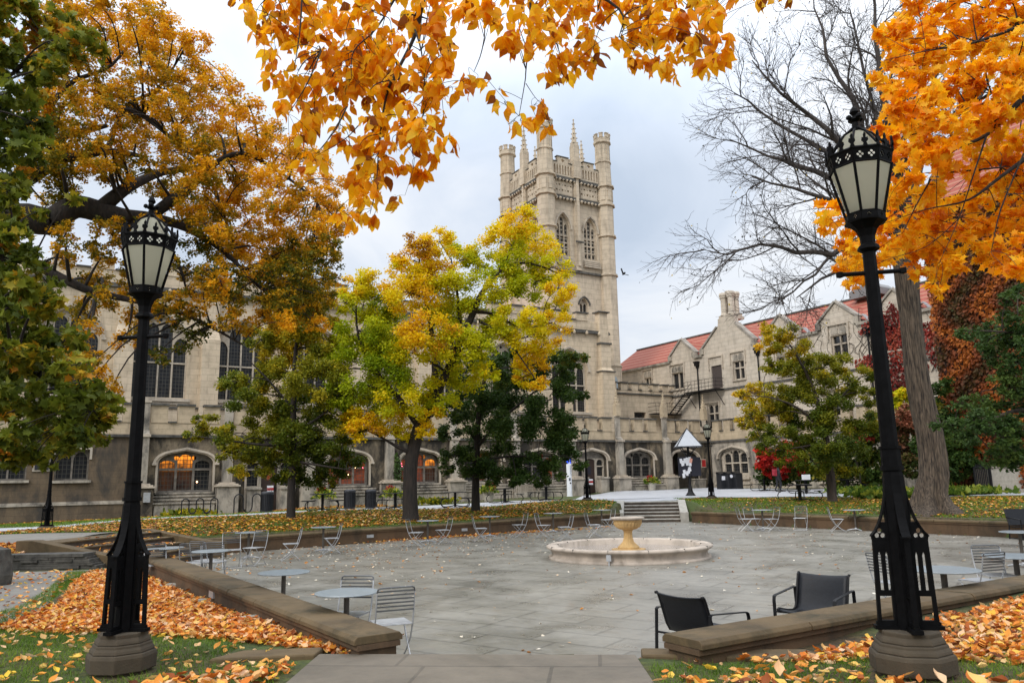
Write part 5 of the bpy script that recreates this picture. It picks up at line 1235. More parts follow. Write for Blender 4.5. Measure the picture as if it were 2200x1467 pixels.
hl = [[(a, c), (b, c), (b, d), (a, d)] for a, b, c, d, n in ww] + [[(.15, 9.68), (1.42, 9.68), (1.42, 11.75), (.15, 11.75)]]
m = MB(); m.plate([out[::-1]] + hl, 0, .5); m.build('wall', MT['wing'], Wg)
for a, b, c, d, n in ww:
    window(Wg, a, b, c, d, d, 'flat', n, [c + (d - c) * .62] if d - c > 1.6 else [], .22, MT['glass_p'], MT['trim'], mw=.12, fr=.07, head=None if c > 9 else 'round')
    m = MB(); m.box(a - .12, b + .12, -.14, .15, c - .14, c - .003); m.plate([[(a - .12, c), (a, c), (a, d), (a - .12, d)]], -.05, -.002); m.plate([[(b, c), (b + .12, c), (b + .12, d), (b, d)]], -.05, -.002); hood(m, a - .14, b + .14, d - .25, d + .12 if c < 9 or n == 1 else d + .75, 'flat', .10, -.14, -.002); m.build('window_surround', MT['trim'], Wg)
    if n == 2 and c > 9.3:
        m = MB()
        for k in range(2): m.plate([[(a + .05 + k * (b - a) / 2, d + .08), (a + (k + 1) * (b - a) / 2 - .05, d + .08)] + archpts(a + .05 + k * (b - a) / 2, a + (k + 1) * (b - a) / 2 - .05, d + .35, d + .62, 'round', 8)], -.04, -.002)
        m.build('blind_tracery', MT['trim_d'], Wg)
m = MB(); m.box(.15, 1.42, .12, .18, 9.68, 11.75); m.build('door', MT['door_g'], Wg)
m = MB(); hood(m, .0, 1.57, 11.4, 12.5, 'flat', .10, -.14, -.002); m.build('door_hood', MT['trim'], Wg)
m = MB(); m.box(-5, XE, -.12, -.003, 9.45, 9.6); m.box(-5, XE, -.08, -.003, 12.25, 12.33) if 0 else None; m.build('string_course', MT['coping'], Wg)
m = MB()          # eaves string, broken by gables
xs = [-14] + sum([[c - hw, c + hw] for c, hw, za, zf in gab], []) + [XE]
for i in range(0, len(xs), 2): m.box(xs[i] + .02, xs[i + 1] - .02, -.20, .3, EV - .1, EV + .12); m.build('eaves_course', MT['trim_d'], Wg); m = MB()
for c, hw, za, zf in gab:
    for sg in (-1, 1): m = MB(); m.box(c + sg * hw - .22, c + sg * hw + .22, -.16, .2, EV + .1, zf + .05); m.build('kneeler', MT['trim_d'], Wg)
def slab(m, p, q, w, y0, y1):     # sloping coping from p to q in facade plane
    d = Vector((q[0] - p[0], 0, q[1] - p[1])).normalized(); n = Vector((-d.z, 0, d.x)); 
    if n.z < 0: n = -n
    P, Q = Vector((p[0], 0, p[1])), Vector((q[0], 0, q[1])); vs = []
    for y in (y0, y1):
        for b_, k in ((P, 0), (Q, 0), (Q, 1), (P, 1)): v_ = b_ + n * (w * k); vs.append((v_.x, y, v_.z))
    m.add(vs, [(0, 1, 2, 3), (7, 6, 5, 4), (0, 4, 5, 1), (1, 5, 6, 2), (2, 6, 7, 3), (3, 7, 4, 0)])
for c, hw, za, zf in gab:
    m = MB()
    if za: 
        slab(m, (c - hw - .12, zf - .02), (c + .02, za + .02), .15, -.14, .5); slab(m, (c - .02, za + .03), (c + hw + .12, zf - .01), .15, -.135, .495); m.lathe([(.14, za + .1), (.05, za + .22), (.0, za + .3)], 6, c=(c, .1))
    else:
        slab(m, (c - 3.1, 13.32), (c - .95, 15.12), .15, -.14, .5); slab(m, (c + 1.15, 15.12), (c + 3.1, 13.32), .15, -.14, .5)
    m.build('gable_coping', MT['gcop'], Wg)
# roof
RZ, RY = 16.05, 5.2
m = MB(); m.add([(-16, .42, EV + .02), (XE, .42, EV + .02), (XE, RY, RZ), (-16, RY, RZ), (-16, 2 * RY, EV), (XE, 2 * RY, EV)], [(0, 1, 2, 3), (3, 2, 5, 4)])
sl = (RZ - EV) / (RY - .42)
for c, hw, za, zf in gab:
    if za: zt, zl, w = za - .08, zf - .15, hw + .05
    else: zt, zl, w = 15.3, 13.2, 2.9
    yt, yl = .42 + (zt - EV) / sl, .42 + (zl - EV) / sl
    m.add([(c - w, .5, zl), (c, .5, zt), (c, yt, zt), (c - w, yl, zl), (c + w, .5, zl), (c + w, yl, zl)], [(0, 1, 2, 3), (1, 4, 5, 2)])
m.build('roof', MT['tiles'], Wg, fix=False)
m = MB(); m.box(-16, XE, RY - .12, RY + .12, RZ - .03, RZ + .12); m.build('ridge', MT['coping'], Wg)
m = MB()
for c, hw, za, zf in gab: slab(m, (c + hw + .55, EV + .22), (c + hw + .1, zf + .25), .04, .5, 1.0)
m.build('lead_flashing', plain('lead_flashing', (.28, .29, .30), .5), Wg)
# chimney stack
m = MB(); c = 2.3; m.box(c - .95, c + .95, .0 - .004, 1.3, 15.6, 15.85); m.box(c - .85, c + .85, .05, 1.2, 15.85, 16.1)
for dx in (-.42, .42):
    for dy in (.35, .95): m.lathe([(.40, 16.1), (.30, 16.3), (.29, 17.6), (.36, 17.7), (.38, 17.85), (.42, 17.9), (.42, 18.0), (.36, 18.15)], 8, c=(c + dx, dy), a0=PI / 8)
m.build('chimney', MT['wing'], Wg)
m = MB(); m.lathe([(.34, 18.15), (.36, 18.2), (.32, 18.3)], 8, c=(c, .6)); m.build('chimney_cap', MT['trim'], Wg)
m = MB(); m.plate([[(12.0, RZ - .3), (14.6, RZ - .3), (14.6, RZ + .25), (14.2, RZ + .6), (12.6, RZ + .6), (12.0, RZ + .25)]], RY - 1.4, RY + .6); m.build('roof_hatch', plain('roof_hatch_lead', (.20, .20, .20), .5), Wg)
for x, z0, z1 in ((-1.45, 6.5, 12.0), (5.65, 7.0, 12.1), (15.9, 6, 12.0)):
    m = MB(); m.tube([(x, -.12, z0), (x, -.12, z1)], .06, 6); m.box(x - .2, x + .2, -.30, -.02, z1, z1 + .28); m.box(x - .26, x + .26, -.36, -.02, z1 + .28, z1 + .42); m.box(x - .12, x + .12, -.2, -.02, z1 - .2, z1); m.build('downpipe', MT['blackmetal'], Wg)
# low ground-floor front of the wing
gh = [hole(1.0, 4.15, 1.95, 3.6, 4.35, 'tudor'), hole(6.3, 9.4, 1.95, 3.6, 4.35, 'tudor'), hole(11.6, 14.7, 1.95, 3.6, 4.35, 'tudor')]
m = MB(); m.plate([[(.0, -.3), (26, -.3), (26, ZT), (.0, ZT)]] + gh, -.5, -.004); m.build('ground_wall', MT['trim_d'], Wg)
m = MB(); m.plate([[(.05, ZT + .16), (26, ZT + .16), (26, 5.85), (.05, 5.85)]], -.48, -.02); m.build('ground_parapet', MT['stone_arc'], Wg)
m = MB(); m.box(-.02, 26, -.66, -.004, ZT, ZT + .16); m.build('ground_string_course', MT['coping'], Wg)
battlements(Wg, .3, 26, 5.85, .95, .75, .55, -.48, -.12, MT['stone_arc'])
for k, x in enumerate((1.0, 6.3, 11.6)):
    window(Wg, x, x + 3.15 - .05 * (k > 0), 1.95, 3.6, 4.35, 'tudor', 3, [3.1], -.2, MT['glass'], MT['mull'], mw=.13, fr=.3, head='round')
    m = MB(); hood(m, x - .12, x + 3.2, 3.6, 4.45, 'tudor', .16, -.66, -.503, drop=.1); m.box(x - .2, x + 3.3, -.72, -.502, 1.72, 1.94); m.box(x - .4, x + 3.5, -.9, -.502, 1.3, 1.5); m.box(x - .4, x + 3.5, -.8, -.503, .5, 1.298); m.build('window_surround', MT['trim'], Wg)
# iron fire stair on the wing
F_ = empty('fire_escape', (C_[0] + ux * .5, C_[1] + uy * .5, 0), TH - PI / 2, 'black iron fire stair and landing below the grey door of the wing', 'fire escape')
m = MB(); m.box(-2.2, 1.7, -1.15, -.16, 9.5, 9.58); m.build('landing', MT['blackmetal'], F_)
m = MB()
for k in range(10): m.tube([(-2.2 + k * .43, -1.12, 9.55), (-2.2 + k * .43, -1.12, 10.5)], .018, 4)
for z in (9.85, 10.18, 10.5): m.tube([(-2.2, -1.12, z), (1.7, -1.12, z)], .02, 4); m.tube([(1.7, -1.12, z), (1.7, -.15, z)], .02, 4)
m.build('railing', MT['blackmetal'], F_)
m = MB()
for y in (-1.12, -.3): m.tube([(-2.2, y, 9.5), (-4.3, y, 7.85)], .07, 4); m.tube([(-2.2, y, 10.5), (-4.3, y, 8.85)], .022, 4); m.tube([(-2.2, y, 10.1), (-4.3, y, 8.45)], .018, 4)
for k in range(9): t = (k + .5) / 9; m.box(-2.2 - 2.1 * t - .13, -2.2 - 2.1 * t + .13, -1.12, -.3, 9.5 - 1.65 * t - .02, 9.5 - 1.65 * t + .02)
for k in range(6): t = k / 5; m.tube([(-2.2 - 2.1 * t, -1.12, 9.5 - 1.65 * t), (-2.2 - 2.1 * t, -1.12, 10.5 - 1.65 * t)], .016, 4)
m.build('stair_flight', MT['blackmetal'], F_)
m = MB()
for x in (-2.0, 1.5): m.tube([(x, -1.1, 9.5), (x, -.05, 8.2)], .04, 4)
m.box(-5.2, -4.3, -1.15, -.16, 7.78, 7.85); m.build('bracket', MT['blackmetal'], F_)

# ---------------- ivy-clad brick tower at the far right, garden wall and gate
p = at(2048, 1040, 43.0)
IV = empty('ivy_tower', (p.x, p.y, 0), TH - PI / 2, 'dark brick tower smothered in red-brown ivy at the right edge', 'building')
m = MB(); m.box(0, 9, -.0, 12, -.3, 17.2); m.build('wall', MT['ivybrick'], IV)
m = MB(); m.add([(-.3, -.4, 17.2), (9.3, -.4, 17.2), (9.3, 5, 22.5), (-.3, 5, 22.5), (-.3, 12, 17.2), (9.3, 12, 17.2)], [(0, 1, 2, 3), (3, 2, 5, 4), (0, 3, 4), (1, 5, 2)]); m.build('roof', MT['tiles'], IV, fix=False)
p = at(2132, 1044, 40.0); z = h1(p.x, p.y)
GW = empty('garden_wall', (p.x, p.y, z), -.12, 'low beige garden wall at the right edge under green leaves', 'low wall')
m = MB(); m.box(0, 9, 0, .4, -.3, 1.25); m.build('wall_face', MT['concrete'], GW); m = MB(); m.box(-.05, 9, -.06, .46, 1.252, 1.34); m.build('coping', MT['trim_d'], GW)
m = MB(); m.box(-2.0, 9, -1.4, -.05, -.3, .18); m.build('kerb', MT['trim_d'], GW)
p = at(2114, 1045, 39.6); z = h1(p.x, p.y)
GT = empty('iron_gate', (p.x, p.y, z + .1), -.12, 'small black barred iron gate left of the beige garden wall', 'gate')
m = MB(); m.box(-.42, -.34, -.04, .04, 0, 1.25); m.box(.34, .42, -.04, .04, 0, 1.25); m.box(-.42, .42, -.04, .04, 1.17, 1.25); m.box(-.42, .42, -.04, .04, .02, .1); m.build('frame', MT['blackmetal'], GT)
m = MB()
for k in range(8): m.box(-.3 + k * .082, -.26 + k * .082, -.02, .02, .1, 1.35)
m.build('bars', MT['blackmetal'], GT)
p = at(2117, 1040, 39.9); m = MB(); m.box(-.3, .3, .2, .26, .15, 1.1); m.build('slatted_back_panel', MT['wood'], GT)
# ================================================================ VEGETATION
def bez(p, q, n=5, sag=0.0, jit=0.0):
    p, q = Vector(p), Vector(q); d = q - p; out = []
    side = Vector((random.uniform(-1, 1), random.uniform(-1, 1), random.uniform(-.3, .6))) * d.length * jit
    for i in range(n + 1):
        t = i / n; out.append(p + d * t + side * math.sin(PI * t) + Vector((0, 0, sag * d.length * math.sin(PI * t))))
    return out
def leafset(centres, radii, tv, nleaf, size, droop=.2, tj=.12, flat=.8, subr=.3, nsub=9, shell=.5):
    centres = np.array(centres, float); radii = np.array(radii, float); tv = np.array(tv, float)
    w = radii ** 2; w /= w.sum(); cnt = rng.multinomial(nleaf, w); P = []; T = []; subs = []
    for c, r, t0, n in zip(centres, radii, tv, cnt):
        if n == 0: continue
        ns = max(3, int(nsub)); d = rand_dir(ns); rr = rng.uniform(shell, 1.0, (ns, 1)) ** .6
        S = c + d * rr * r * np.array([1, 1, flat]); ts = t0 + rng.normal(size=ns) * tj
        k = rng.integers(0, ns, n); q = rand_dir(n) * (rng.uniform(0, 1, (n, 1)) ** .5) * r * subr * rng.uniform(.6, 1.3, (n, 1))
        q[:, 2] *= .75
        P.append(S[k] + q); T.append(ts[k] + rng.normal(size=n) * tj * .7); subs.append(S)
    P = np.concatenate(P); T = np.clip(np.concatenate(T), 0, 1); n = len(P)
    D = rand_dir(n); D[:, 2] = D[:, 2] * .6 - droop; N_ = rand_dir(n); N_[:, 2] += .6
    return P, frames(D, N_), rng.uniform(.75, 1.25, n) * size, T, subs
def tree(name, label, base, trunk, limbs, clumps, nleaf, size, lmat, bmat, cat='tree', group=None, droop=.2, tj=.12, shape=LEAF4, twig_r=.012, subr=.3, nsub=9, twigs=True, tw_min=.02, flat=.8, crown=True, shell=.5, pen=1.2):
    """trunk/limbs: lists of (Vector, radius); clumps: (Vector centre, radius, t)"""
    o = empty(name, base, 0, label, cat, group); base = Vector(base)
    tb = MB(); sk = []
    for ln in [trunk] + limbs:
        if not ln: continue
        pts = [q[0] for q in ln]; rs = [q[1] for q in ln]
        # resample smoothly
        P2, R2 = [], []
        for i in range(len(pts) - 1):
            a = pts[max(i - 1, 0)]; b = pts[i]; c = pts[i + 1]; d = pts[min(i + 2, len(pts) - 1)]
            for k in range(4):
                t = k / 4; P2.append(.5 * ((2 * b) + (c - a) * t + (2 * a - 5 * b + 4 * c - d) * t * t + (3 * b - a - 3 * c + d) * t ** 3)); R2.append(rs[i] * (1 - t) + rs[i + 1] * t)
        P2.append(pts[-1]); R2.append(rs[-1])
        tb.tube([p - base for p in P2], R2, 10 if R2[0] > .1 else 6)
        sk += list(zip(P2, R2))
    cs = [c[0] for c in clumps]; rs = [c[1] for c in clumps]; ts = [c[2] for c in clumps]
    if crown:
        P, Rm, S, T, subs = leafset([tuple(c) for c in cs], rs, ts, nleaf, size, droop, tj, flat, subr, nsub, shell)
        scatter('crown', shape[0], shape[1], P, Rm, S, T, lmat, o, off=tuple(base))
    if twigs and sk:
        skp = np.array([tuple(p) for p, r in sk]); ci = 0
        zmin = trunk[-1][0].z * .0 + (trunk[0][0].z + (trunk[-1][0].z - trunk[0][0].z) * .45)
        okk = np.array([p.z > zmin or i >= len(sk) * .5 for i, (p, r) in enumerate(sk)])
        for c, r in zip(cs, rs):
            d = skp - np.array(tuple(c)); dist = np.linalg.norm(d, axis=1) + np.where(d[:, 2] > 0, d[:, 2] * pen, 0) + np.where(okk, 0, 50)
            j = int(np.argmin(dist)); r0 = min(sk[j][1] * .6, .02 + .012 * float(np.linalg.norm(d[j])) + tw_min)
            path = bez(sk[j][0], c, 6, .08, .10)
            tb.tube([p - base for p in path], [r0 + (tw_min - r0) * i / 6 for i in range(7)], 5)
            for S in (subs[ci][:7] if crown and ci < len(subs) else []):
                path = bez(c, Vector(tuple(S)), 4, .03, .12); tb.tube([p - base for p in path], [tw_min * .8, tw_min * .6, tw_min * .5, tw_min * .4, tw_min * .25], 4, cap=False)
            ci += 1
    if tb.v: tb.build('trunk', bmat, o, smooth=True, fix=False)
    return o
def C(lst, Y, jit=1.2, tdef=.5):
    out = []
    for q in lst:
        px, py, r = q[:3]; t = q[3] if len(q) > 3 else tdef; y = Y + random.uniform(-jit, jit)
        out.append((at(px, py, y), r * y / FPX, t))
    return out
def polyC(poly, n, r0, r1, Y, jit, tf):
    pts = poly_pts(poly, n * 6); sel = []
    md = (r0 + r1) * .42
    for p in pts:
        if all((p[0] - q[0]) ** 2 + (p[1] - q[1]) ** 2 > md * md for q in sel): sel.append(p)
        if len(sel) >= n: break
    out = []
    for p in sel:
        y = (Y(p[0], p[1]) if callable(Y) else Y) + random.uniform(-jit, jit); out.append((at(p[0], p[1], y), random.uniform(r0, r1) * y / FPX, tf(p[0], p[1]) if callable(tf) else tf))
    return out
def TR(lst): return [(at(px, py, Y), r) for px, py, Y, r in lst]

# --- leaning yellow-green tree in the centre
b_ = gnd(882, 1112, .67); Yb = b_[1]; zb = h1(*b_)
tr2 = [(Vector((b_[0], b_[1], zb - .2)), .46), (Vector((b_[0], b_[1], zb + .25)), .31)] + TR([(881, 1050, Yb, .275), (884, 990, Yb, .26), (900, 920, Yb, .25), (925, 870, Yb, .23)])
lb2 = [TR([(925, 870, Yb, .20), (960, 800, Yb, .16), (990, 730, Yb, .16), (1018, 670, Yb, .13), (1035, 630, Yb - .3, .11), (1075, 580, Yb - .3, .09), (1100, 530, Yb, .05)]),
       TR([(1075, 580, Yb - .3, .07), (1120, 565, Yb, .05), (1170, 575, Yb, .035), (1210, 595, Yb, .02)]),
       TR([(1018, 670, Yb, .09), (1060, 675, Yb + .3, .06), (1110, 700, Yb, .04), (1165, 700, Yb, .02)]),
       TR([(1030, 690, Yb, .07), (1080, 720, Yb - .2, .05), (1120, 770, Yb, .03), (1160, 830, Yb, .015)]),
       TR([(925, 870, Yb, .2), (935, 800, Yb + .6, .15), (925, 700, Yb + .6, .1), (905, 600, Yb + .4, .06), (900, 540, Yb, .03)]),
       TR([(900, 915, Yb, .16), (860, 860, Yb - .5, .12), (810, 800, Yb - .6, .08), (770, 720, Yb - .5, .05), (765, 640, Yb, .02)]),
       TR([(885, 975, Yb, .10), (855, 960, Yb - .3, .07), (820, 940, Yb - .3, .04), (790, 925, Yb, .02)]), TR([(990, 730, Yb, .1), (985, 650, Yb + .5, .07), (970, 560, Yb, .03)])]
c2 = C([(1115, 478, 48, .72), (1075, 520, 48, .6), (1150, 520, 48, .62), (1110, 560, 50, .4), (1185, 575, 42, .55), (1200, 620, 36, .65), (1145, 610, 45, .4), (1070, 620, 55, .38), (1190, 695, 36, .72), (1150, 690, 36, .6), (1195, 660, 26, .6), (1130, 725, 45, .62), (1090, 690, 40, .5),
        (1140, 775, 38, .78), (1170, 740, 34, .7), (1158, 825, 22, .82), (1125, 810, 26, .75), (900, 525, 36, .92), (885, 560, 40, .85), (945, 520, 38, .7), (985, 545, 40, .5), (1025, 560, 32, .42), (860, 575, 28, .7), (920, 590, 55, .8), (880, 630, 60, .72), (970, 620, 60, .45), (1030, 690, 60, .4), (960, 690, 55, .35),
        (800, 600, 36, .6), (760, 615, 34, .62), (740, 650, 30, .5), (780, 655, 45, .35), (830, 650, 40, .3), (770, 710, 55, .28), (850, 700, 60, .35), (920, 720, 60, .75), (890, 760, 52, .6), (975, 745, 60, .5), (1000, 800, 50, .42), (850, 790, 62, .28), (770, 780, 60, .22), (735, 730, 35, .3),
        (735, 840, 45, .2), (800, 860, 50, .32), (860, 860, 50, .55), (905, 830, 45, .5), (780, 925, 40, .8), (760, 900, 30, .7), (835, 905, 40, .66), (930, 895, 30, .75), (915, 925, 22, .7), (950, 860, 36, .42), (870, 930, 26, .6), (1030, 745, 38, .4), (1050, 800, 26, .5), (710, 800, 26, .22), (815, 740, 50, .3)], Yb, 1.5)
c2 = [(p, r * .97, min(.93, t + .07) if t < .9 else .96) for p, r, t in c2]
tree('leaning_tree', 'large leaning tree with lime and yellow foliage in front of the arcade', (b_[0], b_[1], zb), tr2, lb2, c2, 128000, .105, MT['lf_yg'], MT['bark_d'], tj=.085, subr=.46, nsub=12, tw_min=.018)
# --- small oak-like tree at left of it
b_ = gnd(625, 1111, .78); Yb = b_[1]; zb = h1(*b_)
tr1 = [(Vector((b_[0], b_[1], zb - .2)), .26), (Vector((b_[0], b_[1], zb + .15)), .17)] + TR([(626, 1050, Yb, .15), (628, 980, Yb, .14), (630, 900, Yb, .12), (632, 800, Yb, .09), (640, 700, Yb, .06), (645, 600, Yb, .025)])
lb1 = [TR([(629, 960, Yb, .07), (560, 955, Yb - 1, .05), (480, 945, Yb - 1, .03), (410, 935, Yb - 1, .012)]), TR([(629, 930, Yb, .07), (680, 900, Yb - .8, .045), (730, 860, Yb - 1, .02)]), TR([(629, 990, Yb, .06), (690, 1000, Yb - 1, .04), (755, 1010, Yb - 1, .015)]), TR([(630, 880, Yb, .06), (580, 820, Yb, .04), (530, 770, Yb, .02)])]
c1 = C([(645, 590, 22, .42), (640, 620, 32, .4), (660, 650, 40, .38), (615, 660, 36, .4), (690, 640, 26, .4), (640, 700, 45, .5), (690, 690, 36, .7), (600, 740, 45, .72), (650, 750, 45, .65), (560, 730, 32, .45), (700, 750, 36, .5), (620, 800, 50, .45), (560, 810, 42, .4), (690, 820, 45, .4),
        (510, 820, 30, .35), (530, 860, 40, .3), (590, 870, 45, .3), (650, 880, 45, .25), (720, 860, 38, .3), (450, 915, 24, .4), (415, 935, 18, .45), (480, 935, 26, .35), (520, 930, 36, .35), (490, 975, 22, .45), (570, 945, 45, .3), (640, 950, 45, .25), (700, 930, 42, .25), (545, 1000, 32, .45), (600, 1005, 36, .3), (660, 1000, 42, .2), (710, 990, 40, .2), (755, 1005, 28, .22), (750, 930, 26, .25), (700, 1035, 20, .2), (430, 905, 14, .45), (745, 890, 26, .3), (510, 1010, 18, .45)], Yb, 1.5)
tree('young_oak', 'slender young oak with green and gold leaves at left of the leaning tree', (b_[0], b_[1], zb), tr1, lb1, [(p, r * 1.12, min(.95, t + .12)) for p, r, t in c1], 92000, .105, MT['lf_oak'], MT['bark_d'], tj=.10, subr=.42, nsub=10, tw_min=.014, shape=LEAF4)
# --- dark green tree
b_ = gnd(1022, 1091, .83); Yb = b_[1]; zb = h1(*b_)
tr3 = [(Vector((b_[0], b_[1], zb - .2)), .30), (Vector((b_[0], b_[1], zb + .15)), .21)] + TR([(1022, 1040, Yb, .17), (1024, 980, Yb, .15), (1028, 900, Yb, .12), (1040, 820, Yb, .08), (1060, 760, Yb, .03)])
lb3 = [TR([(1025, 960, Yb, .09), (1080, 900, Yb - .8, .06), (1150, 840, Yb - 1, .04), (1230, 780, Yb - 1, .015)]), TR([(1025, 990, Yb, .08), (1100, 980, Yb - .8, .05), (1200, 980, Yb - .8, .02)]), TR([(1025, 950, Yb, .07), (990, 900, Yb, .04), (965, 860, Yb, .02)])]
c3 = C([(1080, 790, 40), (1045, 760, 25), (1130, 780, 45), (1180, 800, 45), (1215, 770, 30, .6), (1245, 775, 20, .65), (1225, 830, 32), (1010, 830, 42), (1060, 850, 55), (1120, 855, 55), (1180, 860, 50), (1255, 850, 12), (980, 880, 36), (1030, 910, 55), (1100, 920, 55), (1160, 930, 55), (1205, 940, 36), (1225, 985, 26), (1250, 1000, 14),
        (965, 930, 26), (975, 980, 30), (1020, 990, 42), (1080, 990, 45), (1140, 1000, 42), (1190, 1005, 32), (960, 1005, 16), (1050, 1030, 20), (1110, 1035, 18), (1000, 780, 25), (1160, 1030, 20), (1220, 910, 20)], Yb, 1.6, .45)
tree('dark_green_tree', 'rounded dark green tree right of the leaning yellow tree', (b_[0], b_[1], zb), tr3, lb3, [(p, r, t + .05) for p, r, t in c3], 72000, .115, MT['lf_dark'], MT['bark_d'], tj=.12, subr=.42, nsub=10, tw_min=.016)
# --- small oak at right
b_ = gnd(1788, 1072, .86); Yb = b_[1]; zb = h1(*b_)
tr4 = [(Vector((b_[0], b_[1], zb - .2)), .34), (Vector((b_[0], b_[1], zb + .15)), .22)] + TR([(1785, 1030, Yb, .20), (1780, 980, Yb, .17), (1772, 930, Yb, .14), (1760, 880, Yb, .11), (1745, 830, Yb, .08), (1715, 770, Yb, .05), (1680, 715, Yb, .02)])
lb4 = [TR([(1772, 930, Yb, .09), (1720, 880, Yb - .8, .06), (1660, 855, Yb - 1, .03), (1600, 850, Yb - 1, .012)]), TR([(1765, 900, Yb, .08), (1810, 850, Yb, .05), (1850, 810, Yb, .02)]), TR([(1778, 960, Yb, .07), (1830, 930, Yb, .045), (1870, 900, Yb, .02)]), TR([(1775, 950, Yb, .07), (1720, 960, Yb - .6, .04), (1650, 970, Yb - .8, .015)])]
cc4 = C([(1650, 705, 18, .72), (1680, 710, 30, .68), (1655, 740, 28, .72), (1700, 745, 34, .62), (1735, 770, 30, .5), (1710, 800, 38, .5), (1655, 785, 24, .5), (1770, 790, 32, .45), (1810, 780, 26, .5), (1750, 830, 45, .38), (1800, 830, 40, .4), (1850, 810, 28, .45), (1868, 850, 26, .4), (1590, 855, 18, .7), (1620, 845, 28, .72), (1610, 890, 28, .66), (1660, 850, 34, .6), (1655, 895, 36, .55), (1700, 860, 40, .4), (1740, 890, 45, .32), (1800, 890, 45, .3), (1850, 900, 36, .35), (1625, 930, 24, .45), (1670, 940, 36, .35), (1720, 940, 40, .28), (1780, 950, 45, .25), (1840, 955, 38, .28), (1700, 985, 30, .3), (1750, 995, 30, .3), (1820, 1000, 30, .35), (1640, 965, 18, .35), (1600, 915, 14, .6)], Yb, 1.4)
tree('small_oak', 'small oak turning gold and green in front of the gabled wing', (b_[0], b_[1], zb), tr4, lb4, [(p, r, min(.95, t + .08)) for p, r, t in cc4], 74000, .105, MT['lf_oak'], MT['bark'], tj=.10, subr=.42, nsub=10, tw_min=.014)

# --- great elm at left, limbs overhead
def Ye(px, py): return 17.5 + (px - 400) * .004
zE = .3
base = (-14.2, 15.2, zE)
trE = [(Vector((-14.2, 15.2, -.1)), .75), (Vector((-14.0, 15.3, 2.0)), .55), (Vector((-13.4, 15.6, 5.0)), .45)] + TR([(-20, 490, 16.2, .40), (110, 478, 16.6, .30)])
lbE = [TR([(110, 478, 16.6, .28), (160, 445, 16.8, .26), (215, 455, 17, .25), (265, 468, 17, .22), (330, 470, 17.3, .14), (400, 490, 17.5, .09), (480, 540, 17.6, .06), (560, 620, 17.5, .03)]),
       TR([(215, 450, 17, .19), (250, 420, 17, .16), (290, 395, 17.3, .12), (350, 370, 18, .09), (430, 360, 18.5, .06)]),
       TR([(330, 460, 17.3, .13), (370, 430, 17.3, .14), (400, 410, 17.5, .12), (450, 360, 17.6, .08), (520, 330, 17.7, .06), (600, 370, 17.8, .04), (680, 430, 18, .02)]),
       TR([(-30, 420, 16, .3), (90, 365, 16.5, .16), (115, 340, 16.5, .13), (120, 300, 16.6, .10), (170, 285, 17, .08), (230, 270, 17.4, .05)]),
       TR([(115, 340, 16.6, .14), (170, 335, 17, .12), (230, 325, 17.3, .09), (300, 335, 17.5, .05)]),
       TR([(120, 300, 16.6, .1), (100, 250, 16.8, .08), (150, 180, 17, .06), (240, 140, 17.3, .04), (300, 60, 17.6, .02)]),
       TR([(230, 325, 17.3, .07), (270, 230, 17.4, .05), (340, 190, 17.6, .04), (400, 100, 18, .015)]),
       TR([(215, 220, 17.3, .05), (290, 240, 17.2, .06), (360, 290, 17.2, .05), (430, 350, 17.3, .04), (470, 430, 17.3, .03), (500, 520, 17.3, .02)]),
       TR([(300, 640, 17.3, .03), (350, 660, 17.2, .06), (430, 690, 17.0, .045), (520, 740, 17, .02)]), TR([(60, 560, 16.2, .12), (180, 620, 16.6, .09), (260, 640, 17, .07), (350, 658, 17.2, .05)]),
       TR([(260, 468, 17, .08), (330, 500, 17, .05), (380, 560, 17, .04), (400, 620, 17, .02)])]
polyE = [(100, 0), (290, 0), (345, 20), (395, 60), (430, 110), (470, 160), (520, 190), (545, 250), (580, 265), (625, 310), (690, 340), (725, 400), (735, 470), (715, 540), (700, 590), (660, 560), (600, 560), (560, 590), (500, 560), (430, 500), (380, 440), (330, 420), (270, 395), (180, 375), (120, 420), (70, 380), (60, 200)]
def tE(px, py):
    t = .60 + .16 * (px - 350) / 350 - .12 * (py - 250) / 250
    if px > 500: t += .08
    return t + random.uniform(-.12, .10)
cE = polyC(polyE, 150, 26, 46, Ye, 2.2, tE)
cE += polyC([(100, 470), (330, 480), (300, 560), (340, 620), (320, 700), (230, 860), (160, 760), (120, 640)], 34, 20, 34, Ye, 1.6, lambda x, y: .42 + random.uniform(-.12, .2))
cE += polyC([(380, 440), (560, 590), (700, 600), (690, 680), (600, 700), (540, 640), (470, 640), (400, 560)], 26, 22, 36, Ye, 1.6, lambda x, y: .30 + random.uniform(-.1, .15))
cE += polyC([(330, 560), (470, 560), (520, 650), (500, 700), (420, 680), (340, 690)], 16, 22, 34, 16.6, 1.0, lambda x, y: .45 + random.uniform(-.2, .25))
cE += polyC([(340, 700), (440, 700), (400, 740), (360, 790), (325, 760)], 6, 16, 24, 16.6, .6, .15)
cE += polyC([(560, 590), (700, 600), (720, 520), (640, 500)], 12, 24, 34, 17.5, 1.0, .30)
cE += C([(320, 15, 16, .6), (350, 8, 10, .6), (400, 85, 14, .6), (100, 440, 26, .4), (160, 410, 18, .35), (250, 365, 20, .35), (620, 640, 34, .32), (650, 600, 30, .3), (700, 640, 24, .35), (720, 600, 20, .5), (565, 680, 28, .62), (620, 690, 28, .72), (680, 700, 26, .8), (520, 700, 26, .5), (600, 560, 34, .45)], 17.3, 1)
tree('great_elm', 'huge old elm with heavy dark limbs and rusty gold foliage filling the upper left', base, trE, lbE, cE, 160000, .068, MT['lf_elm'], MT['bark_d'], tj=.13, subr=.46, nsub=13, pen=.1, tw_min=.010, droop=.35, shell=.3)
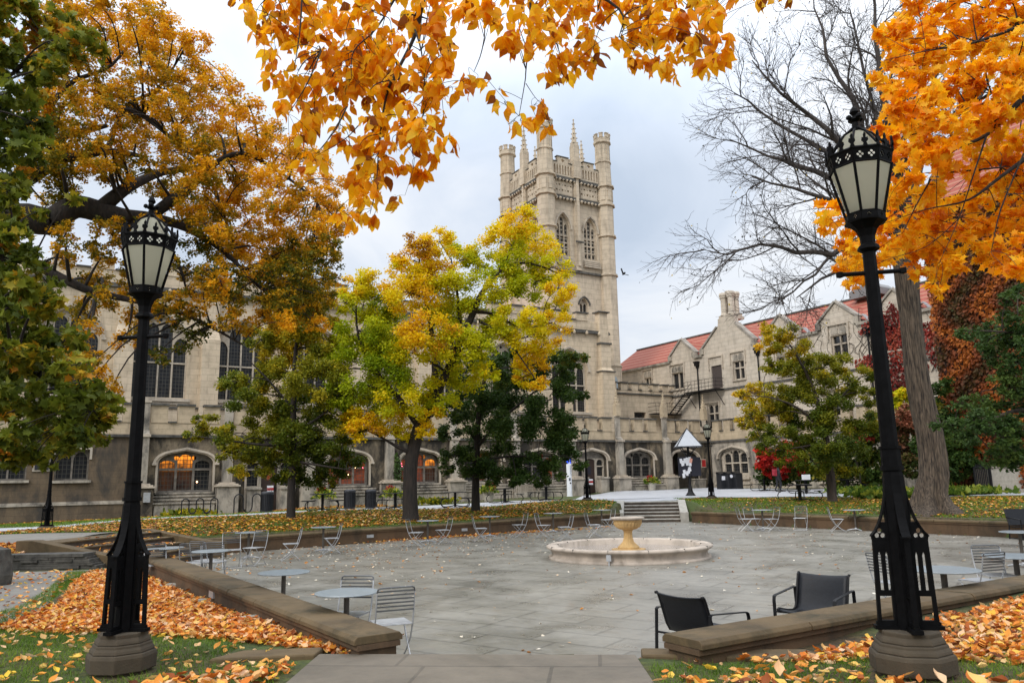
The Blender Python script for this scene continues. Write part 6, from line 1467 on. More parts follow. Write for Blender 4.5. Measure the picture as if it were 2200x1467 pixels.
# --- green maple close at the left edge
def tG(px, py): return .42 + random.uniform(-.2, .22) + (.18 if py < 120 else 0)
cG = polyC([(-60, -40), (120, -20), (150, 50), (185, 110), (170, 150), (105, 180), (80, 250), (60, 340), (30, 420), (-60, 400)], 34, 28, 46, 9.5, .9, tG)
cG += polyC([(-60, 400), (20, 460), (60, 520), (120, 590), (110, 680), (150, 740), (200, 800), (245, 870), (225, 935), (150, 960), (100, 930), (50, 980), (0, 960), (-60, 960)], 60, 26, 44, 9.3, .9, tG)
cG += C([(230, 885, 22, .7), (130, 965, 18, .5), (70, 985, 20, .5), (110, 1000, 12, .3), (20, 990, 18, .4), (160, 425, 14, .6), (80, 455, 16, .55), (120, 130, 24, .4), (40, 395, 20, .5)], 9.2, .4)
trG = [(Vector((-9.5, 8.0, 0)), .3), (Vector((-9.3, 8.2, 2.5)), .22), (at(-160, 600, 9), .16), (at(-120, 250, 9), .10), (at(-60, 60, 9.3), .03)]
lbG = [TR([(-160, 600, 9, .09), (-20, 560, 9.2, .05), (70, 560, 9.3, .02)]), TR([(-160, 640, 9, .09), (0, 760, 9.2, .05), (110, 820, 9.3, .03), (200, 880, 9.3, .012)]), TR([(-120, 300, 9, .06), (0, 180, 9.4, .03), (110, 100, 9.5, .012)])]
tree('green_maple', 'near green maple with lobed leaves hanging down the left edge', (-9.5, 8.0, .3), trG, lbG, cG, 13500, .11, MT['lf_green'], MT['bark_d'], tj=.13, subr=.48, nsub=9, tw_min=.006, droop=.45, shape=MAPLE)
# --- overhanging orange branches, top centre
polys = [([(520, -30), (1560, -30), (1545, 40), (1555, 125), (1490, 120), (1440, 165), (1390, 150), (1335, 95), (1290, 155), (1240, 130), (1180, 175), (1150, 120), (1090, 90), (1040, 40), (975, 55), (960, 150), (830, 200), (720, 170), (690, 190), (640, 60), (560, 90), (530, 20)], 120, 22, 36),
         ([(545, 60), (600, 55), (640, 110), (700, 200), (710, 250), (640, 265), (600, 200), (575, 150)], 16, 18, 28),
         ([(700, 140), (960, 60), (975, 200), (900, 215), (930, 250), (1010, 285), (950, 310), (925, 330), (900, 370), (890, 420), (840, 440), (790, 420), (730, 370), (720, 280), (640, 290), (600, 250), (580, 235)], 62, 18, 30),
         ([(620, 340), (690, 320), (700, 350), (640, 370)], 5, 16, 22), ([(700, 450), (790, 455), (830, 465), (790, 480), (730, 490)], 6, 12, 18), ([(980, 165), (1020, 150), (1030, 200), (985, 205)], 3, 14, 18), ([(1035, 160), (1085, 200), (1085, 240), (1060, 220)], 4, 12, 16),
         ([(1080, 250), (1120, 240), (1125, 280), (1100, 290)], 3, 12, 15), ([(1140, 225), (1220, 230), (1200, 262), (1160, 290)], 5, 14, 18), ([(1560, -20), (1700, -20), (1690, 0), (1600, 0)], 6, 14, 18), ([(1490, 60), (1550, 80), (1545, 130), (1480, 160)], 6, 14, 20)]
cO = []
for pl_, n, r0, r1 in polys:
    cO += polyC(pl_, n, r0, r1, lambda x, y: 4.9 + .5 * math.sin(x * .011) , .35, lambda x, y: .5 + random.uniform(-.25, .3))
brO = [[(915, -60, 4.9, .020), (905, 20, 4.9, .016), (890, 80, 4.9, .013), (855, 150, 4.9, .011), (835, 190, 4.9, .009), (822, 250, 4.9, .007), (813, 330, 4.9, .005), (808, 400, 4.9, .003), (795, 460, 4.9, .002)],
       [(890, 60, 4.9, .008), (905, 110, 4.8, .006), (912, 180, 4.8, .005), (908, 250, 4.8, .004), (880, 320, 4.8, .002)], [(847, 172, 4.9, .006), (810, 180, 4.8, .004), (790, 200, 4.8, .002)], [(847, 172, 4.9, .006), (920, 155, 5, .004), (945, 185, 5, .003), (953, 250, 5, .0015)],
       [(650, -40, 4.7, .008), (645, 60, 4.7, .005), (632, 150, 4.7, .002)], [(690, 110, 4.9, .006), (660, 180, 4.8, .004), (620, 245, 4.8, .002)], [(745, 230, 4.9, .006), (720, 280, 4.8, .004), (680, 330, 4.8, .002)], [(770, 270, 4.8, .004), (740, 300, 4.8, .003), (680, 335, 4.8, .0015)],
       [(1140, -40, 4.9, .010), (1138, 60, 4.9, .007), (1130, 150, 4.9, .005), (1128, 175, 4.9, .004), (1115, 250, 4.9, .002)], [(1130, 180, 4.9, .003), (1150, 210, 4.9, .002), (1170, 230, 4.9, .001)], [(1140, 25, 4.9, .005), (1180, 50, 4.9, .004), (1200, 110, 4.9, .002)],
       [(1010, -30, 4.9, .007), (1040, 50, 4.9, .005), (1035, 110, 4.9, .004), (1018, 155, 4.9, .002)], [(960, -40, 4.9, .008), (945, 60, 4.9, .005), (900, 110, 4.9, .003)], [(870, -40, 5, .01), (810, 60, 5, .006), (760, 110, 5, .004), (755, 170, 5, .002)],
       [(1000, -40, 5.1, .02), (1200, -40, 5.0, .015), (1330, 20, 5, .008), (1330, 80, 5, .003)], [(1480, -40, 5.2, .01), (1500, 50, 5.1, .005), (1510, 110, 5.1, .002)], [(850, 290, 4.9, .003), (890, 340, 4.9, .002), (870, 420, 4.9, .001)], [(600, -30, 4.7, .006), (560, 10, 4.7, .003)]]
ln = [TR(q) for q in brO]
oB = Vector((6.5, 3.2, .4))
tO = [(oB + Vector((0, 0, -.3)), .22), (oB + Vector((-.1, .1, 2.6)), .16), (Vector((5.2, 3.6, 4.9)), .10), (Vector((3, 4.2, 6.1)), .06), (at(1200, -160, 5.0), .04), (at(915, -60, 4.9), .022)]
ln += [[(at(1200, -160, 5.0), .03), (at(1140, -40, 4.9), .012)], [(at(1200, -160, 5.0), .02), (at(1010, -30, 4.9), .008)], [(at(1200, -160, 5), .02), (at(1480, -40, 5.2), .01)], [(at(915, -60, 4.9), .015), (at(760, -80, 4.8), .012), (at(650, -40, 4.7), .008)], [(at(650, -60, 4.7), .01), (at(600, -30, 4.7), .006)]]
def otree():
    tree('orange_tree', 'near tree whose drooping orange branches hang across the top centre of the sky', tuple(oB), tO, ln, cO, 3300, .102, MT['lf_orange'], MT['bark_d'], tj=.20, subr=.55, nsub=6, tw_min=.0018, pen=.1, droop=1.0, shape=DROOP, shell=.2)
otree()
# --- bright orange maple at the right
polys = [([(1905, 60), (1960, -30), (2240, -30), (2240, 580), (2160, 560), (2100, 530), (2060, 560), (2030, 590), (1960, 560), (1930, 540), (1910, 420), (1930, 330), (1900, 250), (1885, 160)], 150, 22, 38),
         ([(1790, 440), (1840, 470), (1900, 480), (1920, 560), (1880, 590), (1830, 590), (1800, 560), (1800, 510), (1760, 465)], 26, 16, 26), ([(1870, 270), (1900, 260), (1900, 340), (1850, 300)], 5, 12, 18), ([(1800, 595), (1850, 600), (1830, 625)], 4, 8, 13), ([(1990, 590), (2025, 590), (2020, 630)], 4, 12, 17), ([(2090, 540), (2200, 560), (2200, 590), (2140, 575)], 7, 16, 22), ([(1890, 60), (1940, 40), (1950, 110), (1895, 120)], 5, 16, 22)]
cM = []
for pl_, n, r0, r1 in polys: cM += polyC(pl_, n, r0, r1, lambda x, y: 8.2 + .6 * math.sin(x * .01 + y * .013), .7, lambda x, y: .55 + random.uniform(-.25, .28))
brM = [[(2260, 170, 8, .05), (2190, 220, 8, .035), (2120, 290, 8, .022), (2040, 330, 8, .014), (1980, 420, 8, .008), (1940, 500, 8, .003)], [(2260, 300, 7.8, .035), (2150, 380, 7.8, .02), (2080, 430, 7.8, .012), (1990, 450, 7.8, .006), (1900, 480, 7.8, .002)],
       [(2260, 120, 8, .03), (2130, 200, 7.8, .018), (2040, 260, 7.8, .01), (1960, 290, 7.8, .005), (1900, 300, 7.8, .002)], [(2120, 290, 8, .012), (2090, 380, 7.8, .008), (2060, 470, 7.8, .005), (2020, 560, 7.8, .002)], [(2260, 30, 8, .03), (2100, 90, 8, .015), (1990, 110, 8, .006), (1900, 130, 8, .002)],
       [(2200, 330, 7.6, .01), (2150, 450, 7.6, .007), (2130, 540, 7.6, .003)], [(2150, 360, 8.2, .01), (2050, 370, 8.2, .008), (1960, 380, 8.1, .004), (1880, 460, 8, .002)], [(2240, 60, 8.4, .02), (2120, 20, 8.4, .01), (2020, -10, 8.3, .004)], [(2060, 470, 8, .006), (1990, 530, 8, .004), (1900, 560, 8, .003), (1820, 600, 8, .001)]]
ln = [TR(q) for q in brM]
tM = [(Vector((7.9, 7.9, .2)), .34), (Vector((7.7, 8, 2.5)), .24), (at(2480, 350, 8), .16), (at(2330, 200, 8), .10), (at(2260, 100, 8), .05)]
tree('orange_maple', 'near maple with bright orange lobed leaves filling the upper right corner', (7.9, 7.9, .4), tM, ln, cM, 7300, .105, MT['lf_maple'], MT['bark_d'], tj=.15, subr=.52, nsub=6, tw_min=.0025, droop=.55, shape=MAPLE, shell=.2)
# --- green tree at the right edge
cR_ = polyC([(2240, 620), (2180, 660), (2110, 690), (2070, 730), (2100, 770), (2130, 800), (2100, 840), (2050, 850), (2070, 880), (2010, 905), (2020, 935), (2070, 950), (2100, 990), (2160, 1005), (2240, 1000)], 44, 20, 34, 18.5, 1.2, lambda x, y: .42 + random.uniform(-.25, .2))
cR_ = [(p + Vector((.32, 0, 0)), r, t) for p, r, t in cR_]
cR_ += C([(2080, 715, 20, .4), (2030, 905, 16, .35), (2005, 915, 10, .4), (2060, 865, 16, .4), (2170, 640, 22, .4), (2190, 620, 16, .3)], 18, .5)
trR = [(at(2330, 1060, 18.5), .28), (at(2330, 900, 18.5), .2), (at(2310, 700, 18.5), .1), (at(2260, 560, 18.5), .03)]
trR[0] = (Vector((trR[0][0].x, trR[0][0].y, .5)), .3)
lbR = [TR([(2325, 900, 18.5, .1), (2200, 880, 18.3, .06), (2100, 910, 18, .03), (2020, 915, 18, .01)]), TR([(2315, 760, 18.5, .08), (2220, 720, 18.3, .04), (2100, 710, 18, .012)]), TR([(2325, 860, 18.5, .08), (2220, 830, 18.4, .04), (2110, 840, 18.2, .012)])]
tree('edge_oak', 'green oak reaching in from the right edge in front of the ivy', tuple(Vector((trR[0][0].x, trR[0][0].y, .8))), trR, lbR, cR_, 22000, .09, MT['lf_edge'], MT['bark'], tj=.10, subr=.5, nsub=9, tw_min=.010, shape=OAK)

# --- great bare tree at right
b_ = gnd(2003, 1085, .84); Yb = b_[1]; zb = h1(*b_)
o = empty('bare_tree', (b_[0], b_[1], zb), 0, 'massive bare-branched tree with ridged grey trunk and flared roots at right', 'tree')
tb = MB(); base = Vector((b_[0], b_[1], zb))
# trunk with flared, ridged base
rows = [(2006, 1100, -.25, 1.30), (2006, 1088, .0, 1.10), (2005, 1070, .25, .86), (2003, 1045, .7, .70)]
prof = [(Vector((b_[0], b_[1], zb - .25)), 1.25), (Vector((b_[0], b_[1], zb)), .92), (Vector((b_[0], b_[1], zb + .22)), .66), (Vector((b_[0], b_[1], zb + .6)), .53), (at(2007, 1020, Yb), .49), (at(2005, 980, Yb), .455), (at(1997, 930, Yb), .44), (at(1986, 885, Yb), .43), (at(1974, 830, Yb), .40), (at(1966, 780, Yb), .375), (at(1961, 730, Yb), .36), (at(1956, 680, Yb), .365), (at(1951, 640, Yb), .38), (at(1948, 600, Yb), .40), (at(1945, 570, Yb), .40), (at(1943, 530, Yb), .34), (at(1942, 480, Yb), .28)]
n = 64; vs = []
for i, (p, r) in enumerate(prof):
    for j in range(n):
        a = 2 * PI * j / n; fl_ = max(0, 1 - (p.z - zb) / 1.1) if p.z < zb + 1.1 else 0
        rr = r * (1 + .03 * math.sin(a * 9 + i * .5) + .028 * math.sin(a * 17 + i * .9) + random.uniform(-.018, .018) + fl_ * .22 * math.sin(a * 5 + .6) + fl_ * .12 * math.sin(a * 8))
        vs.append((p.x - base.x + rr * math.cos(a), p.y - base.y + rr * math.sin(a), p.z - base.z))
tb.add(vs, [(i * n + j, i * n + (j + 1) % n, (i + 1) * n + (j + 1) % n, (i + 1) * n + j) for i in range(len(prof) - 1) for j in range(n)])
tb.build('trunk', MT['bark_e'], o, smooth=True)
tw = MB(); tips = []
def rseg(p0, d, L_, r, n, wob, up):
    pts = [p0]; rs = [r]; d = d.normalized()
    for i in range(n):
        d = (d + Vector((random.gauss(0, wob), random.gauss(0, wob), random.gauss(0, wob) + up))).normalized()
        pts.append(pts[-1] + d * (L_ / n)); rs.append(max(r * (1 - (i + 1) / n * .75), .0045))
    return pts, rs
def grow(pts, rs, lvl, dens):
    # children along a branch
    tot = sum((pts[i + 1] - pts[i]).length for i in range(len(pts) - 1))
    if lvl == 0: tips.append(pts[-1]); return
    nn = max(2, int(tot * dens))
    for k in range(nn):
        t = .12 + .88 * (k + random.random()) / nn; f = t * (len(pts) - 1); i = min(int(f), len(pts) - 2); fr = f - i
        p = pts[i].lerp(pts[i + 1], fr); d = (pts[i + 1] - pts[i]).normalized(); r = rs[i] + (rs[i + 1] - rs[i]) * fr
        side = d.cross(Vector((random.gauss(0, 1), random.gauss(0, 1), random.gauss(0, 1)))).normalized()
        nd_ = (d * random.uniform(.7, 1.1) + side * random.uniform(.45, .95))
        l2 = {3: random.uniform(1.8, 3.6), 2: random.uniform(.8, 1.8), 1: random.uniform(.35, .9)}[lvl] * (1.15 - .55 * t)
        p2, r2 = rseg(p, nd_, l2, max(r * .5, {3: .030, 2: .014, 1: .008}[lvl]), {3: 5, 2: 4, 1: 3}[lvl], .16, .015)
        tw.tube([q - base for q in p2], r2, 4 if lvl > 1 else 3, cap=False)
        grow(p2, r2, lvl - 1, {3: 4.2, 2: 7.0, 1: 0}[lvl])
mains = [[(1948, 560, 0, .16), (1900, 535, -.3, .13), (1840, 520, -.8, .11), (1780, 545, -1.2, .10), (1700, 535, -1.4, .08), (1640, 524, -1.5, .055), (1600, 528, -1.5, .045), (1540, 545, -1.5, .03), (1485, 535, -1.5, .012)],
         [(1780, 545, -1.2, .06), (1735, 590, -1.4, .045), (1690, 620, -1.5, .03), (1655, 655, -1.5, .01)],
         [(1945, 530, 0, .2), (1880, 440, .5, .16), (1780, 385, .8, .12), (1700, 352, 1, .09), (1630, 330, 1.2, .05), (1550, 300, 1.2, .02)],
         [(1942, 500, 0, .2), (1870, 400, -.6, .16), (1800, 300, -1, .11), (1730, 250, -1.2, .08), (1660, 200, -1.4, .05), (1600, 130, -1.5, .02)],
         [(1942, 480, 0, .2), (1880, 330, .5, .15), (1820, 210, .8, .1), (1770, 120, 1, .06), (1740, 20, 1.2, .03), (1730, -60, 1.2, .015)],
         [(1942, 480, 0, .2), (1920, 350, -1, .16), (1890, 200, -1.6, .11), (1880, 80, -2, .07), (1870, -50, -2, .03)],
         [(1944, 490, 0, .2), (1975, 360, 1, .16), (2000, 220, 1.4, .11), (2030, 90, 1.8, .06), (2060, -40, 2, .03)],
         [(1946, 500, 0, .2), (2020, 380, -.5, .14), (2080, 260, -.8, .1), (2150, 130, -1, .06), (2200, 20, -1, .03)],
         [(1945, 520, 0, .16), (1860, 460, -1.5, .12), (1770, 430, -2, .08), (1690, 400, -2.3, .05), (1600, 380, -2.5, .02)],
         [(1943, 480, 0, .16), (1840, 370, 2, .12), (1720, 300, 2.6, .08), (1620, 240, 3, .05), (1560, 200, 3, .02)], [(1943, 470, 0, .14), (1900, 300, 2, .1), (1850, 150, 2.6, .06), (1820, 20, 3, .03)], [(1945, 560, 0, .12), (1850, 560, 1.6, .08), (1760, 600, 2, .05), (1700, 640, 2.2, .02)]]
for ml in mains:
    pts = [at(1945 + (px - 1945) * .955, py, Yb + dy) for px, py, dy, r in ml]; rs = [r for *_, r in ml]
    P2, R2 = [], []
    for i in range(len(pts) - 1):
        for k in range(2): P2.append(pts[i].lerp(pts[i + 1], k / 2) + Vector((random.gauss(0, .06), random.gauss(0, .06), random.gauss(0, .06)))); R2.append(rs[i] + (rs[i + 1] - rs[i]) * k / 2)
    P2.append(pts[-1]); R2.append(rs[-1]); tw.tube([q - base for q in P2], R2, 8, cap=False)
    grow(P2, R2, 3, 1.3)
tw.build('branches', MT['bark_t'], o, fix=False)
tp = np.array([tuple(t) for t in tips]); sel = rng.choice(len(tp), 1500); P = tp[sel] + rng.normal(size=(1500, 3)) * .05
scatter('withered_leaves', LEAF4[0], LEAF4[1], P, frames(rand_dir(1500) - np.array([0, 0, .8]), rand_dir(1500)), rng.uniform(.05, .11, 1500), np.where(rng.random(1500) < .12, .9, rng.uniform(.0, .25, 1500)), leafmat('withered_leaves', [(0, (.03, .025, .015)), (.5, (.08, .06, .03)), (.9, (.65, .45, .03)), (1, (.7, .5, .05))], .3), o, off=tuple(base))

# --- shrubs and garden mass on the right, red shrub, ivy
def shrub(name, label, lst, Y, jit, n, size, mat, tdef=.4, tj=.15, cat='shrub', group=None, shape=LEAF4):
    cl = C(lst, Y, jit, tdef); px = sum(q[0] for q in lst) / len(lst); p = at(px, 1040, Y); z = h1(p.x, p.y)
    tk = [(Vector((p.x, p.y, z - .1)), .06), (Vector((p.x, p.y, z + .5)), .04), (Vector((p.x, p.y, z + 1.0)), .03)]
    return tree(name, label, (p.x, p.y, z), tk, [], cl, n, size, mat, MT['bark_d'], cat=cat, group=group, subr=.5, nsub=9, tj=tj, tw_min=.012, shape=shape)
shrub('red_shrub', 'scarlet-leaved shrub on the terrace right of the recycling bins', [(1640, 968, 18, .6), (1658, 985, 20, .5), (1690, 962, 16, .6), (1712, 958, 14, .5), (1700, 985, 18, .4), (1650, 1005, 18, .5), (1675, 1010, 18, .3), (1632, 990, 12, .5), (1720, 1000, 16, .3)], 53.5, .8, 3600, .26, MT['lf_red'], .5)
shrub('green_shrub', 'dark green shrub behind the person and picnic tables', [(1650, 1010, 24), (1690, 1015, 28), (1730, 1010, 30), (1760, 1000, 36), (1700, 990, 26), (1740, 975, 30), (1780, 1020, 26), (1640, 1030, 14)], 55, 1.0, 9000, .24, MT['lf_dark'], .55)
shrub('garden_shrub', 'broad green garden shrub between the small oak and the right lamp', [(1800, 960, 40), (1840, 985, 40), (1870, 950, 40), (1830, 1020, 34), (1870, 1015, 34), (1900, 990, 36), (1780, 1000, 30), (1905, 940, 34), (1860, 915, 30), (1800, 1035, 18), (1910, 1030, 20)], 47, 1.6, 17000, .22, MT['lf_dark'], .75)
shrub('pink_maple', 'small tree with pink-red crown tip above the green garden shrub', [(1850, 930, 17, .7), (1868, 935, 12, .8), (1836, 942, 12, .7), (1832, 925, 9, .7), (1862, 922, 10, .9)], 45.5, .5, 1500, .22, plain('x', (0, 0, 0)) if 0 else leafmat('pink_leaves', [(0, (.6, .03, .05)), (1, (.85, .16, .12))], .4), .5)
shrub('bronze_shrub', 'bronze and olive tall shrub between the right lamp and the big trunk', [(1930, 900, 26, .8), (1955, 930, 28, .75), (1940, 965, 30, .7), (1915, 930, 24, .5), (1950, 1000, 26, .5), (1925, 1010, 24, .45), (1960, 880, 18, .8)], 44, 1.0, 7000, .2, leafmat('bronze_leaves', [(0, (.03, .06, .012)), (.5, (.09, .11, .02)), (.8, (.22, .10, .05)), (1, (.38, .13, .07))], .3), .6)
shrub('yellow_shrub', 'yellow-green shrub under the wing wall left of the big trunk', [(1915, 865, 18), (1945, 880, 18), (1960, 850, 18), (1930, 845, 14)], 46.5, .6, 2600, .2, MT['lf_yg'], .5)
shrub('dark_shrub', 'dark evergreen behind the big trunk below the ivy', [(2020, 900, 30), (2050, 940, 34), (2020, 970, 34), (2060, 1000, 34), (2030, 1020, 26), (2090, 960, 30), (2100, 1000, 26), (1985, 960, 24), (2000, 870, 24), (2020, 830, 22)], 41.5, 1.0, 9500, .2, MT['lf_dark'], .5)
for i, (px, py, lab) in enumerate(((1905, 1048, 'clump of yellow-green hostas just left of the right lamp post'), (1950, 1050, 'clump of yellow-green hostas between the right lamp post and big trunk'), (1975, 1040, 'taller spiky yellow-green plants at the left foot of the big trunk'), (2070, 1048, 'clump of yellow hostas at the right foot of the big trunk'), (1850, 1052, 'low leafy plants behind the terrace picnic table'))):
    p = at(px, py, 37.8 if i != 4 else 43); z = h1(p.x, p.y); oo = empty('hosta_clump', (p.x, p.y, z), 0, lab, 'plant', 'plants along the garden edge')
    n = 900; d = rand_dir(n); d[:, 2] = np.abs(d[:, 2]) + .2; P = rng.normal(size=(n, 3)) * np.array([.75, .5, .05]) + np.array([0, 0, .1])
    scatter('foliage', LEAF7[0], LEAF7[1], P, frames(d, rand_dir(n)), rng.uniform(.15, .40, n), rng.uniform(0, .9, n), MT['lf_hosta'], oo)
for i, (px, py, lab) in enumerate(((1110, 1068, 'low grey-green plant beside the wooden bench'), (930, 1078, 'grey-green border plants under the fourth arcade window'), (1010, 1070, 'leafy green plant behind the dark green tree trunk'), (1500, 1048, 'small brown plant at the foot of the arcade left of the steps'), (1345, 1052, 'low brown-green plant by the arcade pedestal right of the door'), (398, 1103, 'low dark green plant at the foot of the left bike rack'))):
    x, y = gnd(px, py, .78 if px > 500 else .62); y += 2.0 if px > 500 else .6; z = h1(x, y); oo = empty('border_plant', (x, y, z), 0, lab, 'plant', 'border plants along the arcade')
    n = 420; d = rand_dir(n); d[:, 2] = np.abs(d[:, 2]) + .3; P = rng.normal(size=(n, 3)) * np.array([.6, .25, .08]) + np.array([0, 0, .15])
    scatter('foliage', LEAF4[0], LEAF4[1], P, frames(d, rand_dir(n)), rng.uniform(.15, .4, n), rng.uniform(.1, .8, n), MT['lf_oak'], oo)
def wall_ivy(name, label, par, poly, n, size, mat, y=-.12, face='x', group=None, tlo=0, thi=1):
    q = poly_pts(poly, n)
    # patchy edges
    P = np.zeros((n, 3)); 
    if face == 'x': P[:, 0], P[:, 1], P[:, 2] = q[:, 0], y + rng.uniform(-.15, .1, n), q[:, 1]; nrm = np.array([0, -1, .2])
    else: P[:, 0], P[:, 1], P[:, 2] = 9 + .1 * 0 + rng.uniform(-.1, .2, n), q[:, 0], q[:, 1]; nrm = np.array([1, 0, .2])
    D = rand_dir(n) * .7 + np.array([0, 0, -.9]); N_ = rand_dir(n) * .6 + nrm
    pos = par.location; o = empty(name, pos, par.rotation_euler[2], label, 'climbing plant', group)
    t = np.clip(tlo + (thi - tlo) * (.5 + .5 * np.sin(q[:, 0] * 2.1 + np.sin(q[:, 1] * 1.3) * 2)) * .7 + rng.uniform(0, .3, n) * (thi - tlo), 0, 1)
    scatter('foliage', LEAF4[0], LEAF4[1], P, frames(D, N_), rng.uniform(.7, 1.3, n) * size, t, mat, o)
    st = MB()
    xs = [p[0] for p in poly]; zs = [p[1] for p in poly]
    for k in range(7):
        x = random.uniform(min(xs), max(xs)); pts = []
        for j in range(8): pts.append((x, y + .06, min(zs) + (max(zs) - min(zs)) * j / 7) if face == 'x' else (9.05, x, min(zs) + (max(zs) - min(zs)) * j / 7)); x += random.uniform(-.5, .5); x = min(max(x, min(xs)), max(xs))
        st.tube(pts, .025, 4)
    st.build('stems', MT['bark_d'], o)
wall_ivy('ivy', 'red-brown ivy covering the court face of the brick tower at right', IV, [(0, 0), (9, 0), (9, 17), (0, 17)], 26000, .21, MT['lf_ivy'])
wall_ivy('ivy', 'rusty ivy covering the camera-side face of the brick tower at right', IV, [(0, 0), (12, 0), (12, 17), (0, 17)], 36000, .21, MT['lf_ivy'], face='y')
wall_ivy('crimson_creeper', 'crimson creeper round the gable window behind the right lamp post', Wg, [(15.2, 12.2), (16.2, 13.3), (17.6, 13.4), (18.0, 14.0), (18.6, 13.0), (18.9, 12.0), (19.2, 10.8), (20.2, 9.0), (19.4, 7.9), (17.0, 7.7), (15.6, 9.6), (14.6, 9.7), (14.8, 10.4), (16.3, 10.5), (16.4, 12.0)], 1900, .24, MT['lf_ivyred'])
wall_ivy('crimson_creeper', 'crimson creeper low on the wing wall right of the big trunk', Wg, [(19.6, 12.0), (21.5, 12.2), (25, 12.0), (25, 9.0), (21.0, 8.6), (20.2, 9.5)], 1300, .24, MT['lf_ivyred'])
wall_ivy('dark_ivy', 'dark green ivy on the lower wing wall beside the big trunk', Wg, [(19.0, 1.0), (26, 1.0), (26, 8.4), (21.4, 8.2), (20.6, 6.0), (19.0, 4.5)], 7000, .26, MT['lf_dark'], y=-.8)
vv = MB()
for k in range(22):          # bare creeper stems over the gables
    x = random.uniform(11.2, 20); z = random.uniform(9.5, 11); pts = []
    for j in range(9): pts.append((x, -.02, z)); x += random.uniform(-.45, .45); z += random.uniform(.2, .55)
    pts = [(px_, py_, min(pz_, 13.2)) for px_, py_, pz_ in pts]
    vv.tube(pts, [.028 - .0025 * j for j in range(9)], 3, cap=False)
ob = vv.build('creeper_stems', MT['bark'], Wg, fix=False)
wall_ivy('green_ivy', 'thin green ivy climbing beside the fourth arcade window', A, [(-9.95, .8), (-9.3, .8), (-9.2, 3.2), (-9.7, 4.2)], 420, .16, MT['lf_dark'], y=-.45)

# ================================================================ LITTER AND GRASS (stuff)
def litter(name, P2, size, mat, tilt, lift, shape=CURL7, tf=None, thick=0.0, zf=None):
    n = len(P2); z = (H(P2[:, 0], P2[:, 1]) if zf is None else np.full(n, zf)) + lift + rng.uniform(0, 1, n) ** 2 * thick
    P = np.stack([P2[:, 0], P2[:, 1], z], 1)
    N_ = rand_dir(n) * tilt + np.array([0, 0, 1]); D = rand_dir(n); D[:, 2] *= tilt
    D = D - N_ * ((D * N_).sum(1, keepdims=True) / (N_ * N_).sum(1, keepdims=True))
    T = rng.uniform(0, 1, n) if tf is None else tf(n)
    S = rng.uniform(.5, 1.35, n)[:, None] * size * np.stack([np.ones(n), np.ones(n), rng.uniform(.3, 1.8, n)], 1)
    return tag(scatter(name, shape[0], shape[1], P, frames(D, N_), S, T, mat), kind='stuff')
G = lambda pts, z: [gnd(px, py, z) for px, py in pts]
# left slope, dense
wl = [(NL0[0] - .25, NL0[1] - .0), (NL1[0] - .2, NL1[1] - .3)]
PL = [(-6.9, 10.6), (-2.55, 8.75), wl[0], wl[1], (-9.3, 17.4), (-8.6, 15.5), (-7.2, 12.6)]
def keep(P, f): return P[f(P[:, 0], P[:, 1])]
def clear(P):
    m = ((P[:, 0] - 3) ** 2 + (P[:, 1] - 6.2) ** 2 > .34 ** 2) & ((P[:, 0] + 3.72) ** 2 + (P[:, 1] - 7.6) ** 2 > .34 ** 2); return P[m]
litter('leaf_litter_left', poly_pts(PL, 26000), .083, MT['litter'], .6, .015, thick=.05)
PR = [(NR0[0] + .9, NR0[1] - .15), (NR0[0] + 2.5, NR0[1] + .9), (NR0[0] + 6.5, NR0[1] + 3.6), (16, 10.5), (16, 6), (5.0, 6.15), (3.6, 6.55), (2.5, 7.1), (2.0, 7.45)]
q = clear(poly_pts(PR, 27000)); aa, bb = AB(q[:, 0], q[:, 1]); q = q[bb < 5.82]
litter('leaf_litter_right', q, .09, MT['litter'], .6, .015, thick=.06)
def sp(poly, n): 
    P = clear(poly_pts(poly, n)); return P[~((P[:, 0] > -2.1) & (P[:, 0] < 1.15) & (P[:, 1] < 8.4))]
litter('lawn_leaves_near', sp([(-9, 5.5), (9, 4.2), (9, 7.2), (3, 7.3), (1.9, 7.4), (-2, 7.8), (-2.9, 8.8), (-7, 10.7), (-8, 10)], 1500), .10, MT['litter'], .5, .035, tf=lambda n: rng.uniform(.35, 1, n))
litter('lawn_leaves_front', sp([(-6.5, 4.8), (-2.2, 4.8), (-2.05, 7.6), (-3.2, 7.0), (-5.0, 6.0)], 1700), .11, MT['litter'], .6, .035, thick=.04)
litter('lawn_leaves_front_right', sp([(1.15, 4.8), (4, 4.8), (4.0, 5.6), (1.2, 6.9)], 330), .115, MT['litter'], .6, .035, thick=.03)
litter('path_leaves', sp([(-12, 9), (-7, 10.4), (-7.4, 12.6), (-9, 16), (-9.8, 17.8), (-12.5, 17.8)], 1100), .09, MT['litter'], .5, .03)
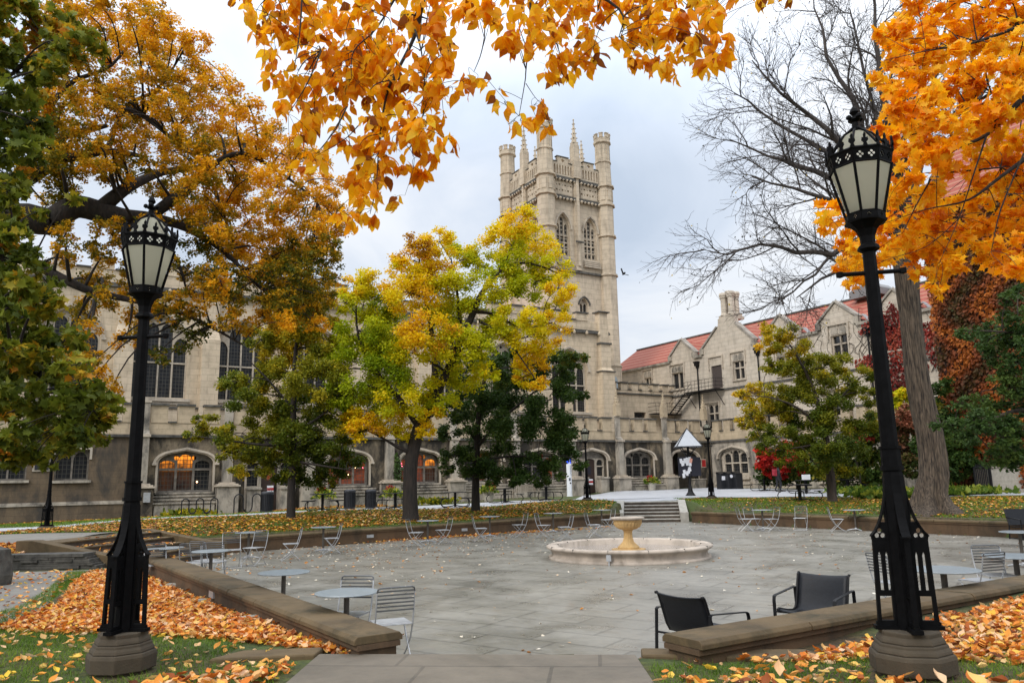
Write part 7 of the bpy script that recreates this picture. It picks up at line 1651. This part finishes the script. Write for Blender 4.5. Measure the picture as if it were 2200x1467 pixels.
# lawns behind
LA = [(-16, 24.2), (-10.0, 23.7), (4.35, 35.6), (5.0, 38.6), (4.8, 42.3), (3.0, 42.2), (-8.3, 35.8), (-13.5, 32.2), (-18.5, 29.0)]
q = poly_pts(LA, 24000); q = q[H(q[:, 0], q[:, 1]) > .3]; aa, bb = AB(q[:, 0], q[:, 1]); w = np.clip(1.05 - (bb - 26.6) * .09 - np.clip(q[:, 0] - 1, 0, 9) * .12, .1, 1); q = q[rng.random(len(q)) < w]
litter('lawn_leaves_back_left', q, .115, MT['litterfar'], .5, .04, shape=LEAF4, thick=.03)
q = poly_pts([(-26, 35), (-16.8, 38), (-12, 42), (-6, 45.2), (-7, 48), (-16, 46), (-24, 43)], 4000)
litter('border_leaves', q, .14, MT['litterfar'], .5, .05, shape=LEAF4)
q = poly_pts([(8.3, 36.2), (8.6, 43), (14.5, 40.3), (20, 36.2), (27, 32), (27, 18), (19.2, 18.6), (8.4, 35.6)], 15000); q = q[H(q[:, 0], q[:, 1]) > .3]
q = q[rng.random(len(q)) < np.clip((q[:, 0] - 7.5) / 9, .12, 1)]
litter('lawn_leaves_back_right', q, .11, MT['litterfar'], .5, .04, shape=LEAF4)
q = poly_pts([(-16, 18.75), (-9.6, 18.65), (-9.7, 18.95), (-11.7, 19.4), (-11.8, 20.1), (-16, 20.1)], 1900)
litter('corner_bank_leaves', q, .12, MT['litter'], .5, .05)
st = poly_pts([(-9.4, 19.0), (-11.1, 19.3), (-10.6, 22.6), (-9.0, 22.4)], 300); zz_ = .16 + np.floor(((-9.15 - st[:, 0]) * .985 + (st[:, 1] - 20.85) * .17) / .40) * .15; zz_ = np.clip(zz_, .16, .76)
tag(scatter('step_leaves', CURL7[0], CURL7[1], np.column_stack([st, zz_ + .01]), frames(rand_dir(300) * np.array([1, 1, .1]), np.tile([0, 0, 1.], (300, 1)) + rand_dir(300) * .3), np.full(300, .11), rng.uniform(0, 1, 300), MT['litter']), kind='stuff')
# plaza
in_pl = lambda P: (lambda ab: P[(ab[0] > 3.2) & (ab[0] < 25.1) & (ab[1] > 6.5) & (ab[1] < 26.2) & ((P[:, 0] - fx) ** 2 + (P[:, 1] - fy) ** 2 > 2.1 ** 2) & (P[:, 1] > 8.6 - .1 * P[:, 0])])(AB(P[:, 0], P[:, 1]))
q = in_pl(poly_pts([XY(3, 7), XY(25, 7), XY(25, 26), XY(3, 26)], 650))
litter('plaza_leaves', q, .075, MT['litterpale'], .35, .012, zf=0.0)
q = poly_pts([XY(3, 12), XY(8, 16), XY(18, 22), XY(20, 26.2), XY(3, 26.2)], 4200); aa, bb = AB(q[:, 0], q[:, 1]); q = q[rng.random(len(q)) < np.clip(.12 + (bb - 18) * .05 - np.clip(aa - 8, 0, 20) * .035, .05, .8)]
litter('plaza_leaves_left', in_pl(q), .085, MT['litterpale'], .3, .012, zf=0.0)
q = np.stack([rng.uniform(4, 20.5, 2200), 26.25 - np.abs(rng.normal(size=2200)) * .22], 1); q = np.array([XY(a, b) for a, b in q]); q = q[rng.random(len(q)) < np.clip(1.1 - (q[:, 0] + 8) * .09, .1, 1)]
litter('drift_leaves', q, .11, MT['litter'], .5, .015, zf=0.0, thick=.04)
# grass
def grass(name, poly, n, hgt, wid, filt=None):
    q = clear(poly_pts(poly, n)); q = q[~((q[:, 0] > -2.1) & (q[:, 0] < 1.15))]
    q = q[~((q[:, 0] > -3.0) & (q[:, 0] < 3) & (q[:, 1] > 7.35 + np.where(q[:, 0] < 0, .45, 0)))]
    n = len(q); P = np.stack([q[:, 0], q[:, 1], H(q[:, 0], q[:, 1]) - .005], 1)
    D = rand_dir(n) * .55 + np.array([0, 0, 1]); N_ = rand_dir(n)
    S = np.stack([rng.uniform(.7, 1.3, n) * wid, rng.uniform(.6, 1.4, n) * hgt, np.full(n, .02)], 1)
    t = np.clip(.45 + .25 * np.sin(q[:, 0] * 1.7 + 1) * np.sin(q[:, 1] * 2.1) + rng.normal(size=n) * .2, 0, 1)
    return tag(scatter(name, [(-.5, 0, 0), (.5, 0, 0), (.22, .6, 1), (0, 1, 3), (-.22, .6, 1)], [(0, 1, 2, 3, 4)], P, frames(D, N_), S, t, MT['grass']), kind='stuff')
grass('grass_near', [(-9, 4.5), (9, 3.8), (9, 8.8), (3.5, 7.2), (2, 7.5), (-2, 7.9), (-2.7, 9.0), (-7, 11.1), (-8, 10)], 95000, .055, .007)
grass('grass_edge', [(-7.6, 10.2), (-6.6, 10.2), (-7.6, 13), (-8.7, 15.6), (-9.5, 17.6), (-9.9, 17.6), (-8.9, 15.3), (-7.8, 12.6)], 9000, .05, .009)
def grass2(name, poly, n, keepf=None):
    q = poly_pts(poly, n); q = q[~in_poly(q[:, 0], q[:, 1], PLZ)]; q = q[H(q[:, 0], q[:, 1]) > .3]
    n = len(q); P = np.stack([q[:, 0], q[:, 1], H(q[:, 0], q[:, 1]) - .005], 1)
    D = rand_dir(n) * .6 + np.array([0, 0, 1]); S = np.stack([rng.uniform(.7, 1.3, n) * .03, rng.uniform(.6, 1.4, n) * .075, np.full(n, .02)], 1)
    tag(scatter(name, [(-.5, 0, 0), (.5, 0, 0), (0, 1, 2)], [(0, 1, 2)], P, frames(D, rand_dir(n)), S, np.clip(.5 + rng.normal(size=n) * .25, 0, 1), MT['grass']), kind='stuff')
grass2('grass_back_left', LA, 50000)
grass2('grass_back_right', [(8.4, 36.4), (8.6, 43), (14.5, 40.5), (20, 36.6), (27, 32), (27, 18), (19.2, 18.6), (8.4, 35.6)], 50000)
grass2('grass_far_left', [(-26, 34), (-18, 31), (-13.5, 35), (-9, 38.5), (-10, 41), (-24, 40)], 12000)

# ================================================================ LIGHT
w = bpy.data.worlds.new('World'); scene.world = w; w.use_nodes = True; nt = w.node_tree; nt.nodes.clear()
SUN_EL, SUN_AZ = math.radians(38), math.radians(215)
sky = nt.nodes.new('ShaderNodeTexSky'); sky.sky_type = 'NISHITA'; sky.sun_disc = False; sky.sun_elevation = SUN_EL; sky.sun_rotation = SUN_AZ; sky.air_density = 1.0; sky.dust_density = 2.0; sky.ozone_density = 1.5
tc = nt.nodes.new('ShaderNodeTexCoord'); sp_ = nt.nodes.new('ShaderNodeSeparateXYZ'); nt.links.new(tc.outputs['Generated'], sp_.inputs[0])
# cloud deck: project direction on a plane overhead
zc = nd(nt, 'ShaderNodeMath', operation='ADD'); L(nt, sp_.outputs[2], zc.inputs[0]); zc.inputs[1].default_value = .12
zm = nd(nt, 'ShaderNodeMath', operation='MAXIMUM'); L(nt, zc.outputs[0], zm.inputs[0]); zm.inputs[1].default_value = .05
dv = nt.nodes.new('ShaderNodeVectorMath'); dv.operation = 'DIVIDE'; L(nt, tc.outputs['Generated'], dv.inputs[0])
cb = nt.nodes.new('ShaderNodeCombineXYZ'); [L(nt, zm.outputs[0], cb.inputs[i]) for i in range(3)]; L(nt, cb.outputs[0], dv.inputs[1])
n1 = noise(nt, mapping(nt, dv.outputs[0], (1, .6, 1), loc=(2.2, .4, 0)), 1.15, 7, .52, .5)
cl = ramp(nt, n1, [(.30, (7.0, 8.1, 9.7)), (.42, (9.2, 10.1, 11.5)), (.52, (11.2, 11.7, 12.5)), (.62, (12.2, 12.5, 12.9)), (.75, (9.6, 10.4, 11.6))])
el = ramp(nt, sp_.outputs[2], [(0, (.66,) * 3), (.12, (.74,) * 3), (.38, (.86,) * 3), (.6, (1.4,) * 3), (1, (2.3,) * 3)])
cl2 = mix(nt, 1.0, cl, el, 'MULTIPLY')
sc_ = mix(nt, .86, sky.outputs[0], cl2)
bg = nt.nodes.new('ShaderNodeBackground'); L(nt, sc_, bg.inputs[0]); bg.inputs[1].default_value = .10
ow = nt.nodes.new('ShaderNodeOutputWorld'); L(nt, bg.outputs[0], ow.inputs[0])
sd = bpy.data.lights.new('sun', 'SUN'); sd.energy = 1.5; sd.angle = math.radians(14); sd.color = (1, .95, .88)
so = bpy.data.objects.new('sun', sd); COL.objects.link(so)
dirv = Vector((math.sin(SUN_AZ) * math.cos(SUN_EL), math.cos(SUN_AZ) * math.cos(SUN_EL), math.sin(SUN_EL)))
so.rotation_euler = dirv.to_track_quat('Z', 'Y').to_euler()
scene.view_settings.view_transform = 'Standard'; scene.view_settings.look = 'None'; scene.view_settings.gamma = 1; scene.view_settings.exposure = 0.08
scene.render.resolution_x = 1024; scene.render.resolution_y = 682
scene.cycles.max_bounces = 6; scene.cycles.transmission_bounces = 4
